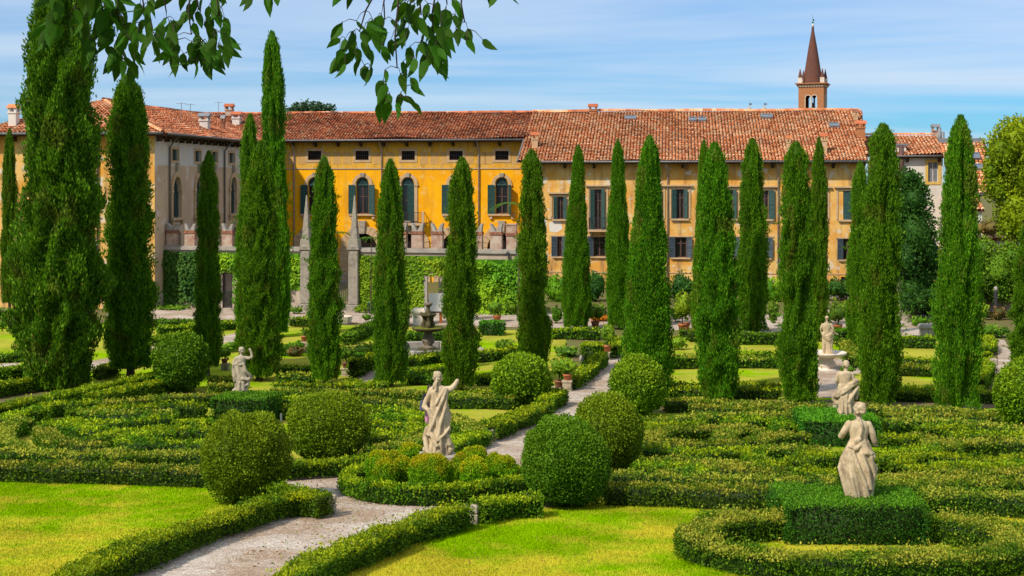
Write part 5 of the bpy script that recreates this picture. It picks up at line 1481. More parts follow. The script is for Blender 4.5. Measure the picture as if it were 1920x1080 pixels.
# iron gate of two leaves
gx0, gx1 = wloc(584, 500)[0] - 0.1, wloc(657, 500)[0] + 0.1
GT = empty('iron_gate', GW.matrix_basis @ Vector(((gx0 + gx1) / 2, 0.1, 0)), wang, 'tall wrought iron garden gate with scrollwork between the obelisks', 'gate')
gw_ = (gx1 - gx0) / 2; gh = wloc(650, 505)[1]
for sg in (-1, 1):
    leaf_ = MB()
    a, b = (0.02, gw_ - 0.02)
    for z in (0.08, 0.75, 2.2, gh - 0.5): leaf_.box(sg*a if sg > 0 else -b, sg*b if sg > 0 else -a, -0.025, 0.025, z, z + 0.05)
    for x in (a, b): leaf_.box(sg*x - 0.035, sg*x + 0.035, -0.035, 0.035, 0.05, gh - 0.1)
    g_ = leaf_.build('gate_leaf', M['iron'], GT)
    for k in range(9):
        x = sg * (a + (b - a) * (k + 1) / 10)
        MB().box(x - 0.026, x + 0.026, -0.02, 0.02, 0.8, gh - 0.5 + 0.25).build('bar', M['iron'], g_)
    s = MB()
    for k in range(4):
        x = sg * (a + 0.14 + (b - a - 0.28) * k / 3); s.arch(x, 0.42, 0.12, 0.16, -0.015, 0.015, 10, 0, 6.2)
    for k in range(7):
        z = 0.85 + k * 0.22; s.arch(sg * (b - 0.14), z, 0.07, 0.10, -0.015, 0.015, 8, 0, 6.2)
    n = 14
    for q, (zo, am) in enumerate(((gh - 1.0, 0.14), (2.25, 0.12))):
        s.tube([(sg * (a + (b - a) * i / n), 0, zo + am * math.sin(6.283 * i / n)) for i in range(n + 1)], 0.035, 5)
    s.arch(sg * (a + b) / 2, gh - 0.62, 0.14, 0.18, -0.015, 0.015, 10, 0, 6.2)
    tag(s.build('scrollwork', M['iron'], g_), kind='stuff')

# ------------------------------------------------------------------ near hedges
hedge('long low box hedge along the left edge of the foreground path, ending at a stone', [(60, 1118), (150, 1062), (290, 1002), (420, 958), (540, 922), (606, 926)], 0.58, 0.62, 'box', group='box hedges along the foreground path', fuzz=0.04)
hedge('low box hedge between the foreground path and the right lawn, ending at a stone', [(500, 1108), (600, 1042), (700, 1000), (800, 962), (868, 946)], 0.55, 0.62, 'box', group='box hedges along the foreground path', fuzz=0.06)
hedge('short box hedge from the foreground lawn to the ball bush, right of the stone', [(898, 938), (960, 928), (1012, 926)], 0.55, 0.6, 'box', group='box hedges along the foreground path')
hedge('short wide box hedge turning left behind the ragged ball bush', [(588, 922), (560, 914), (500, 906)], 0.55, 0.6, 'box', group='box hedges along the foreground path')
# ring round the middle statue
c0 = P(817, 921)
def ring(label, c, rx, ry, h, w, mat, group, name='ring_hedge', a0=0.0, **k):
    HEDGE_N[0] += 1
    rng = np.random.default_rng(1000 + HEDGE_N[0])
    n = int(2 * math.pi * max(rx, ry) / 0.22)
    path = np.array([(c.x + rx * math.cos(2*math.pi*i/n), c.y + ry * math.sin(2*math.pi*i/n)) for i in range(n)])
    leaf, dens = dens_leaf(c.y)
    parts = hedge_mesh(path, h, w, leaf, dens, rng, k.get('wob', 0.03), True, 0.06, k.get('fuzz', 0.025))
    o0 = np.array([c.x, c.y, gz(c.y)])
    o_ = link(name, fol_mesh(name, [(v - o0, q, t) for v, q, t in parts]), None, M[mat]); o_.location = o0
    return tag(o_, label, 'hedge', group)
ring('round box hedge encircling the middle statue and its clipped cushions', c0, 2.3, 2.3, 0.52, 0.42, 'box', None)
c1 = P(1612, 1046)
ring('wide shaggy ring hedge around the nearest yew block, cut off by the bottom edge', c1, 3.3, 2.25, 0.55, 0.8, 'boxdry', None, wob=0.07, fuzz=0.06)

# ------------------------------------------------------------------ left maze
ml = 'clipped box hedges of the left maze'
def maze(rows, group, h=0.55, w=0.72):
    for lab, pts, mt in rows: hedge(lab, pts, h, w, mt, group=group, bare=0.06, wob=0.035, dmul=0.62, fuzz=0.015)
maze([
    ('front boundary hedge of the left maze, along the left lawn', [(-30, 864), (104, 867), (208, 869), (396, 875), (470, 872)], 'boxdry'),
    ('maze hedge behind the left end of the front boundary, ending left of the ball', [(198, 853), (250, 848), (330, 846), (400, 847)], 'boxdry'),
    ('long left maze hedge one row behind the front boundary, from the left picture edge', [(-20, 838), (104, 842), (170, 844), (235, 838)], 'boxdry'),
    ('looped maze hedge left of the ragged ball bush, nearest the ball', [(390, 827), (300, 825), (242, 824), (236, 818), (262, 812), (320, 808)], 'box'),
    ('maze hedge curving down beside the dark gap, left of the looped one', [(180, 816), (215, 808), (262, 803), (316, 801), (392, 802)], 'box'),
    ('curved maze hedge from the bare gravel gap towards the dark gap', [(81, 800), (100, 818), (140, 828), (190, 832)], 'boxdry'),
    ('maze hedge below the bare gap, inside the curved one', [(88, 788), (130, 794), (175, 802), (205, 800)], 'box'),
    ('left maze hedge in the middle rows, ending below the left statue block', [(128, 783), (187, 789), (250, 786), (318, 779)], 'box'),
    ('short maze hedge to the left of the yew block, just below its corner', [(330, 789), (360, 787), (388, 789)], 'box'),
    ('maze hedge on the third row from the round topiary', [(156, 768), (230, 771), (290, 770), (325, 768)], 'boxdry'),
    ('maze hedge on the second row from the round topiary', [(129, 766), (187, 763), (250, 759), (333, 757), (382, 757)], 'box'),
    ('maze hedge on the first row below the round topiary', [(178, 752), (230, 748), (312, 742), (400, 738), (430, 738)], 'boxdry'),
    ('leafy maze hedge at the upper left, bending towards the bare gap', [(72, 768), (84, 757), (130, 754), (180, 750)], 'box'),
    ('arched maze hedge at the far left edge, turning around a dark bush', [(28, 836), (8, 818), (6, 802), (24, 790), (48, 784)], 'boxdry'),
    ('maze hedge at the far left, above the dark bush', [(12, 784), (32, 772), (52, 767), (72, 768)], 'box'),
    ('maze hedge between the weathered statue and the flat ball, upper row', [(520, 716), (590, 719), (628, 721), (668, 711)], 'box'),
    ('maze hedge between the weathered statue and the flat ball, second row', [(516, 727), (570, 730), (628, 731)], 'boxdry'),
    ('maze hedge between the yew block and the flat ball, third row', [(520, 744), (560, 743), (590, 742)], 'box'),
    ('maze hedge between the yew block and the flat ball, fourth row, by the white peg', [(521, 760), (550, 758), (580, 758)], 'box'),
    ('maze hedge starting where the small side path meets the fountain cypress', [(620, 737), (660, 730), (740, 731), (810, 738)], 'boxdry'),
    ('short maze hedge at the foot of the cypress left of the fountain', [(665, 722), (692, 716), (720, 718)], 'box'),
    ('brownish box hedge behind the middle statue, at its right side', [(842, 741), (890, 741), (935, 742), (965, 744)], 'boxdry'),
    ('green box hedge behind the brownish one, below the right fountain cypress', [(828, 733), (880, 733), (930, 734)], 'box'),
    ('upper maze hedge arching from the flat ball to the middle statue', [(640, 745), (706, 746), (764, 752), (805, 764)], 'boxdry'),
    ('second arching maze hedge right of the flat ball', [(672, 762), (730, 763), (772, 770), (805, 780)], 'box'),
    ('third maze hedge right of the flat ball, straight', [(683, 777), (730, 776), (798, 783)], 'box'),
    ('fourth maze hedge right of the flat ball, wide and smooth', [(690, 790), (752, 792), (790, 797), (780, 805), (740, 807), (694, 806)], 'box'),
    ('small inner maze hedge tongue right of the flat ball', [(692, 816), (730, 814), (763, 816)], 'box'),
    ('outer maze hedge just behind the clipped cushions', [(686, 834), (730, 830), (770, 824), (806, 815)], 'boxdry'),
    ('maze hedge sweeping from the middle statue to the dry grass patch', [(842, 777), (868, 790), (890, 800), (898, 806)], 'boxdry'),
    ], ml)
hedge('dense box hedge ending at the small stone beside the central path', [(838, 832), (862, 822), (885, 813), (905, 809)], 0.5, 0.7, 'box', group=ml)
hedge('box hedge at the foot of the flat ball, bordering the gravel', [(530, 864), (590, 860), (637, 857), (690, 850)], 0.55, 0.6, 'box', group=ml)
hedge('tall box hedge border of the central path, from the stone cube to the pots', [(912, 795), (945, 783), (985, 767), (1018, 754)], 0.6, 0.8, 'box', group='box hedges along the central path')
hedge('short end of the path border hedge, below the terracotta pots', [(1020, 747), (1036, 738), (1050, 731)], 0.6, 0.7, 'box', group='box hedges along the central path')
# left borders
bl = 'box borders around the left maze'
hedge('long straight box hedge running up behind the maze to the round topiary', [(80, 745), (130, 735), (200, 719), (290, 699)], 0.55, 0.6, 'box', group=bl)
hedge('straight box hedge at the left edge in line with the long one', [(-30, 762), (20, 754), (72, 746)], 0.6, 0.6, 'box', group=bl)
hedge('straight hedge in front of the long one, ending under the round topiary', [(172, 740), (230, 727), (300, 713)], 0.6, 0.75, 'box', group=bl)
hedge('box hedge between the gravel walk and the huge cypress', [(-30, 724), (40, 713), (88, 706)], 0.6, 0.6, 'box', group=bl)
hedge('box hedge stub between the huge cypress and its neighbour', [(182, 690), (200, 685), (215, 681)], 0.6, 0.6, 'boxdry', group=bl)
hedge('yellowish box hedge on the far side of the left gravel walk', [(-30, 695), (30, 688), (85, 678)], 0.75, 0.7, 'box', group=bl)
for i, (pts, lab, h) in enumerate([
    ([(395, 707), (450, 707)], 'box hedge row right of the round topiary, behind the weathered statue', 0.55),
    ([(395, 720), (440, 720)], 'box hedge row right of the round topiary, nearer the statue block', 0.55)]):
    hedge(lab, pts, h, 0.8, 'boxdry', group=bl)

# ------------------------------------------------------------------ right maze
mr = 'clipped box hedges of the right maze'
maze([
    ('rear boundary hedge of the right maze, along the cypress feet', [(1248, 748), (1304, 748), (1374, 752), (1452, 754), (1545, 757)], 'boxdry'),
    ('rear boundary hedge right of the second statue, along the cypress feet', [(1626, 763), (1725, 763), (1800, 766), (1868, 770)], 'boxdry'),
    ('second row hedge at the rear of the right maze', [(1300, 757), (1374, 761), (1472, 762), (1535, 764)], 'boxdry'),
    ('second row hedge right of the second statue, leading to the right ball', [(1660, 775), (1700, 773), (1783, 774), (1868, 779)], 'boxdry'),
    ('long third row hedge across the right maze', [(1213, 785), (1277, 780), (1355, 775), (1433, 774), (1510, 773)], 'boxdry'),
    ('short hedge arc right of the ball pair', [(1196, 800), (1229, 793), (1277, 789), (1320, 787)], 'box'),
    ('open oval hedge loop right of the ball pair', [(1405, 797), (1316, 798), (1256, 801), (1224, 811), (1220, 821), (1270, 827), (1355, 828), (1392, 827)], 'boxdry'),
    ('maze hedge bending from the oval loop to the dark gap', [(1352, 817), (1368, 806), (1404, 800), (1432, 806)], 'boxdry'),
    ('maze hedge above the dark corner left of the second yew block', [(1360, 787), (1405, 785), (1428, 784)], 'box'),
    ('maze hedge left of the second yew block, bright stub', [(1438, 784), (1462, 787), (1478, 796)], 'box'),
    ('hedge stub touching the left face of the second yew block', [(1492, 790), (1508, 786)], 'box'),
    ('wide maze hedge below the oval loop', [(1212, 837), (1258, 840), (1316, 842), (1404, 839)], 'box'),
    ('maze hedge below the wide one, with a dark hollow behind', [(1266, 856), (1316, 862), (1374, 868), (1404, 866)], 'boxdry'),
    ('maze hedge running to the corner of the second yew block', [(1410, 823), (1433, 817), (1472, 813), (1510, 811)], 'boxdry'),
    ('bent maze hedge with a brown gap at its end', [(1408, 837), (1414, 850), (1424, 860), (1468, 869)], 'box'),
    ('maze hedge below the second yew block, left half', [(1420, 837), (1462, 834), (1520, 838), (1552, 840)], 'boxdry'),
    ('maze hedge right of the brown gap', [(1485, 860), (1510, 853), (1552, 850), (1572, 852)], 'box'),
    ('long low maze hedge from the ball pair to the brown gap', [(1205, 858), (1258, 859), (1335, 868), (1402, 876), (1472, 878)], 'boxdry'),
    ('short maze hedge tuft right of the front ball bush', [(1196, 872), (1240, 870), (1290, 874), (1330, 879)], 'box'),
    ('maze hedge one row behind the front boundary, right maze', [(1150, 884), (1238, 885), (1355, 890), (1472, 896), (1565, 897)], 'boxdry'),
    ('front boundary hedge of the right maze, from ball bush to yew block', [(1140, 905), (1180, 906), (1277, 908), (1355, 912), (1480, 917)], 'boxdry'),
    ('front boundary hedge right of the yew block, to the right edge', [(1730, 922), (1780, 921), (1842, 922), (1950, 928)], 'boxdry'),
    ('right maze hedge behind the nearest statue, first row', [(1640, 892), (1725, 886), (1803, 884), (1940, 878)], 'boxdry'),
    ('right maze hedge behind the nearest statue, second row', [(1640, 905), (1725, 901), (1803, 897), (1940, 895)], 'boxdry'),
    ('maze hedge at the nearest statue\'s right elbow', [(1637, 846), (1705, 842), (1754, 838)], 'box'),
    ('short bright maze hedge at the nearest statue\'s hip', [(1640, 858), (1672, 857), (1696, 860)], 'box'),
    ('long curved maze hedge in the middle of the right maze', [(1688, 866), (1700, 853), (1744, 849), (1793, 851), (1860, 855), (1940, 853)], 'box'),
    ('maze hedge beside the right face of the second yew block', [(1658, 815), (1685, 815), (1712, 819)], 'box'),
    ('upper hedge sweeping from the second yew block to the right edge', [(1657, 787), (1725, 785), (1822, 791), (1940, 800)], 'boxdry'),
    ('bluish maze hedge below the upper sweep', [(1725, 797), (1765, 796), (1820, 800)], 'box'),
    ('maze hedge bending around the brown notch', [(1709, 812), (1735, 816), (1752, 826), (1748, 835)], 'boxdry'),
    ('maze hedge at the right of the brown notch', [(1778, 838), (1782, 826), (1812, 822), (1870, 822), (1940, 825)], 'boxdry'),
    ('maze hedge near the right edge, above the notch', [(1780, 812), (1815, 811), (1870, 811), (1940, 812)], 'box'),
    ('maze hedge lower right, with small bare soil spots', [(1750, 866), (1800, 866), (1870, 868), (1940, 866)], 'box'),
    ('maze hedge at the lower right behind the first row', [(1700, 876), (1765, 874), (1850, 872), (1940, 868)], 'box'),
    ('short hedge left of the nearest statue, behind the yew block', [(1490, 880), (1530, 880), (1575, 884)], 'box'),
    ('maze hedge left of the nearest statue at elbow height', [(1500, 846), (1540, 846), (1575, 848)], 'box'),
    ], mr)

# ------------------------------------------------------------------ far parterre hedges (foot lines)
fr_ = 'low hedges of the far parterre'
FARH = [
    ('shaded hedge row in front of the right lawns, left part', [(1256, 745), (1350, 747), (1460, 749)], 0.5, 'box'),
    ('shaded hedge row in front of the right lawns, right part', [(1575, 750), (1680, 752), (1752, 754), (1868, 756)], 0.5, 'box'),
    ('second shaded hedge row at the right lawns, left part', [(1256, 735), (1350, 736), (1460, 737)], 0.4, 'box'),
    ('second shaded hedge row at the right lawns, right part', [(1585, 737), (1680, 739), (1755, 741), (1840, 742)], 0.4, 'box'),
    ('hedge between the two right lawns, beside the broad cypress', [(1255, 692), (1312, 691)], 0.7, 'boxdry'),
    ('flowering hedge between the two right lawns, left of the marble basin', [(1378, 690), (1462, 691)], 0.6, 'boxdry'),
    ('flowering hedge between the two right lawns, right of the marble basin', [(1680, 704), (1752, 707)], 0.6, 'boxdry'),
    ('low hedge behind the flowering one, left of the marble basin', [(1380, 671), (1462, 672)], 0.35, 'box'),
    ('low hedge behind the flowering one, right of the marble basin', [(1684, 683), (1752, 685)], 0.35, 'box'),
    ('tall dark hedge at the rear of the right lawn, left of the marble basin', [(1386, 646), (1464, 646)], 0.7, 'balldark'),
    ('rear hedge of the right lawn beside the stone plinth', [(1684, 652), (1752, 653)], 0.65, 'box'),
    ('box border of the central path past the pedestal pots', [(1072, 731), (1100, 710), (1128, 684)], 0.65, 'box'),
    ('last box border along the central path before the terrace', [(1146, 672), (1156, 664), (1166, 656)], 0.7, 'box'),
    ('hedge along the terrace left of the bright lemon tree', [(1036, 636), (1075, 636), (1122, 638)], 0.65, 'box'),
    ('hedge near the blue spot, below the terrace lemon pots', [(1276, 640), (1312, 641)], 0.75, 'boxdry'),
    ('clipped hedge by the terrace, left of the gate cypress', [(546, 613), (582, 614)], 0.7, 'box'),
    ('dark hedge leading diagonally to the stone trough', [(648, 648), (672, 637), (702, 624)], 0.65, 'balldark'),
    ('hedge beside the pedestal pot, left of the fountain cypress', [(664, 708), (682, 700), (702, 690)], 0.9, 'box'),
    ('curved hedge in front of the dark fountain, left half', [(766, 697), (785, 687), (810, 681), (838, 680)], 0.6, 'box'),
    ('curved hedge in front of the dark fountain, right half', [(892, 680), (925, 676), (962, 667)], 0.55, 'box'),
    ('dark hedge behind the basin of the dark fountain', [(764, 644), (800, 643), (838, 643)], 0.65, 'balldark'),
    ('shaded hedge row between the fountain cypresses', [(768, 721), (800, 722), (836, 723)], 0.5, 'balldark'),
    ('brownish hedge row between the fountain cypresses', [(768, 710), (800, 709), (836, 708)], 0.5, 'box'),
    ('hedge row right of the fountain, in front of the small lawn', [(895, 722), (930, 722), (945, 722)], 0.5, 'box'),
    ('hedge row between the statue cypress and the gate cypress, rear', [(524, 704), (585, 706)], 0.5, 'box'),
    ('hedge row between the statue cypress and the gate cypress, front', [(524, 716), (585, 717)], 0.4, 'boxdry'),
    ('light hedge level with the round topiary, below the ivy wall', [(298, 629), (335, 627), (366, 623)], 0.6, 'box'),
    ('light lower hedge above the round topiary', [(290, 650), (330, 642), (366, 634)], 0.55, 'box'),
    ('hedge beside the terrace left of the light green cypress', [(412, 620), (440, 618)], 0.6, 'box'),
    ('hedge row along the terrace below the dark ivy', [(294, 613), (340, 613), (366, 612)], 0.45, 'balldark'),
    ('dark hedge at the far left edge behind the thin cypress', [(-20, 597), (20, 596), (48, 594)], 0.6, 'balldark'),
    ('hedge by the small lawn at the far left edge', [(-20, 680), (15, 680), (40, 678)], 0.5, 'balldark'),
    ('hedge along the right gravel path, beside the rightmost full cypress', [(1836, 733), (1846, 712), (1853, 696)], 0.65, 'box'),
    ('leafy border of the right gravel path, farther part', [(1834, 668), (1852, 666), (1858, 656), (1845, 648)], 0.6, 'box'),
    ('hedge beside the basin path, right of the marble basin', [(1600, 690), (1592, 670), (1584, 655)], 0.6, 'boxdry'),
    ('narrow hedge inside the diagonal dark one, left lawn', [(532, 668), (556, 662), (574, 656)], 0.5, 'balldark'),
]
for lab, pts, h, mt in FARH: hedge(lab, pts, h, 0.75, mt, top=False, group=fr_, wob=0.05, dmul=0.8)
def block(label, px, by, wpx, h, dep, mat, ang=-0.1):
    g = P(px, by); g2 = g + Vector((0, dep / 2, 0)); g2.z = gz(g2.y)
    return box_hedge(label, g2, ang, wpx * g.y / F, dep, h, mat, 'clipped blocks of the far parterre')
block('clipped block hedge hiding the lower of two orange pots', 1112, 676, 42, 0.85, 1.3, 'box')
block('clipped dark block hedge by the right terrace pot, right of the marble statue', 1587, 652, 30, 1.0, 1.6, 'yew')
block('clipped block hedge by the terrace below the orange flower pot', 922, 630, 46, 0.85, 1.2, 'yew')
block('small clipped block hedge beside the right gravel path, brown at its foot', 1850, 693, 28, 0.85, 1.0, 'box')
block('small clipped block hedge behind the rightmost full cypress', 1838, 641, 20, 0.75, 1.0, 'box')
block('dark clipped end block by the pedestal pot left of the fountain', 671, 706, 20, 1.1, 0.9, 'yew')
block('clipped end block at the path border behind the stone pedestal', 1062, 722, 14, 0.9, 1.0, 'yew')

# ------------------------------------------------------------------ topiary balls
ball('round dark topiary between the left cypresses and the weathered statue', 338, 735, 628, 49, 'balldark')
ball('ragged ball bush at the left lawn, with a bare leggy foot', 463, 942, 768, 74, 'ball', wob=0.08, squash=2.0, lf=0.85)
ball('wide flat ball bush between the ragged one and the middle statue', 614, 862, 740, 77, 'ball', squash=2.2, lf=0.8)
ball('round ball bush on the dry grass beside the central path', 976, 763, 665, 54, 'ball')
ball('round ball bush in front of the widest bright green cypress', 1196, 780, 667, 54, 'ball')
ball('large round ball bush right of the foreground path, front one of a pair', 1057, 950, 779, 83, 'balldark', squash=1.95, lf=0.85)
ball('large ball bush with shooting twigs, the rear one of a pair', 1139, 884, 741, 72, 'ball', squash=2.0, lf=0.8)
ball('ball bush cut off by the right picture edge', 1922, 800, 677, 54, 'ball')
cu = 'clipped box cushions around the middle statue'
for px, by, ty, hw, lab in [
    (772, 896, 829, 28, 'box cushion behind the statue slab, at its left'),
    (733, 906, 843, 24, 'box cushion at the left rear, mostly hidden by its tall neighbour'),
    (711, 918, 844, 27, 'tall box cushion at the far left of the ring'),
    (890, 898, 837, 26, 'box cushion at the right rear, behind the slab'),
    (866, 922, 850, 25, 'box cushion at the right end of the statue slab'),
    (926, 910, 848, 17, 'small box cushion peeping out at the right rear'),
    (760, 926, 852, 24, 'box cushion at the left of the broad front one, half hidden'),
    (944, 924, 854, 26, 'box cushion at the far right of the ring'),
    (722, 932, 862, 26, 'low box cushion at the left front'),
    (808, 936, 851, 42, 'broadest box cushion, in front of the middle statue'),
    (890, 934, 858, 33, 'round box cushion right of the broadest one')]:
    ball(lab, px, by, ty, hw - 1.5, 'cushion', squash=2.25, group=cu, name='box_cushion', stem=False, wob=0.015, lf=0.55)

# ------------------------------------------------------------------ yew blocks and statues
g1 = P(1610, 1024); b1 = g1 + Vector((0, 1.05, 0)); b1.z = gz(b1.y)
box_hedge('nearest rectangular yew block, under the statue seen from behind', b1, rad(-3), 3.0, 2.1, 0.93)
g2 = P(1584, 839); b2 = g2 + Vector((0, 1.3, 0)); b2.z = gz(b2.y)
box_hedge('second yew block, behind the nearest statue\'s shoulder', b2, rad(-4), 2.5, 2.6, 0.95)
g4 = P(447, 797); b4 = g4 + Vector((0.1, 1.1, 0)); b4.z = gz(b4.y)
box_hedge('yew block under the weathered statue at the left, showing a dark right face', b4, rad(-16), 2.05, 2.1, 1.02)

def cap_into(bm, p0, p1, r0, r1, n=12):
    p0, p1 = Vector(p0), Vector(p1); d = (p1 - p0); ln = max(d.length, 1e-5); d.normalize()
    q = d.to_track_quat('Z', 'Y'); rings = []
    prof = [(r0 * math.cos(a), -r0 * math.sin(a)) for a in (1.45, 0.9, 0.4)] + [(r0, 0), (r1, ln)] + [(r1 * math.cos(a), ln + r1 * math.sin(a)) for a in (0.4, 0.9, 1.45)]
    for r, z in prof:
        rings.append([bm.verts.new(p0 + q @ Vector((r * math.cos(6.2832*k/n), r * math.sin(6.2832*k/n), z))) for k in range(n)])
    for A, B in zip(rings, rings[1:]):
        for k in range(n): bm.faces.new((A[k], A[(k+1) % n], B[(k+1) % n], B[k]))
    bm.faces.new(rings[0][::-1]); bm.faces.new(rings[-1])
def chain(bm, pts, rs, n=12):
    for a, b, r0, r1 in zip(pts, pts[1:], rs, rs[1:]): cap_into(bm, a, b, r0, r1, n)
def ell_into(bm, c, r, rot=(0, 0, 0), n=16):
    from mathutils import Euler
    R = Euler(rot).to_matrix()
    rings = []
    for j in range(1, 10):
        ph = -math.pi/2 + math.pi * j / 10
        rings.append([bm.verts.new(Vector(c) + R @ Vector((r[0]*math.cos(ph)*math.cos(6.2832*k/n), r[1]*math.cos(ph)*math.sin(6.2832*k/n), r[2]*math.sin(ph)))) for k in range(n)])
    for A, B in zip(rings, rings[1:]):
        for k in range(n): bm.faces.new((A[k], A[(k+1) % n], B[(k+1) % n], B[k]))
    bm.faces.new(rings[0][::-1]); bm.faces.new(rings[-1])
def loft_into(bm, secs, n=48, folds=(), rows=4):
    "secs: (z, cx, cy, rx, ry); folds: (count, amp, phase, twist per metre)"
    S = []
    for a, b in zip(secs, secs[1:]):
        for i in range(rows):
            t = i / rows; t = t * t * (3 - 2 * t); S.append([p + (q - p) * t for p, q in zip(a, b)])
    S.append(list(secs[-1])); rings = []
    z0, z1 = secs[0][0], secs[-1][0]
    for z, cx_, cy_, rx, ry in S:
        ring = []
        for k in range(n):
            a = 6.2832 * k / n; f = 1.0
            for cnt, amp, ph, tw in folds:
                w = 0.5 + 0.5 * math.cos(cnt * (a + tw * (z - z0)) + ph); f += amp * (w ** 1.6 - 0.4)
            ring.append(bm.verts.new((cx_ + rx * f * math.cos(a), cy_ + ry * f * math.sin(a), z)))
        rings.append(ring)
    for A, B in zip(rings, rings[1:]):
        for k in range(n): bm.faces.new((A[k], A[(k+1) % n], B[(k+1) % n], B[k]))
    bm.faces.new(rings[0][::-1]); bm.faces.new(rings[-1])
def fuse(name, bm, voxel, mat, parent=None, smooth_it=2):
    "voxel-fuse overlapping solids into one continuous carved body"
    me = bpy.data.meshes.new(name); bm.to_mesh(me); bm.free()
    o_ = bpy.data.objects.new(name, me); C.objects.link(o_)
    m_ = o_.modifiers.new('r', 'REMESH'); m_.mode = 'VOXEL'; m_.voxel_size = voxel; m_.use_smooth_shade = True
    s_ = o_.modifiers.new('s', 'SMOOTH'); s_.iterations = smooth_it; s_.factor = 0.5
    dg = bpy.context.evaluated_depsgraph_get()
    new = bpy.data.meshes.new_from_object(o_.evaluated_get(dg))
    bpy.data.objects.remove(o_)
    for p in new.polygons: p.use_smooth = True
    return link(name, new, parent, mat)
def head_into(bm, c, s=1.0, yaw=0.0, tilt=0.0, curls=True, bun=False, seed=1, hair=1.0):
    "head centred at c, face towards +y turned by yaw"
    cs, sn = math.cos(yaw), math.sin(yaw); c = Vector(c)
    def w(x, y, z): return c + Vector((x * cs - y * sn, x * sn + y * cs, z)) * s
    r_ = (tilt, 0, yaw)
    ell_into(bm, w(0, 0, 0.02), (0.088*s, 0.105*s, 0.12*s), r_)
    ell_into(bm, w(0, 0.055, -0.06), (0.06*s, 0.055*s, 0.07*s), r_)            # jaw
    ell_into(bm, w(0, 0.112, -0.01), (0.016*s, 0.022*s, 0.03*s), r_, 8)        # nose
    for q in (-1, 1):
        ell_into(bm, w(q*0.035, 0.093, 0.035), (0.028*s, 0.014*s, 0.011*s), r_, 8)   # brows
        ell_into(bm, w(q*0.088, -0.005, -0.005), (0.014*s, 0.022*s, 0.032*s), r_, 8)  # ears
    ell_into(bm, w(0, 0.10, -0.058), (0.026*s, 0.014*s, 0.011*s), r_, 8)        # mouth
    ell_into(bm, w(0, -0.02, 0.05), (0.100*s*hair, 0.105*s*hair, 0.10*s*hair), r_)
    if curls:
        rg = random.Random(seed)
        for i in range(26):
            a = rg.uniform(2.6, 6.8); z = rg.uniform(-0.05, 0.14); rr = 0.10 * math.sqrt(max(0.05, 1 - (z / 0.17) ** 2))
            ell_into(bm, w(rr * math.cos(a), rr * math.sin(a) - 0.015, z), (0.024*s, 0.024*s, 0.022*s), r_, 6)
    if bun: ell_into(bm, w(0, -0.12, 0.0), (0.055*s, 0.05*s, 0.05*s), r_)
def foot_into(bm, x, y, s=1.0, yaw=0.0):
    d = Vector((-math.sin(yaw), math.cos(yaw), 0))
    cap_into(bm, (x, y, 0.05), Vector((x, y, 0.035)) + d * 0.17 * s, 0.05 * s, 0.035 * s, 10)
def hand_into(bm, p, d, s=1.0, curl=0.4):
    "palm plus four bent fingers and a thumb; p wrist, d direction"
    p, d = Vector(p), Vector(d).normalized(); sd_ = d.cross(Vector((0, 1, 0.2))).normalized(); up = sd_.cross(d)
    cap_into(bm, p, p + d * 0.09 * s, 0.032 * s, 0.036 * s, 8)
    for k in range(4):
        b = p + d * 0.10 * s + sd_ * (k - 1.5) * 0.021 * s; ln = (0.07, 0.08, 0.075, 0.06)[k] * s
        m_ = b + d * ln * 0.5 - up * ln * 0.15 * curl; e = m_ + d * ln * 0.4 - up * ln * 0.5 * curl
        cap_into(bm, b, m_, 0.0125 * s, 0.011 * s, 6); cap_into(bm, m_, e, 0.011 * s, 0.009 * s, 6)
    cap_into(bm, p + d * 0.03 * s + sd_ * -0.03 * s, p + d * 0.09 * s - sd_ * 0.055 * s, 0.013 * s, 0.010 * s, 6)

def statue_root(px, d, fy, label):
    p = PD(px, fy, d); return empty('statue', p, 0, label, 'statue', 'stone statues of the parterre')
def pedestal(px, d, fy, w, label, mat='pedestal', slab=True):
    top = PD(px, fy, d); g = gz(d); h = top.z - g
    r = empty('statue_pedestal', Vector((top.x, d, g)), rad(12), label, 'pedestal', 'statue pedestals')
    MB().box(-w*0.44, w*0.44, -w*0.44, w*0.44, -0.1, h - 0.14).build('block', M[mat], r, bevel=0.02)
    MB().box(-w*0.5, w*0.5, -w*0.5, w*0.5, h - 0.139, h).build('slab', M['coping' if slab else mat], r, bevel=0.02)
    return r
# 1 nearest statue, seen from behind: bare back, long gathered skirt, broken arms
d1_ = 31.1; H1 = 196 * d1_ / F; s1 = H1 / 2.26
pedestal(1609, d1_, 951, 0.75, 'stone pedestal sunk in the nearest yew block')
st = statue_root(1609, d1_, 951, 'nearest stone statue seen from behind, bare back and long gathered skirt, broken arms')
st.scale = (s1, s1, s1)
bm = bmesh.new()
loft_into(bm, [(0.0, 0.0, 0, 0.27, 0.22), (0.2, -0.01, 0, 0.235, 0.20), (0.5, -0.03, 0, 0.29, 0.24), (0.85, -0.045, 0, 0.36, 0.27), (1.08, -0.02, 0, 0.33, 0.26), (1.25, 0.0, 0, 0.275, 0.215), (1.40, 0.01, 0, 0.215, 0.165), (1.5, 0.01, 0, 0.17, 0.13)],
          64, [(9, 0.16, 0.6, 0.55), (5, 0.10, 2.0, 0.75)])
loft_into(bm, [(1.3, 0.01, 0, 0.20, 0.15), (1.45, 0.015, 0, 0.175, 0.13), (1.62, 0.015, 0, 0.205, 0.14), (1.76, 0.01, 0, 0.225, 0.135), (1.84, 0.01, 0, 0.19, 0.11), (1.89, 0.01, 0, 0.09, 0.08)], 32)
chain(bm, [(-0.20, 0, 1.80), (-0.31, 0.02, 1.62), (-0.345, 0.10, 1.52), (-0.25, 0.26, 1.56)], [0.082, 0.072, 0.066, 0.05])
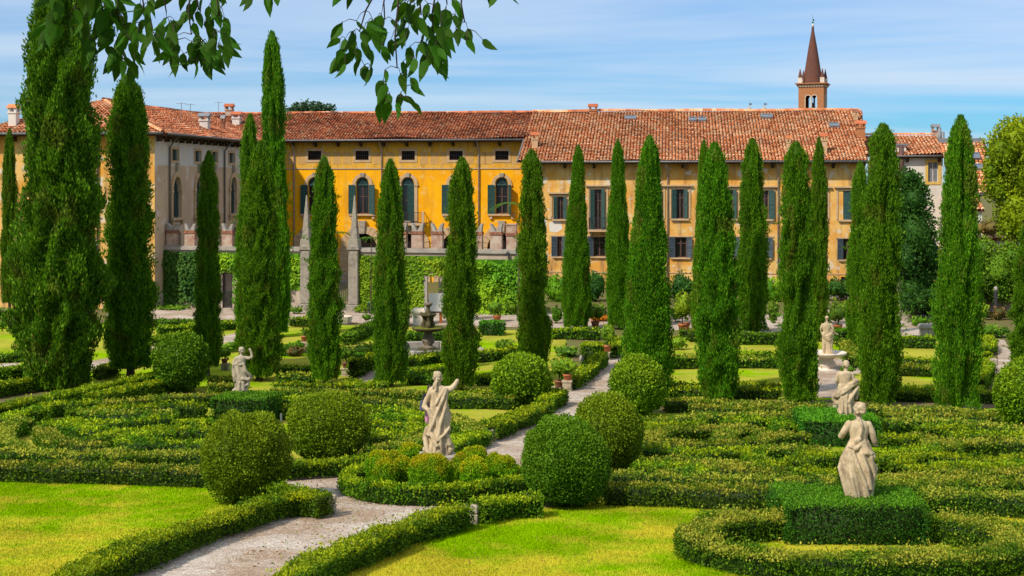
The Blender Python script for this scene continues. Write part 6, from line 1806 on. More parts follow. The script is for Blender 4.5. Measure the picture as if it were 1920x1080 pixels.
chain(bm, [(0.22, 0, 1.79), (0.305, -0.01, 1.60), (0.355, 0.0, 1.42), (0.385, 0.03, 1.34)], [0.08, 0.072, 0.062, 0.05])
cap_into(bm, (0.01, 0, 1.84), (0.025, 0.02, 1.99), 0.07, 0.062)
head_into(bm, (0.03, 0.03, 2.09), 1.25, 0.5, 0.15, seed=4)
chain(bm, [(0.02, -0.10, 1.90), (0.05, -0.145, 1.78), (0.02, -0.155, 1.62), (-0.03, -0.165, 1.50)], [0.035, 0.035, 0.032, 0.035])   # long plait
ell_into(bm, (-0.06, -0.17, 1.46), (0.07, 0.05, 0.075)); ell_into(bm, (-0.02, -0.18, 1.50), (0.05, 0.045, 0.05))
for p in ([(-0.20, -0.10, 1.34), (-0.10, -0.21, 1.30), (0.05, -0.17, 1.42)], [(0.04, -0.17, 1.42), (0.12, -0.25, 1.22), (0.30, -0.17, 1.12)], [(0.10, -0.20, 1.36), (0.22, -0.22, 1.20), (0.31, -0.08, 1.17)],
          [(-0.16, -0.20, 1.22), (-0.06, -0.29, 0.92), (0.10, -0.27, 0.52), (0.20, -0.17, 0.12)], [(-0.26, -0.15, 1.08), (-0.20, -0.25, 0.70), (-0.10, -0.22, 0.25), (-0.08, -0.20, 0.0)],
          [(0.02, -0.24, 1.20), (0.14, -0.28, 0.85), (0.22, -0.22, 0.45)], [(0.22, -0.22, 1.12), (0.31, -0.14, 0.75), (0.24, -0.12, 0.2)], [(-0.33, -0.03, 0.98), (-0.37, -0.06, 0.72), (-0.26, -0.08, 0.3), (-0.23, -0.05, 0.0)]):
    chain(bm, p, [0.046] * len(p), 8)
chain(bm, [(0.32, 0.03, 0.94), (0.37, 0.05, 0.83), (0.33, 0.08, 0.6), (0.25, 0.08, 0.36)], [0.05, 0.075, 0.07, 0.04])
for q in (-0.13, 0.16): cap_into(bm, (q, -0.12, 0.03), (q + 0.02, -0.21, 0.02), 0.05, 0.04, 8)
fuse('figure', bm, 0.014, M['statue'], st, 1)
# 2 statue on the second yew block: cloak wrapped round the hips
d2_ = 47.7; H2 = 111 * d2_ / F; s2 = H2 / 2.2
pedestal(1583, d2_, 789, 0.8, 'stone pedestal sunk in the second yew block')
st = statue_root(1585, d2_, 789, 'statue on the second yew block, seen from behind, cloak slung around its hips')
st.scale = (s2,) * 3
bm = bmesh.new()
loft_into(bm, [(0, -0.02, 0, 0.33, 0.24), (0.15, 0.0, 0, 0.28, 0.22), (0.5, 0.0, 0, 0.28, 0.23), (0.9, -0.02, 0, 0.31, 0.25), (1.15, -0.03, 0, 0.28, 0.22), (1.35, -0.03, 0, 0.22, 0.16)], 48, [(8, 0.16, 1.0, 0.1), (5, 0.08, 0.3, 0.3)])
loft_into(bm, [(1.15, -0.03, 0, 0.21, 0.16), (1.4, -0.03, 0, 0.19, 0.15), (1.6, -0.02, 0, 0.23, 0.16), (1.76, -0.02, 0, 0.26, 0.15), (1.84, -0.01, 0, 0.19, 0.11)], 32)
cap_into(bm, (0, 0, 1.8), (0.03, 0.02, 1.97), 0.085, 0.07); head_into(bm, (0.03, 0.02, 2.07), 1.28, -0.3, 0.1, seed=7)
chain(bm, [(-0.24, 0, 1.74), (-0.30, 0.03, 1.50), (-0.20, 0.16, 1.32)], [0.09, 0.08, 0.06]); chain(bm, [(0.23, 0, 1.74), (0.33, 0.02, 1.5), (0.36, 0.14, 1.36)], [0.09, 0.08, 0.06])
for p, r in (([(0.42, -0.02, 1.50), (0.22, -0.16, 1.42), (-0.05, -0.22, 1.22), (-0.30, -0.15, 1.05), (-0.42, -0.02, 0.90)], 0.085), ([(0.42, -0.04, 1.42), (0.20, -0.2, 1.32), (-0.1, -0.25, 1.10), (-0.34, -0.14, 0.92)], 0.07),
             ([(0.46, -0.02, 1.25), (0.34, -0.15, 1.15), (0.18, -0.22, 0.92), (0.08, -0.24, 0.74)], 0.075), ([(-0.42, 0, 0.95), (-0.44, 0, 0.80), (-0.34, -0.05, 0.66)], 0.08), ([(0.45, 0, 1.2), (0.46, 0.03, 1.0), (0.42, 0.05, 0.82)], 0.06),
             ([(0.08, -0.24, 0.8), (0.14, -0.24, 0.4), (0.18, -0.22, 0.02)], 0.05), ([(-0.18, -0.2, 0.9), (-0.16, -0.23, 0.4), (-0.30, -0.16, 0.03)], 0.06), ([(0.0, -0.24, 1.0), (-0.02, -0.25, 0.5), (-0.03, -0.23, 0.02)], 0.05)):
    chain(bm, p, [r] * len(p), 8)
cap_into(bm, (-0.34, -0.1, 0.05), (-0.2, -0.2, 0.04), 0.07, 0.06)
fuse('figure', bm, 0.022, M['statue'], st, 1)
# 3 middle statue: robed, right arm raised sideways
d3_ = 37.6; H3 = 152 * d3_ / F; s3 = H3 / 2.24
pedestal(823, d3_, 851, 0.92, 'square stone pedestal of the middle statue, hidden among the cushions')
st = statue_root(822, d3_, 851, 'middle statue in a long robe seen from behind, right arm raised sideways')
st.scale = (s3,) * 3
bm = bmesh.new()
loft_into(bm, [(0.0, 0.0, 0, 0.36, 0.30), (0.12, 0.0, 0, 0.33, 0.27), (0.35, 0.02, 0, 0.29, 0.24), (0.8, 0.02, 0, 0.27, 0.22), (1.15, 0.02, 0, 0.25, 0.20), (1.5, 0.02, 0, 0.21, 0.16), (1.72, 0.0, 0, 0.245, 0.16), (1.83, 0.0, 0, 0.22, 0.13), (1.9, -0.01, 0, 0.10, 0.09)], 64, [(9, 0.18, 0.4, 0.25), (6, 0.10, 1.7, 0.45)])
cap_into(bm, (-0.01, 0, 1.86), (-0.02, 0.02, 2.02), 0.07, 0.06); head_into(bm, (-0.01, 0.02, 2.11), 1.22, -0.5, 0.0, seed=9)
chain(bm, [(-0.02, -0.09, 2.04), (-0.06, -0.13, 1.92), (-0.05, -0.16, 1.78)], [0.04, 0.045, 0.035]); chain(bm, [(-0.07, -0.07, 2.03), (-0.12, -0.1, 1.92), (-0.14, -0.12, 1.84)], [0.03, 0.03, 0.025])
chain(bm, [(0.20, 0, 1.79), (0.36, -0.03, 1.80), (0.47, 0.0, 1.93), (0.52, 0.02, 2.02)], [0.085, 0.085, 0.07, 0.055])
chain(bm, [(-0.20, 0, 1.76), (-0.30, 0.03, 1.52), (-0.22, 0.18, 1.38)], [0.085, 0.075, 0.06])
for p, r in (([(-0.33, 0.02, 1.52), (-0.40, -0.02, 1.30), (-0.26, -0.10, 1.22), (-0.10, -0.19, 0.95)], 0.065), ([(-0.36, -0.02, 1.36), (-0.24, -0.12, 1.12), (-0.14, -0.2, 0.9), (-0.26, -0.18, 0.55)], 0.05),
             ([(0.22, -0.10, 1.80), (0.14, -0.18, 1.55), (-0.02, -0.21, 1.2), (-0.14, -0.21, 0.85)], 0.05), ([(0.18, -0.12, 1.82), (0.06, -0.18, 1.62), (-0.06, -0.2, 1.4)], 0.04), ([(0.24, -0.08, 1.72), (0.2, -0.18, 1.3), (0.08, -0.23, 0.9), (0.0, -0.26, 0.45)], 0.045),
             ([(0.26, 0.0, 1.25), (0.31, -0.02, 1.0), (0.27, -0.06, 0.86), (0.30, -0.05, 0.66)], 0.055), ([(-0.2, -0.2, 0.62), (0.0, -0.28, 0.42), (0.2, -0.24, 0.60), (0.29, -0.12, 0.72)], 0.045), ([(-0.22, -0.18, 0.64), (-0.1, -0.29, 0.38), (-0.02, -0.32, 0.28)], 0.05),
             ([(-0.30, -0.1, 0.72), (-0.36, -0.06, 0.5), (-0.33, -0.14, 0.28), (-0.26, -0.2, 0.05)], 0.075), ([(0.24, -0.14, 0.5), (0.32, -0.12, 0.3), (0.38, -0.05, 0.18), (0.3, -0.1, 0.06)], 0.08), ([(0.06, -0.27, 0.5), (0.1, -0.28, 0.2), (0.1, -0.28, 0.0)], 0.04), ([(-0.06, -0.28, 0.35), (-0.08, -0.28, 0.0)], 0.04)):
    chain(bm, p, [r] * len(p), 8)
for c_, r in (((-0.32, -0.05, 0.14), 0.12), ((0.32, -0.05, 0.13), 0.12), ((-0.36, 0.0, 0.42), 0.09), ((0.0, -0.2, 0.05), 0.13)): ell_into(bm, c_, (r, r, r * 0.85))
fuse('figure', bm, 0.0155, M['statue'], st, 1)
# 4 weathered statue at the left: arm bent up with a fist
d4_ = 55.0; H4 = 94 * d4_ / F; s4 = H4 / 2.2
pedestal(452, d4_, 746, 0.8, 'stone pedestal sunk in the left yew block')
st = statue_root(452, d4_, 746, 'weathered grey statue at the left with a bent raised arm and fist')
st.scale = (s4,) * 3
bm = bmesh.new()
loft_into(bm, [(0, 0.0, 0, 0.30, 0.26), (0.2, -0.02, 0, 0.29, 0.24), (0.5, 0.0, 0, 0.27, 0.22), (0.9, 0.02, 0, 0.29, 0.23), (1.2, -0.03, 0, 0.27, 0.2), (1.45, -0.06, 0, 0.24, 0.17), (1.6, -0.05, 0, 0.22, 0.15)], 48, [(6, 0.14, 1.0, 0.5), (9, 0.08, 0.3, -0.3)])
loft_into(bm, [(1.3, -0.02, 0, 0.20, 0.15), (1.6, -0.02, 0, 0.22, 0.15), (1.78, 0.0, 0, 0.23, 0.14), (1.86, 0.0, 0, 0.13, 0.1)], 32)
cap_into(bm, (0.0, 0, 1.84), (0.02, 0.02, 1.96), 0.075, 0.065); head_into(bm, (0.02, 0.02, 2.06), 1.25, 0.2, 0.0, seed=12)
chain(bm, [(0.2, 0, 1.76), (0.36, -0.02, 1.74), (0.47, 0.0, 1.78), (0.46, 0.02, 1.94), (0.41, 0.03, 2.06)], [0.085, 0.075, 0.065, 0.055, 0.045]); ell_into(bm, (0.39, 0.03, 2.11), (0.065, 0.055, 0.06)); hand_into(bm, (0.41, 0.03, 2.06), (-0.35, 0.1, 0.6), 0.8, 1.6)
chain(bm, [(-0.22, 0, 1.74), (-0.28, 0.04, 1.5), (-0.16, 0.2, 1.4)], [0.085, 0.075, 0.06])
for p, r in (([(-0.30, -0.02, 1.62), (-0.33, -0.08, 1.3), (-0.24, -0.18, 0.95), (-0.02, -0.22, 0.6)], 0.06), ([(-0.32, 0, 1.62), (-0.36, -0.04, 1.2), (-0.26, -0.15, 0.75)], 0.055), ([(-0.22, -0.12, 1.5), (0.0, -0.18, 1.46), (0.12, -0.16, 1.5)], 0.05),
             ([(0.14, -0.16, 1.5), (0.24, -0.18, 1.2), (0.42, -0.12, 1.0), (0.46, -0.05, 0.9)], 0.07), ([(0.46, -0.05, 0.92), (0.34, -0.18, 0.82), (0.12, -0.23, 0.86)], 0.075), ([(0.34, -0.17, 0.8), (0.36, -0.12, 0.6), (0.2, -0.2, 0.56)], 0.06), ([(0.14, -0.22, 0.7), (0.18, -0.2, 0.3), (0.2, -0.18, 0.0)], 0.06), ([(-0.02, -0.24, 0.7), (-0.04, -0.24, 0.0)], 0.05)):
    chain(bm, p, [r] * len(p), 8)
for c_, r in (((-0.25, -0.1, 0.3), 0.14), ((-0.2, -0.15, 0.1), 0.14), ((0.16, -0.15, 0.1), 0.14), ((0.24, -0.1, 0.35), 0.10)): ell_into(bm, c_, (r, r, r))
fuse('figure', bm, 0.024, M['statue_grey'], st, 1)
# 5 marble fountain: pedestal foot, wide basin, and the statue standing in it
gF = P(1549, 693)
FB = empty('marble_basin', gF, 0, 'pale marble fountain basin on a baluster foot, carrying a statue', 'fountain')
MB().lathe([(0.62, -0.05), (0.62, 0.05), (0.5, 0.08), (0.42, 0.12), (0.5, 0.2), (0.52, 0.3), (0.46, 0.42), (0.36, 0.52), (0.33, 0.6), (0.4, 0.66)], 28).build('baluster', M['marble'], FB, True)
MB().lathe([(0.30, 0.64), (0.75, 0.70), (1.0, 0.80), (1.06, 0.88), (1.03, 0.93), (0.96, 0.90), (0.7, 0.80), (0.2, 0.78)], 40).build('bowl', M['marble'], FB, True)
kF = gF.y / F; fyF = 671
st = statue_root(1550, gF.y, fyF, 'pale statue standing in the marble basin, bare back and cloth around the hips')
H5 = (fyF - 592) * kF; s5 = H5 / 2.3; st.scale = (s5,) * 3
bm = bmesh.new()
ell_into(bm, (0, 0, 0.06), (0.5, 0.34, 0.16)); ell_into(bm, (0.25, -0.1, 0.1), (0.18, 0.16, 0.14)); ell_into(bm, (-0.25, -0.1, 0.1), (0.2, 0.16, 0.12))
chain(bm, [(-0.12, 0, 1.15), (-0.17, -0.03, 0.7), (-0.16, -0.02, 0.25), (-0.22, -0.08, 0.16)], [0.14, 0.095, 0.065, 0.055]); chain(bm, [(0.08, 0, 1.15), (0.02, 0.02, 0.7), (0.02, 0.02, 0.25), (0.02, 0.1, 0.16)], [0.14, 0.10, 0.065, 0.055])
loft_into(bm, [(0.12, 0.14, 0.02, 0.22, 0.16), (0.5, 0.12, 0.02, 0.2, 0.16), (1.0, 0.08, 0.0, 0.25, 0.18), (1.2, 0.02, 0, 0.26, 0.19)], 40, [(9, 0.2, 0.2, 0.15)])
loft_into(bm, [(1.05, 0.0, 0, 0.25, 0.19), (1.3, 0.0, 0, 0.21, 0.15), (1.5, 0.0, 0, 0.19, 0.14), (1.72, 0.0, 0, 0.25, 0.15), (1.85, 0.0, 0, 0.23, 0.13), (1.93, 0.0, 0, 0.1, 0.09)], 32)
for p, r in (([(-0.25, -0.06, 1.34), (-0.1, -0.19, 1.2), (0.15, -0.2, 1.28), (0.27, -0.06, 1.38)], 0.075), ([(-0.22, -0.1, 1.22), (0.0, -0.22, 1.1), (0.24, -0.14, 1.24)], 0.07), ([(-0.2, -0.1, 1.12), (0.06, -0.22, 1.0), (0.25, -0.1, 1.1)], 0.06)): chain(bm, p, [r] * len(p), 8)
cap_into(bm, (0, 0, 1.88), (0.01, 0.02, 2.04), 0.07, 0.06); head_into(bm, (0.01, 0.02, 2.15), 1.05, 0.1, 0.0, curls=False, seed=3)
chain(bm, [(-0.23, 0, 1.82), (-0.31, 0.0, 1.6), (-0.28, 0.1, 1.4)], [0.075, 0.065, 0.05]); chain(bm, [(0.23, 0, 1.82), (0.33, -0.02, 1.58), (0.42, 0.0, 1.38), (0.52, 0.02, 1.3)], [0.075, 0.06, 0.05, 0.045])
hand_into(bm, (0.52, 0.02, 1.30), (0.8, 0.1, -0.2), 0.9, 0.5)
fuse('figure', bm, 0.026, M['statue'], st, 1)
bmF = PD(1552, 598, 118)
for px_, by_, wd_, hh_, lab in ((1551, 590, 0.4, 2.4, 'white garden post just behind the head of the basin statue'),):
    g = P(px_, by_); r = empty('garden_post', g, 0, lab, 'post'); MB().box(-0.16, 0.16, -0.16, 0.16, 0, 0.9).frustum(0, 0, 0.901, 1.1, 0.2, 0.2, 0.12, 0.12).build('shaft', M['marble'], r)

# ------------------------------------------------------------------ dark stone fountain
gD = P(803, 667); kD = gD.y / F
FD = empty('dark_fountain', gD, rad(10), 'tall dark mossy stone fountain with figures, in an octagonal basin', 'fountain')
z_ = lambda py: (667 - py) * kD
R8 = 2.65
mb = MB()
for k in range(8):
    a0, a1 = math.pi/8 + k*math.pi/4 + 0.006, math.pi/8 + (k+1)*math.pi/4 - 0.006
    o8 = MB()
    p = [(R8*math.cos(a0), R8*math.sin(a0)), (R8*math.cos(a1), R8*math.sin(a1)), ((R8-0.32)*math.cos(a1), (R8-0.32)*math.sin(a1)), ((R8-0.32)*math.cos(a0), (R8-0.32)*math.sin(a0))]
    v = [o8.bm.verts.new((*q, z)) for z in (-0.1, 0.55) for q in p]
    for f in ((3,2,1,0),(4,5,6,7),(0,1,5,4),(1,2,6,5),(2,3,7,6),(3,0,4,7)): o8.bm.faces.new([v[i] for i in f])
    o8.build('basin_side', M['coping'], FD, bevel=0.03)
mb.lathe([(2.45, 0.05), (2.44, 0.22)], 8).build('pool_water', M['water'], FD)
MB().box(-0.52, 0.52, -0.52, 0.52, 0.1, 0.42).build('plinth', M['fount'], FD, bevel=0.03)
MB().lathe([(0.40, 0.42), (0.40, 0.50), (0.26, 0.56), (0.24, 0.62), (0.36, 0.78), (0.37, 0.92), (0.26, 1.12), (0.22, 1.3), (0.30, 1.4)], 22).build('baluster', M['fountpale'], FD, True)
zb_ = z_(617)
MB().lathe([(0.3, zb_ - 0.16), (0.7, zb_ - 0.10), (0.90, zb_), (0.93, zb_ + 0.07), (0.88, zb_ + 0.09), (0.80, zb_ + 0.05), (0.1, zb_ + 0.03)], 30).build('wide_bowl', M['fount'], FD, False)
MB().lathe([(0.80, zb_ + 0.055), (0.79, zb_ + 0.085)], 26).build('bowl_moss', M['moss'], FD)
bm = bmesh.new()
for k in range(3):
    a = k * 2.094 + 0.5; c_, s_ = math.cos(a) * 0.24, math.sin(a) * 0.24; h0 = zb_ + 0.06
    chain(bm, [(c_*1.1, s_*1.1, h0), (c_*1.35, s_*1.35, h0 + 0.18), (c_, s_, h0 + 0.40), (c_*1.1, s_*1.1, h0 + 0.62), (c_*1.6, s_*1.6, h0 + 0.74)], [0.13, 0.13, 0.10, 0.11, 0.08], 10)
    ell_into(bm, (c_*1.75, s_*1.75, h0 + 0.78), (0.11, 0.10, 0.11)); ell_into(bm, (c_*2.1, s_*2.1, h0 + 0.74), (0.06, 0.06, 0.05))
cap_into(bm, (0, 0, zb_), (0, 0, zb_ + 0.95), 0.12, 0.14)
fuse('figures', bm, 0.028, M['fount'], FD, 1)
MB().lathe([(0.14, z_(596)), (0.40, z_(593)), (0.47, z_(588.5)), (0.43, z_(588)), (0.1, z_(588.5))], 20).build('middle_bowl', M['fount'], FD, True)
MB().lathe([(0.24, z_(588.6)), (0.20, z_(586)), (0.12, z_(582)), (0.08, z_(578)), (0.11, z_(576))], 16).build('stem', M['fount'], FD, True)
MB().lathe([(0.10, z_(576)), (0.22, z_(572)), (0.25, z_(568)), (0.20, z_(567.6)), (0.05, z_(569))], 18).build('top_cup', M['fountpale'], FD, True)
# stone edging of the flower ring around it
EDGE = ['long pale edging stone left of the fountain cypress, by the flowers', 'pale edging stone just right of the long one, left of the fountain', 'edging stone nearest the foot of the left fountain cypress', 'edging stone at the left rim of the dark fountain basin',
        'edging stone behind the others left of the dark fountain', 'long edging stone right of the right fountain cypress', 'edging stone farthest right of the dark fountain', 'edging stone right in front of the dark fountain basin', 'small pale edging stone by the path border hedge']
rg = random.Random(5)
for i, (px_, py_, w) in enumerate(((688, 659, 24), (712, 663, 22), (742, 676, 20), (757, 668, 16), (752, 660, 14), (898, 660, 26), (930, 668, 20), (772, 669, 14), (1090, 676, 8))):
    g = P(px_, py_); k = g.y / F
    bmr = bmesh.new(); bmesh.ops.create_icosphere(bmr, subdivisions=2, radius=1)
    for v in bmr.verts: v.co = Vector((v.co.x * w * k * 0.5, v.co.y * 0.3, v.co.z * 0.2 + 0.08)) * (1 + rg.uniform(-0.15, 0.15))
    me = bpy.data.meshes.new('edging_stone'); bmr.to_mesh(me); bmr.free()
    o_ = link('edging_stone', me, None, M['coping']); o_.location = g; o_.rotation_euler = (0, 0, rg.uniform(-0.3, 0.3))
    tag(o_, EDGE[i], 'stone', 'edging stones around the dark fountain')

# ------------------------------------------------------------------ pots, pedestals, trough, bin, board, posts
def pot_mesh(s=1.0):
    return [(0.26*s, 0), (0.30*s, 0.05*s), (0.40*s, 0.52*s), (0.43*s, 0.54*s), (0.455*s, 0.60*s), (0.455*s, 0.68*s), (0.42*s, 0.69*s), (0.39*s, 0.62*s), (0.05*s, 0.60*s)]
def pot(label, px, by, wpx, d=None, mat='terracotta', plant=None, pw=0, ph=0, stemh=0.5, h=None):
    g = P(px, by) if d is None else PD(px, by, d); k = g.y / F; s = wpx * k / 0.91
    r = empty('terracotta_pot', g, 0, label, 'pot', 'terracotta pots of the garden')
    MB().lathe(pot_mesh(s), 22).build('pot_body', M[mat], r, True)
    MB().lathe([(0.385*s, 0.60*s), (0.38*s, 0.64*s)], 16).build('potting_soil', M['soil'], r)
    if plant:
        mat_, lab2 = plant
        t = empty('potted_tree', g + Vector((0, 0, 0.62 * s)), 0, lab2, 'plant', 'potted citrus and shrubs')
        hh = ph * k
        rg_ = random.Random(int(px))
        mb = MB(); mb.tube([(0, 0, -0.05), (0.03, 0, hh * 0.25), (0, 0.02, hh * 0.5)], 0.035, 6, 0.025)
        for i in range(7):
            a = i * 0.9 + rg_.random(); mb.tube([(0, 0, hh * (0.22 + 0.04 * i)), (math.cos(a) * pw * k * 0.2, math.sin(a) * pw * k * 0.2, hh * (0.45 + 0.05 * i)), (math.cos(a) * pw * k * 0.38, math.sin(a) * pw * k * 0.38, hh * (0.55 + 0.05 * i))], 0.018, 5, 0.008)
        mb.build('trunk', M['bark'], t, True)
        cr = shrub(None, px, by, pw, ph, mat_, name='crown', leafmul=1.3, lobes=7, z0=hh * 0.12, dens_mul=0.55, parent=t, d=g.y)
    return r
def ped(label, px, by, wpx, hpx, mat='pedestal'):
    g = P(px, by); k = g.y / F; w, h = wpx * k, hpx * k
    r = empty('stone_pedestal', g + Vector((0, w * 0.5, 0)), rad(-8), label, 'pedestal', 'low stone pedestals for pots')
    MB().box(-w*0.5, w*0.5, -w*0.5, w*0.5, -0.1, h * 0.16).build('base', M[mat], r, bevel=0.015)
    MB().frustum(0, 0, h * 0.161, h * 0.80, w * 0.42, w * 0.42, w * 0.45, w * 0.45).build('block', M[mat], r, bevel=0.02)
    MB().box(-w*0.52, w*0.52, -w*0.52, w*0.52, h * 0.801, h).build('slab', M[mat], r, bevel=0.02)
    return g.y + w * 0.5
d = ped('weathered stone pedestal carrying the red pot beside the central path', 1064, 734, 19, 20)
pot('bright terracotta pot standing on the stone pedestal beside the central path', 1064, 715, 18, d, plant=('lemon', 'thin small citrus tree in the pot on the path pedestal'), pw=40, ph=30)
g = P(1047, 729); r = empty('stone_slab', g, 0, 'flat pale slab under the brown pot beside the central path', 'slab'); MB().box(-0.3, 0.3, -0.2, 0.4, -0.05, 0.06).build('slab', M['coping'], r)
pot('dull brown terracotta pot on a flat slab, left of the pedestal pot', 1048, 727.5, 19, P(1047, 729).y + 0.1, mat='terracotta_old', plant=('bush', 'small twiggy green bush in the brown pot'), pw=42, ph=44)
d = ped('stone pedestal of the farther orange pot at the path border', 1139, 676, 11, 16)
pot('orange pot on the farther pedestal beside the central path', 1138, 660, 17, d, plant=('lemon', 'bright yellow green lemon tree in the orange path pot'), pw=34, ph=40)
pot('low orange pot with a wide rim, half hidden by a clipped block', 1126, 664, 20, P(1130, 678).y + 2.2)
d = ped('tall stone pedestal in front of the gate cypress', 572, 662, 15, 21)
pot('orange pot on the tall pedestal beside the gate cypress', 571, 641, 15, d, plant=('bush', 'sparse twig growing in the orange pot by the gate cypress'), pw=14, ph=16)
d = ped('grey stone pedestal by the small side path, right of the gate cypress', 649, 706, 19, 15)
pot('brown pot on the grey pedestal by the small side path', 649, 691, 16, d, mat='terracotta_old', plant=('bush', 'leafy small tree in the brown pot by the side path'), pw=34, ph=32)
d = ped('stone pedestal beside the slim cypress, behind the weathered statue', 421, 695, 15, 13)
pot('reddish pot on a pedestal left of the weathered statue', 421, 683, 13, d, mat='terracotta_old', plant=('lemon', 'yellow green small bush in the pot left of the weathered statue'), pw=30, ph=22)
ped('pale square pedestal at the left foot of the huge cypress', 69, 679, 12, 17, 'marble')
pot('orange pot on the terrace right of the fountain cypress', 932, 603, 16, plant=('bush', 'light green leafy plant in the terrace pot right of the fountain'), pw=36, ph=26)
pot('dark orange pot on the terrace in front of the orange flowers', 1116, 615, 16, mat='terracotta_old', plant=('bush', 'green small tree in the pot by the orange flowers'), pw=36, ph=30)
pot('low orange terrace pot behind the ragged right cypress', 1279, 620, 17, plant=('lemon', 'bright lemon tree in the pot behind the ragged right cypress'), pw=46, ph=62)
pot('second orange terrace pot just behind the low one', 1287, 617, 16)
pot('wide orange pot right of the basin statue', 1571, 622, 18, plant=('bush', 'broad leafy bush in the wide pot right of the basin statue'), pw=56, ph=44)
pot('orange rim of a pot behind the rightmost full cypress', 1838, 624, 18)
g = P(640, 609); k = g.y / F; r = empty('stone_trough', g + Vector((0, 0.5, 0)), rad(-6), 'octagonal pale stone trough planted with yellow flowers, near the gate', 'planter')
w = 40 * k / 2
MB().lathe([(w*0.78, 0), (w*0.86, 0.1), (w*0.98, 0.48), (w, 0.55), (w*0.86, 0.55), (w*0.8, 0.44), (0.05, 0.42)], 8).build('trough_body', M['marble'], r)
t = shrub(None, 640, 609, 32, 11, 'lemon', name='flowers', parent=r, z0=0.42, lobes=6, leafmul=1.0)
g = P(697, 588); r = empty('litter_bin', g, 0, 'green litter bin by the ivy, right of the gate', 'bin')
MB().lathe([(0.20, 0), (0.23, 0.75), (0.25, 0.76), (0.25, 0.82), (0.21, 0.83), (0.19, 0.5), (0.02, 0.45)], 16).build('bin_body', M['green_plastic'], r, True); MB().tube([(-0.27, 0, 0.1), (-0.27, 0, 0.95)], 0.03, 6).build('bin_post', M['iron'], r)
g = P(818, 606); k = g.y / F
BRD = empty('notice_board', g, rad(-4), 'large white notice board on orange wooden posts behind the dark fountain', 'board')
MB().box(-14*k, 16*k, -0.03, 0.03, 22*k, 56*k).build('board_panel', M['white'], BRD, bevel=0.01)
for x in (8 * k, -13 * k): MB().box(x - 0.09, x + 0.09, 0.035, 0.2, 0, 45*k).build('board_post', M['orangewood'], BRD)
MB().box(-14*k, 16*k, -0.06, 0.032, 19*k, 21.9*k).build('board_rail', M['frame'], BRD)
def plinth(label, px, by, wpx, hpx, mat):
    g = P(px, by); k = g.y / F; w, h = wpx * k / 2, hpx * k
    r = empty('stone_plinth', g + Vector((0, 0.5, 0)), rad(-8), label, 'plinth', 'stone plinths by the terrace')
    MB().box(-w*0.82, w*0.82, -0.4, 0.4, -0.1, h * 0.66).build('shaft', M[mat], r, bevel=0.02)
    MB().box(-w*0.92, w*0.92, -0.46, 0.46, h*0.661, h*0.76).frustum(0, 0, h*0.761, h*0.9, w*1.0, 0.52, w*1.0, 0.52).frustum(0, 0, h*0.901, h, w*0.9, 0.45, w*0.8, 0.4).build('moulded_cap', M[mat], r, bevel=0.012)
plinth('pale stone plinth with a moulded cap, left behind the dark fountain', 786, 610, 26, 31, 'marble')
plinth('greyish stone plinth with a projecting cap, left of the rightmost full cypress', 1742, 637, 30, 28, 'coping')
def edge_stone(label, px, by, wpx, hpx, d=None):
    g = P(px, by); k = g.y / F; w, h = wpx * k, hpx * k
    r = empty('edge_stone', g + Vector((0, w*0.5, 0)), rad(rg.uniform(-20, 10)), label, 'stone', 'upright stones at the hedge ends')
    MB().box(-w*0.5, w*0.5, -w*0.5, w*0.5, -0.1, h * 0.52).build('lower_stone', M['stone'], r, bevel=0.03)
    MB().box(-w*0.46, w*0.52, -w*0.48, w*0.5, h * 0.525, h).build('upper_stone', M['stone'], r, bevel=0.035)
edge_stone('two stacked grey stones at the end of the left foreground hedge', 622, 966, 15, 38)
edge_stone('squared stone at the end of the right foreground hedge', 889, 984, 16, 36)
edge_stone('rough stone cube on a stub at the path border, the larger of two', 918, 829, 22, 24)
edge_stone('narrow stone post in front of the larger cube, at the path border', 909, 835, 13, 24)
edge_stone('pinkish stone block at the turn of the right gravel path', 1865, 700, 14, 27)
edge_stone('low stone seat beside the pinkish block on the right gravel path', 1878, 706, 15, 18)
edge_stone('grey stone stub at the left side of the second yew block', 1569, 768, 11, 16)
g = P(1904, 706); r = empty('green_stand', g, 0, 'small green metal stand at the right gravel path', 'stand')
for x in (-0.28, 0.28): MB().box(x - 0.03, x + 0.03, -0.03, 0.03, 0, 0.75).build('post', M['green_plastic'], r)
MB().box(-0.249, 0.249, -0.02, 0.02, 0.5, 0.72).build('plate', M['green_plastic'], r)
g = P(527, 790); r = empty('white_peg', g, 0, 'thin white plant label peg in the grass by the left yew block', 'peg'); MB().box(-0.035, 0.035, -0.012, 0.012, 0, 0.3).build('peg_blade', M['white'], r)
me = MB().lathe([(0.10, 0), (0.13, 0.1), (0.05, 0.16)], 10).build('blue_toy', plain('blue_plastic', (0.0, 0.10, 0.45), 0.4), None, True); me.location = P(1312, 642); tag(me, 'tiny bright blue object on the grass below the terrace hedge', 'object')

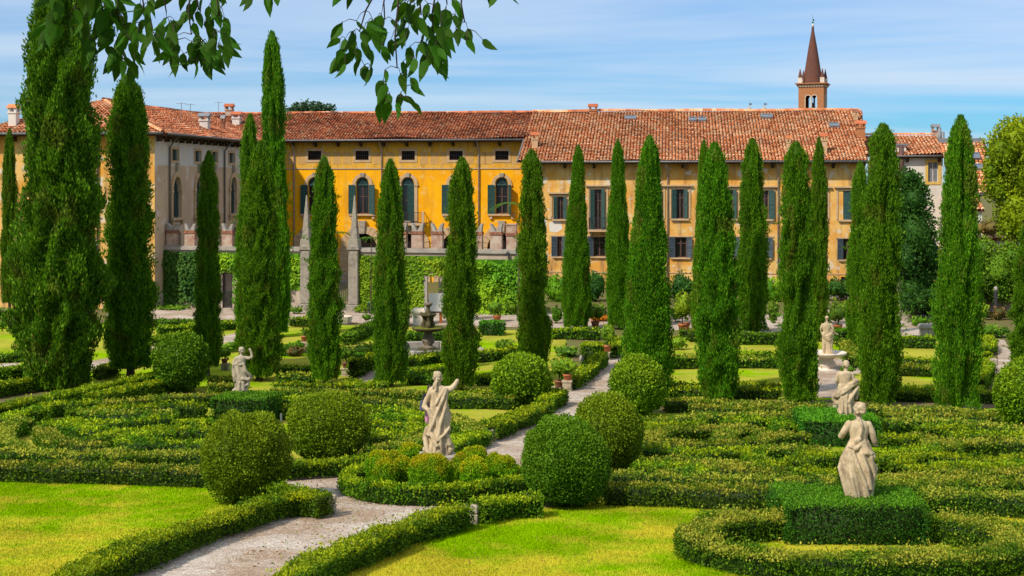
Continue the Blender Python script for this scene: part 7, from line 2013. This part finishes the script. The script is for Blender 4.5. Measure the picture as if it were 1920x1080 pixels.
# ------------------------------------------------------------------ shrubs, creepers and trees of the background
HB = 'shrubs along the terrace'
for a in [
    ('yellow green bush at the foot of the wall beside the iron gate', 678, 587, 34, 18, 'lemon'),
    ('small round green bush on the terrace left of the fountain cypress', 690, 604, 22, 16, 'balldark'),
    ('leafy bush against the creeper right of the terrace pot', 952, 590, 42, 30, 'bush'),
    ('dark bush behind the cypress at the facade corner', 1045, 606, 30, 36, 'balldark'),
    ('bush behind the slim smooth cypress with white blossom around', 1122, 600, 44, 34, 'bush'),
    ('bush between the broad cypress and the lemon tree', 1268, 604, 40, 46, 'bush'),
    ('yellow green shrub left of the cypress by the marble basin', 1455, 612, 36, 62, 'bush'),
    ('bright leafy shrub between the basin statue and the bright cypress', 1602, 622, 40, 46, 'bush'),
    ('fresh green shrub beside the terrace, left of the wide pot', 1548, 606, 30, 30, 'bush'),
    ('low yellow green shrub right of the rightmost full cypress', 1842, 600, 26, 34, 'lemon'),
    ('reddish brown shrub by the brick wall at the right', 1876, 600, 50, 24, 'red'),
    ('grassy green planting along the right gravel path', 1868, 634, 80, 26, 'bush'),
    ('low green plants at the porch step', 1722, 612, 40, 22, 'balldark'),
    ('bushes in front of the lawn beside the stone plinth', 1708, 650, 40, 22, 'box'),
    ('bright green vegetable patch at the far left', 30, 626, 62, 22, 'lemon'),
    ('dark bush beside the pale pedestal at the far left', 48, 678, 24, 26, 'balldark'),
    ('bluish green bush above the small lawn at the far left', 4, 616, 30, 14, 'balldark'),
    ('flowery bush behind the small side path pot', 684, 668, 50, 28, 'bush'),
    ('yellowish leafy plants by the curved gravel, behind the weathered statue', 432, 660, 44, 20, 'lemon'),
    ('dry twiggy bush left of the gate cypress', 556, 668, 44, 22, 'red'),
    ('rose bush with orange blooms left of the fountain ring', 706, 668, 26, 18, 'red'),
    ('green perennials right of the dark fountain', 940, 655, 50, 22, 'bush'),
    ('low flowering plants at the parterre, left of the central path', 1062, 668, 60, 22, 'bush'),
    ('yellow green plants right of the broad cypress, above the lawn', 1272, 656, 40, 30, 'lemon'),
    ('leafy tuft beside the basin path, right of the second statue', 1588, 704, 30, 24, 'bush'),
    ('small plants at the wall foot beside the first obelisk', 553, 588, 34, 14, 'bush'),
    ('weeds at the foot of the dark ivy', 330, 580, 80, 6, 'bush')]:
    shrub(*a, group=HB)
shrub('bank of orange flowers on the terrace behind the dark orange pot', 1128, 602, 42, 13, 'flower', group=None, cat='flowers', name='flower_bank', leafmul=0.6, dens_mul=0.25, lobes=12)
shrub('dark maze bush standing at the bare gap of the left maze', 42, 818, 26, 36, 'balldark', group=None, name='maze_bush')
# creeper-covered fence in front of the ochre wing
HG = 'creeper covered fence before the ochre wing'
for i, (px, py, w, lab, mt) in enumerate([
    (1045, 572, 60, 'creeper mound on the fence at the facade corner', 'balldark'), (1115, 568, 66, 'round creeper mound on the fence below the small balcony', 'ivydark'), (1195, 570, 100, 'creeper on the fence behind the broad cypress', 'ivydark'),
    (1275, 572, 70, 'dark creeper mound right of the broad cypress', 'ivydark'), (1345, 574, 80, 'creeper mound behind the ragged cypress right of the broad one', 'ivydark'), (1445, 578, 60, 'yellow green creeper between two right cypresses', 'ivy'),
    (1500, 578, 60, 'creeper mound behind the cypress by the marble basin', 'ivydark')]):
    shrub(lab, px, py, w, 66, mt, group=HG, name='creeper', lobes=7, leafmul=1.5, d=116.0, depthk=0.4)
shrub('overhanging creeper on the iron railing right of the marble statue', 1575, 560, 72, 38, 'ivydark', group=HG, name='creeper', lobes=7, d=117.0, depthk=0.4)
gRl = PD(1578, 590, 117.0); r = empty('iron_railing', gRl, 0, 'iron railing below the creeper, behind the basin statue', 'railing')
for i in range(15): MB().box(-1.5 + i * 0.21, -1.47 + i * 0.21, -0.015, 0.015, 0.0, 2.2).build('bar', M['iron'], r)
MB().box(-1.6, 1.6, -0.03, 0.03, 0.15, 0.2).box(-1.6, 1.6, -0.03, 0.03, 2.0, 2.05).build('rail', M['iron'], r)
gRl = PD(1578, 590, 118.5); r = empty('rear_wall', gRl, 0, 'pinkish wall seen through the iron railing', 'wall'); MB().box(-2.4, 2.2, 0, 0.3, 0, 2.6).build('wall_face', M['wallplaster'], r)
for i, (px, lab) in enumerate(((1262, 'pale flowers seen between lemon tree and broad cypress'), (1066, 'pale flowers beside the slim smooth cypress'))):
    shrub(lab, px, 596, 26, 18, 'white', group='pale flowers behind the terrace', name='white_flowers', leafmul=0.8, dens_mul=0.3, lobes=4)
# porch at the right
PR = bframe('garden_porch', 1680, 101.5, 'shaded stone porch with a dark doorway under the dark tree', cat='porch')
a0, zt = bpx(PR, 1706, 552); a1, _ = bpx(PR, 1742, 552)
link('wall', wall_mesh(-0.6, 5.6, 0, 3.0, [(a0, a1, 0, zt, 0.4)], depth=0.5), PR, M['stone'])
MB().box(-0.6, 5.6, 0.01, 0.5, zt + 0.02, 3.0).box(a1 + 0.01, 5.6, 0.01, 0.5, 0, zt).box(-0.6, a0 - 0.01, 0.01, 0.5, 0, zt).build('wall_body', M['stone'], PR)
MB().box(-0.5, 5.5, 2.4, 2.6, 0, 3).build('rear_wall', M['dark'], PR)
MB().box(-0.7, 5.7, -0.15, 2.7, 3.0, 3.14).build('porch_roof', M['tilebase'], PR)
MB().box(-0.2, 3.0, -1.1, -0.01, 0, 0.16).box(0.0, 2.8, -0.6, -0.005, 0.161, 0.3).build('step', M['stone'], PR)
mb = MB()
for i in range(5): x = a0 + (a1 - a0) * (i + 0.5) / 5; mb.box(x - 0.02, x + 0.02, 0.2, 0.24, 0.05, zt - 0.2)
mb.box(a0, a1, 0.19, 0.25, 1.0, 1.06)
mb.build('porch_gate', M['iron'], PR)
# right boundary wall and its climbers
RWl = bframe('brick_garden_wall', 1822, 104.0, 'brick garden wall at the right, partly under climbers', cat='wall')
MB().box(0, 7.5, 0, 0.5, -0.2, 4.2).build('wall_face', M['brick'], RWl)
MB().box(-0.1, 7.6, -0.1, 0.6, 4.2, 4.38).build('coping', M['tilebase'], RWl)
MB().lathe([(0.3, 0), (0.26, 1.0), (0.22, 2.0), (0.16, 2.5)], 10, 0.6, -0.6).build('stone_buttress', M['coping'], RWl, True)
lp = empty('garden_lamp', P(1867, 598), 0, 'dark garden lamp post with a pale head by the brick wall', 'lamp'); MB().tube([(0, 0, 0), (0, 0, 2.0)], 0.14, 8).build('lamp_post', M['iron'], lp); MB().lathe([(0.10, 2.0), (0.14, 2.08), (0.14, 2.24), (0.06, 2.32)], 10).build('lamp_head', M['coping'], lp, True)

def tree(label, px, by, d, lobes, mat, trunk, seed, leaf, dens, group='trees around the garden', name='broadleaf_tree', fill=0.72):
    "lobes: (px, py, rx_px, rz_px, depth offset)"
    rng = np.random.default_rng(seed); k = d / F
    base = PD(px, by, d); root = empty(name, base, 0, label, 'tree', group)
    parts = []
    for lx, ly, rx, rz, dy in lobes:
        c = np.array(PD(lx, ly, d)) - np.array(base) + np.array([0, dy, 0]); r = np.array([rx * k, max(rx, rz) * k * 0.9, rz * k])
        TH, PH = np.meshgrid(np.arange(14) * 2 * np.pi / 14, np.linspace(-1.5, 1.5, 9))
        U = np.stack([np.cos(TH) * np.cos(PH), np.sin(TH) * np.cos(PH), np.sin(PH)], -1).reshape(-1, 3)
        nf = fourier(rng, 12, 2.4 / max(r)); nf2 = fourier(rng, 12, 6.0 / max(r))
        parts.append((U * r * (fill * (1 + 0.12 * nf(U * r)))[:, None] + c, [(j*14+i, j*14+(i+1) % 14, (j+1)*14+(i+1) % 14, (j+1)*14+i) for j in range(8) for i in range(14)], 0.0))
        m = int(4 * math.pi * (r[0]*r[0] + 2*r[0]*r[2]) / 3 * dens)
        U = norm(rng.normal(size=(m, 3))); q = U * r
        X = q * (0.80 + 0.16 * rng.random(m) + 0.13 * nf(q) + 0.10 * nf2(q))[:, None] + c
        X += rng.normal(size=(m, 3)) * leaf * 0.4
        lv, lq = leaf_quads(X, U, rng, leaf, leaf * 0.6, out=0.7, up=0.15)
        parts.append((lv, lq, np.repeat(np.clip(U[:, 2] * 0.7 + 0.4, 0, 1), 4)))
    link('crown', fol_mesh('crown', parts), root, M[mat])
    mb = MB(); top = np.array(PD(lobes[0][0], lobes[0][1], d)) - np.array(base)
    mb.tube([(0, 0, -0.2), (top[0] * 0.2, 0, top[2] * 0.35), (top[0] * 0.7, 0, top[2] * 0.8)], trunk, 9, trunk * 0.4)
    for lx, ly, rx, rz, dy in lobes[1:7]:
        c = np.array(PD(lx, ly, d)) - np.array(base); mb.tube([(top[0]*0.3, 0, top[2]*0.45), (c[0] * 0.6, dy * 0.5, c[2] * 0.8), (c[0], dy, c[2])], trunk * 0.45, 6, trunk * 0.12)
    mb.build('trunk', M['bark'], root, True)
    return root
tree('big dark green tree between the bright cypress and the rightmost full one', 1716, 600, 100.6,
     [(1715, 440, 42, 60, 0), (1712, 372, 34, 46, 0), (1692, 480, 26, 46, -0.5), (1744, 480, 24, 44, 0.3), (1702, 545, 22, 32, -1.0), (1730, 520, 32, 40, 0.5), (1680, 420, 20, 40, 0.4), (1700, 338, 20, 24, 0), (1718, 345, 14, 24, 0.2), (1735, 560, 26, 22, -0.6), (1708, 556, 24, 16, -2.0), (1740, 552, 24, 16, -2.2), (1690, 560, 18, 22, -2.0)], 'darktree', 0.3, 71, 0.24, 60)
tree('golden yellow green tree at the right edge, higher than the red roofs', 1905, 560, 108.0,
     [(1900, 330, 46, 60, 0), (1905, 265, 42, 46, 0), (1875, 290, 32, 40, -0.5), (1935, 300, 40, 60, 0), (1866, 350, 26, 34, -0.4), (1895, 400, 36, 44, -0.8), (1930, 400, 36, 50, 0), (1882, 420, 22, 26, -1), (1930, 240, 26, 26, 0.3), (1856, 318, 16, 22, -0.5)], 'goldtree', 0.32, 72, 0.26, 46)
tree('mixed green shrubbery climbing over the brick wall at the right', 1866, 600, 102.5,
     [(1868, 500, 34, 40, 0), (1845, 480, 22, 36, 0.3), (1895, 490, 26, 40, 0), (1842, 525, 18, 30, 0.2), (1875, 545, 30, 24, 0.2), (1910, 530, 22, 36, 0.2)], 'bush', 0.12, 73, 0.24, 46, name='climbing_shrub')
shrub('thin trailing plants on the roof terrace below the golden tree', 1850, 448, 50, 40, 'red', d=112.0, group=None, name='terrace_plant', dens_mul=0.5, lobes=6)
gT = PD(1862, 468, 113.0); r = empty('roof_terrace', Vector((gT.x, gT.y, 0)), ROT, 'low roofed terrace edge with a red tile lip under the golden tree', 'terrace'); MB().box(-2.6, 2.6, 0, 3, 0, gT.z + 0.7).build('wall', M['whitewall'], r); MB().box(-2.8, 2.8, -0.3, 3.2, gT.z + 0.701, gT.z + 0.95).build('roof_lip', M['tilebase'], r)
tree('flat topped cedar far behind the yellow building roof', 585, 330, 170.0,
     [(585, 204, 30, 5, 0), (560, 201, 18, 5, 0), (612, 203, 18, 4, 0), (585, 196, 20, 4, 0.5), (570, 208, 34, 4, 0.2), (600, 209, 26, 4, 0)], 'cedar', 0.35, 74, 0.45, 14, name='cedar_tree', fill=0.35)
# young fern-like tree tops among the merlons
def fronds(label, px, py, d, n, ln, mat, zb=0.0):
    rng = np.random.default_rng(int(px)); top = PD(px, py, d); r = empty('young_tree', Vector((top.x, top.y, zb)), 0, label, 'tree', 'young feathery trees by the wall')
    MB().tube([(0, 0, 0), (0.05, 0, top.z - zb)], 0.06, 6, 0.03).build('trunk', M['bark'], r)
    parts = []
    for i in range(n):
        a = 6.283 * i / n + rng.random(); s = np.linspace(0.1, 1, 26); L_ = ln * (0.7 + 0.5 * rng.random())
        pts = np.stack([np.cos(a) * s * L_, np.sin(a) * s * L_, (top.z - zb) + 0.5 * L_ * s - 0.75 * L_ * s * s], 1)
        tg = np.array([math.cos(a), math.sin(a), 0]); sd_ = np.array([-math.sin(a), math.cos(a), 0])
        for sg in (-1, 1):
            l = 0.26 * (1.1 - s)[:, None] + 0.08; dv = norm(np.repeat((sd_ * sg + tg * 0.5)[None], 26, 0) + np.array([0, 0, -0.25])); wv = tg * 0.05
            V = np.stack([pts, pts + dv * l * 0.5 + wv, pts + dv * l, pts + dv * l * 0.5 - wv], 1).reshape(-1, 3); parts.append((V, np.arange(104).reshape(26, 4), 0.3))
    link('crown', fol_mesh('crown', parts), r, M[mat])
fronds('feathery young tree beside the cypress at the facade corner', 972, 384, 100.0, 13, 2.2, 'bush')
fronds('small feathery tree top left of the fountain cypress, by the obelisk', 695, 446, 105.0, 9, 0.9, 'bush')
fronds('feathery sprig between the gate cypress and the second obelisk', 632, 436, 103.0, 8, 0.9, 'cypress')

# ------------------------------------------------------------------ visitor half hidden behind the middle statue
dV = 50.0; gV = Vector(((806 - 960) / F * dV, dV, gz(dV)))
VS = empty('person', gV, 0.2, 'visitor half hidden behind the middle statue, dark top, pink trousers, seen from behind', 'person')
skin = plain('skin', (0.42, 0.20, 0.12), 0.6, 0.3, 0.06, 3); navy = plain('dark_cloth', (0.02, 0.022, 0.035), 0.85, 0.2, 0.2, 6); pink = plain('pink_cloth', (0.55, 0.22, 0.38), 0.85, 0.2, 0.1, 6); hairm = plain('dark_hair', (0.03, 0.02, 0.014), 0.6, 0.3, 0.2, 20)
bm = bmesh.new()
loft_into(bm, [(0.85, 0, 0, 0.16, 0.11), (1.05, 0, 0, 0.13, 0.095), (1.25, 0, 0, 0.16, 0.11), (1.36, 0, 0, 0.17, 0.09), (1.42, 0, 0, 0.08, 0.06)], 24)
for sg in (-1, 1):
    chain(bm, [(sg*0.09, 0, 0.9), (sg*0.10, 0.01, 0.48), (sg*0.10, 0.0, 0.08)], [0.085, 0.055, 0.04]); foot_into(bm, sg*0.10, 0.0)
    chain(bm, [(sg*0.18, 0, 1.36), (sg*0.235, -0.03, 1.10), (sg*0.215, 0.10, 0.90)], [0.05, 0.042, 0.03]); hand_into(bm, (sg*0.215, 0.10, 0.90), (0, 0.5, -0.8), 0.9, 0.6)
cap_into(bm, (0, 0, 1.4), (0, 0.01, 1.5), 0.05, 0.048); head_into(bm, (0, 0.02, 1.57), 0.95, 0, 0, curls=False, hair=0.97)
fuse('body', bm, 0.011, skin, VS, 1)
bm = bmesh.new(); loft_into(bm, [(0.88, 0, 0, 0.19, 0.135), (1.05, 0, 0, 0.155, 0.12), (1.25, 0, 0, 0.18, 0.13), (1.37, 0, 0, 0.19, 0.105), (1.43, 0, 0, 0.10, 0.075)], 28, [(7, 0.05, 0, 0.3)])
for sg in (-1, 1): chain(bm, [(sg*0.18, 0, 1.36), (sg*0.21, -0.01, 1.22)], [0.068, 0.06])
fuse('top', bm, 0.014, navy, VS, 1)
bm = bmesh.new(); loft_into(bm, [(0.78, 0, 0, 0.175, 0.125), (0.95, 0, 0, 0.168, 0.118)], 24)
for sg in (-1, 1): chain(bm, [(sg*0.09, 0, 0.88), (sg*0.10, 0.01, 0.48), (sg*0.10, 0.0, 0.14)], [0.10, 0.072, 0.06])
fuse('trousers', bm, 0.014, pink, VS, 1)
bm = bmesh.new(); ell_into(bm, (0, -0.012, 1.605), (0.105, 0.115, 0.115)); chain(bm, [(0, -0.08, 1.60), (0, -0.09, 1.46)], [0.08, 0.05]); fuse('hair', bm, 0.012, hairm, VS, 1)
bg_ = empty('shoulder_bag', gV + Vector((-0.27, -0.10, 0.84)), 0.2, 'dark shoulder bag hanging at the visitor\'s left side', 'bag')
MB().frustum(0, 0, 0, 0.34, 0.09, 0.15, 0.05, 0.11).build('bag_body', plain('bag_leather', (0.07, 0.08, 0.11), 0.5, 0.4, 0.2, 6), bg_, bevel=0.02); MB().tube([(0.0, -0.09, 0.33), (0.05, 0, 0.55), (0.0, 0.09, 0.33)], 0.012, 5).build('strap', M['iron'], bg_)

# ------------------------------------------------------------------ overhanging hackberry branch, close to the camera
HT = empty('hackberry_tree', Vector((-3.4, 6.6, gz(6.6))), 0, 'hackberry tree beside the viewpoint, its leafy twigs hanging into the top of the view', 'tree')
hb0 = np.array(HT.location)
rgb = np.random.default_rng(77)
DL = 6.3
def LP(px, py, d): return np.array(PD(px, py, d)) - hb0
def leaf_mesh(seed):
    rg_ = random.Random(seed); n = 7; V = []; Q = []
    for i in range(n + 1):
        t = i / n; w = 0.235 * (math.sin(math.pi * min(1, t ** 0.72)) ** 0.85) * (1 - 0.35 * t) + (0.004 if 0 < i < n else 0)
        skew = 0.05 * math.sin(t * 3.1) * (1 if seed % 2 else -1); sag = -0.16 * t * t; ser = 0.012 * (i % 2)
        for q, cup in ((-1, 0.05), (0, 0.0), (1, 0.05)): V.append((skew + q * (w + ser), t, sag + cup * math.sin(math.pi * t) + 0.01 * rg_.uniform(-1, 1)))
    for i in range(n):
        for c_ in range(2): a = i * 3 + c_; Q.append((a, a + 1, a + 4, a + 3))
    me = npmesh('leaf', V, Q, smooth=True); me.materials.append(M['hackberry']); return me
LM = [leaf_mesh(k) for k in range(4)]
clusters = [  # polygon-ish boxes: x0, x1, y0, y1, count, anchor x
    (86, 160, -30, 62, 27, 118), (160, 235, -20, 95, 36, 180), (205, 255, 40, 125, 20, 215), (250, 300, -10, 92, 18, 265), (300, 330, 20, 60, 6, 305),
    (318, 432, -30, 100, 48, 370), (325, 400, 60, 118, 16, 350), (396, 430, 20, 75, 8, 410), (455, 560, -30, -8, 7, 500), (600, 700, -30, -10, 5, 640),
    (634, 700, 35, 130, 24, 725), (700, 745, 22, 90, 10, 726), (712, 782, 130, 196, 16, 742), (752, 832, -25, 118, 44, 790), (820, 862, -15, 60, 14, 835), (845, 905, 45, 78, 5, 860), (800, 828, 60, 128, 8, 815), (915, 952, -30, -12, 3, 930)]
nl = 0; nodes_all = []
tw = MB()
for x0, x1, y0, y1, n, ax in clusters:
    dpt = DL + rgb.normal() * 0.25; big = 1.15 if ax < 240 else 1.0
    pts = np.column_stack([x0 + (x1 - x0) * rgb.random(n), y0 + (y1 - y0) * rgb.random(n) ** 0.9]); pts = pts[np.argsort(pts[:, 1])]
    nodes = [(np.array([ax, -75.0]), dpt)]; nodes += [(np.array([ax + (0.5 * (x0 + x1) - ax) * t + 5 * math.sin(7 * t), -75 + (0.5 * (y0 + y1) + 75) * t]), dpt) for t in (0.3, 0.6, 0.85)]
    tw.tube([LP(p[0][0], p[0][1], p[1]) for p in nodes], 0.006, 6, 0.003)
    for q in pts:
        dd = dpt + rgb.normal() * 0.12
        best = min(nodes, key=lambda nd: np.hypot(*(nd[0] - q)) + (40 if nd[0][1] > q[1] + 3 else 0))
        a, b = LP(best[0][0], best[0][1], best[1]), LP(q[0], q[1], dd)
        mid = (a + b) / 2 + np.array([0, 0, 0.012])
        tw.tube([a, mid, b], 0.0022, 4, 0.0013)
        nodes.append((q, dd))
        L_ = (30 + 19 * rgb.random()) * big * dd / F
        o_ = link('leaf', LM[nl % 4], HT); o_.location = b
        ang = rgb.normal() * 0.38 + (0.25 if q[0] > 0.5 * (x0 + x1) else -0.25)
        dr = Vector((math.sin(ang), rgb.normal() * 0.35, -math.cos(ang))).normalized()
        side_ = Vector((rgb.normal() * 0.35 + 1.0, rgb.normal() * 0.75, 0)); side_ = (side_ - dr * side_.dot(dr)).normalized(); nr_ = side_.cross(dr)
        o_.rotation_euler = Matrix((side_, dr, nr_)).transposed().to_euler(); o_.scale = (L_, L_, L_)
        nl += 1
tag(tw.build('twigs', M['twig'], HT, True), kind='stuff')
br = MB(); br.tube([LP(-140, -70, 6.5), LP(60, -78, 6.4), LP(300, -80, 6.3), LP(600, -74, 6.3), LP(820, -76, 6.4), LP(950, -80, 6.4)], 0.05, 8, 0.012)
br.tube([LP(-140, -70, 6.5), np.array([-0.6, 0.1, 5.5]), np.array([-0.1, 0.0, 4.0])], 0.06, 8, 0.14); br.build('branch', M['bark'], HT, True)
MB().tube([(0, 0, -0.3), (0.05, 0, 2.0), (-0.1, 0, 4.2), (-0.5, 0.2, 6.5), (-0.8, 0.4, 9.0)], 0.24, 10, 0.10).build('trunk', M['bark'], HT, True)

# ------------------------------------------------------------------ grass tufts on the near lawns
def tufts(name, box, n, seed, keep_out=lambda x, y: np.zeros(len(x), bool)):
    rng = np.random.default_rng(seed)
    pts = []
    poly = np.array([tuple(P(a, b)[:2]) for a, b in box])
    x = poly[:, 0].min() + np.ptp(poly[:, 0]) * rng.random(n * 2); y = poly[:, 1].min() + np.ptp(poly[:, 1]) * rng.random(n * 2)
    ins = np.zeros(len(x), bool)
    for i in range(len(poly)):
        (x1_, y1_), (x2_, y2_) = poly[i], poly[i-1]; ins ^= ((y1_ > y) != (y2_ > y)) & (x < (x2_ - x1_) * (y - y1_) / (y2_ - y1_ + 1e-12) + x1_)
    x, y = x[ins][:n], y[ins][:n]
    z = gzv(y); h = 0.025 + 0.035 * rng.random(len(x)); a = rng.random(len(x)) * 6.283; w = 0.008
    lx, ly = rng.normal(size=len(x)) * 0.02, rng.normal(size=len(x)) * 0.02
    V = np.stack([np.stack([x - w*np.cos(a), y - w*np.sin(a), z], 1), np.stack([x + w*np.cos(a), y + w*np.sin(a), z], 1), np.stack([x + lx, y + ly, z + h], 1)], 1).reshape(-1, 3)
    m_ = len(x)
    me = npmesh(name, V, None, np.arange(3 * m_).reshape(m_, 3))
    tag(link(name, me, None, M['grass']), 'short blades of lawn grass', None, None, 'stuff')
tufts('grass', [(-40, 893), (250, 897), (540, 915), (520, 925), (400, 985), (130, 1062), (70, 1084), (-40, 1084)], 60000, 91)
tufts('grass', [(560, 1130), (700, 1045), (900, 972), (1000, 950), (1470, 948), (1480, 1130)], 90000, 92)
tufts('grass', [(1735, 958), (1960, 960), (1960, 1010), (1735, 985)], 8000, 93)

# fallen leaves and stray tufts on the gravel
def litter(name, poly, n, seed, mat, size, up):
    rng = np.random.default_rng(seed); pl = np.array([tuple(P(a, b)[:2]) for a, b in poly])
    x = pl[:, 0].min() + np.ptp(pl[:, 0]) * rng.random(n * 3); y = pl[:, 1].min() + np.ptp(pl[:, 1]) * rng.random(n * 3); ins = np.zeros(len(x), bool)
    for i in range(len(pl)):
        (x1_, y1_), (x2_, y2_) = pl[i], pl[i-1]; ins ^= ((y1_ > y) != (y2_ > y)) & (x < (x2_ - x1_) * (y - y1_) / (y2_ - y1_ + 1e-12) + x1_)
    x, y = x[ins][:n], y[ins][:n]; m_ = len(x)
    Pt = np.column_stack([x, y, gzv(y) + 0.02]); N = np.repeat(np.array([[0, 0, up]]), m_, 0)
    d = norm(rng.normal(size=(m_, 3)) * np.array([1, 1, 0.25]) + N); s_ = norm(np.cross(d, rng.normal(size=(m_, 3)) * 0.3 + np.array([0, 0, 1])))
    l = (size * (0.6 + 0.8 * rng.random(m_)))[:, None]
    V = np.stack([Pt, Pt + d*l*0.5 + s_*l*0.28, Pt + d*l, Pt + d*l*0.5 - s_*l*0.28], 1).reshape(-1, 3)
    tag(link(name, npmesh(name, V, np.arange(4*m_).reshape(m_, 4)), None, M[mat]), 'small fallen leaves scattered on gravel and lawn' if up == 0 else 'small weeds sprouting from the gravel', None, None, 'stuff')
M['litter'] = leaf_mat('fallen_leaf', (0.20, 0.09, 0.03), (0.34, 0.17, 0.05), (0.42, 0.28, 0.08))
litter('fallen_leaves', [(330, 1100), (560, 1100), (870, 966), (640, 880), (535, 890), (600, 960)], 420, 201, 'litter', 0.07, 0.0)
litter('fallen_leaves', [(600, 1100), (760, 1010), (1000, 955), (1400, 955), (1400, 1100)], 260, 202, 'litter', 0.06, 0.0)
litter('fallen_leaves', [(-40, 900), (520, 915), (400, 990), (60, 1085), (-40, 1085)], 200, 203, 'litter', 0.06, 0.0)
litter('weeds', [(420, 1050), (600, 965), (640, 900), (700, 960), (640, 1010)], 70, 204, 'box', 0.05, 1.2)
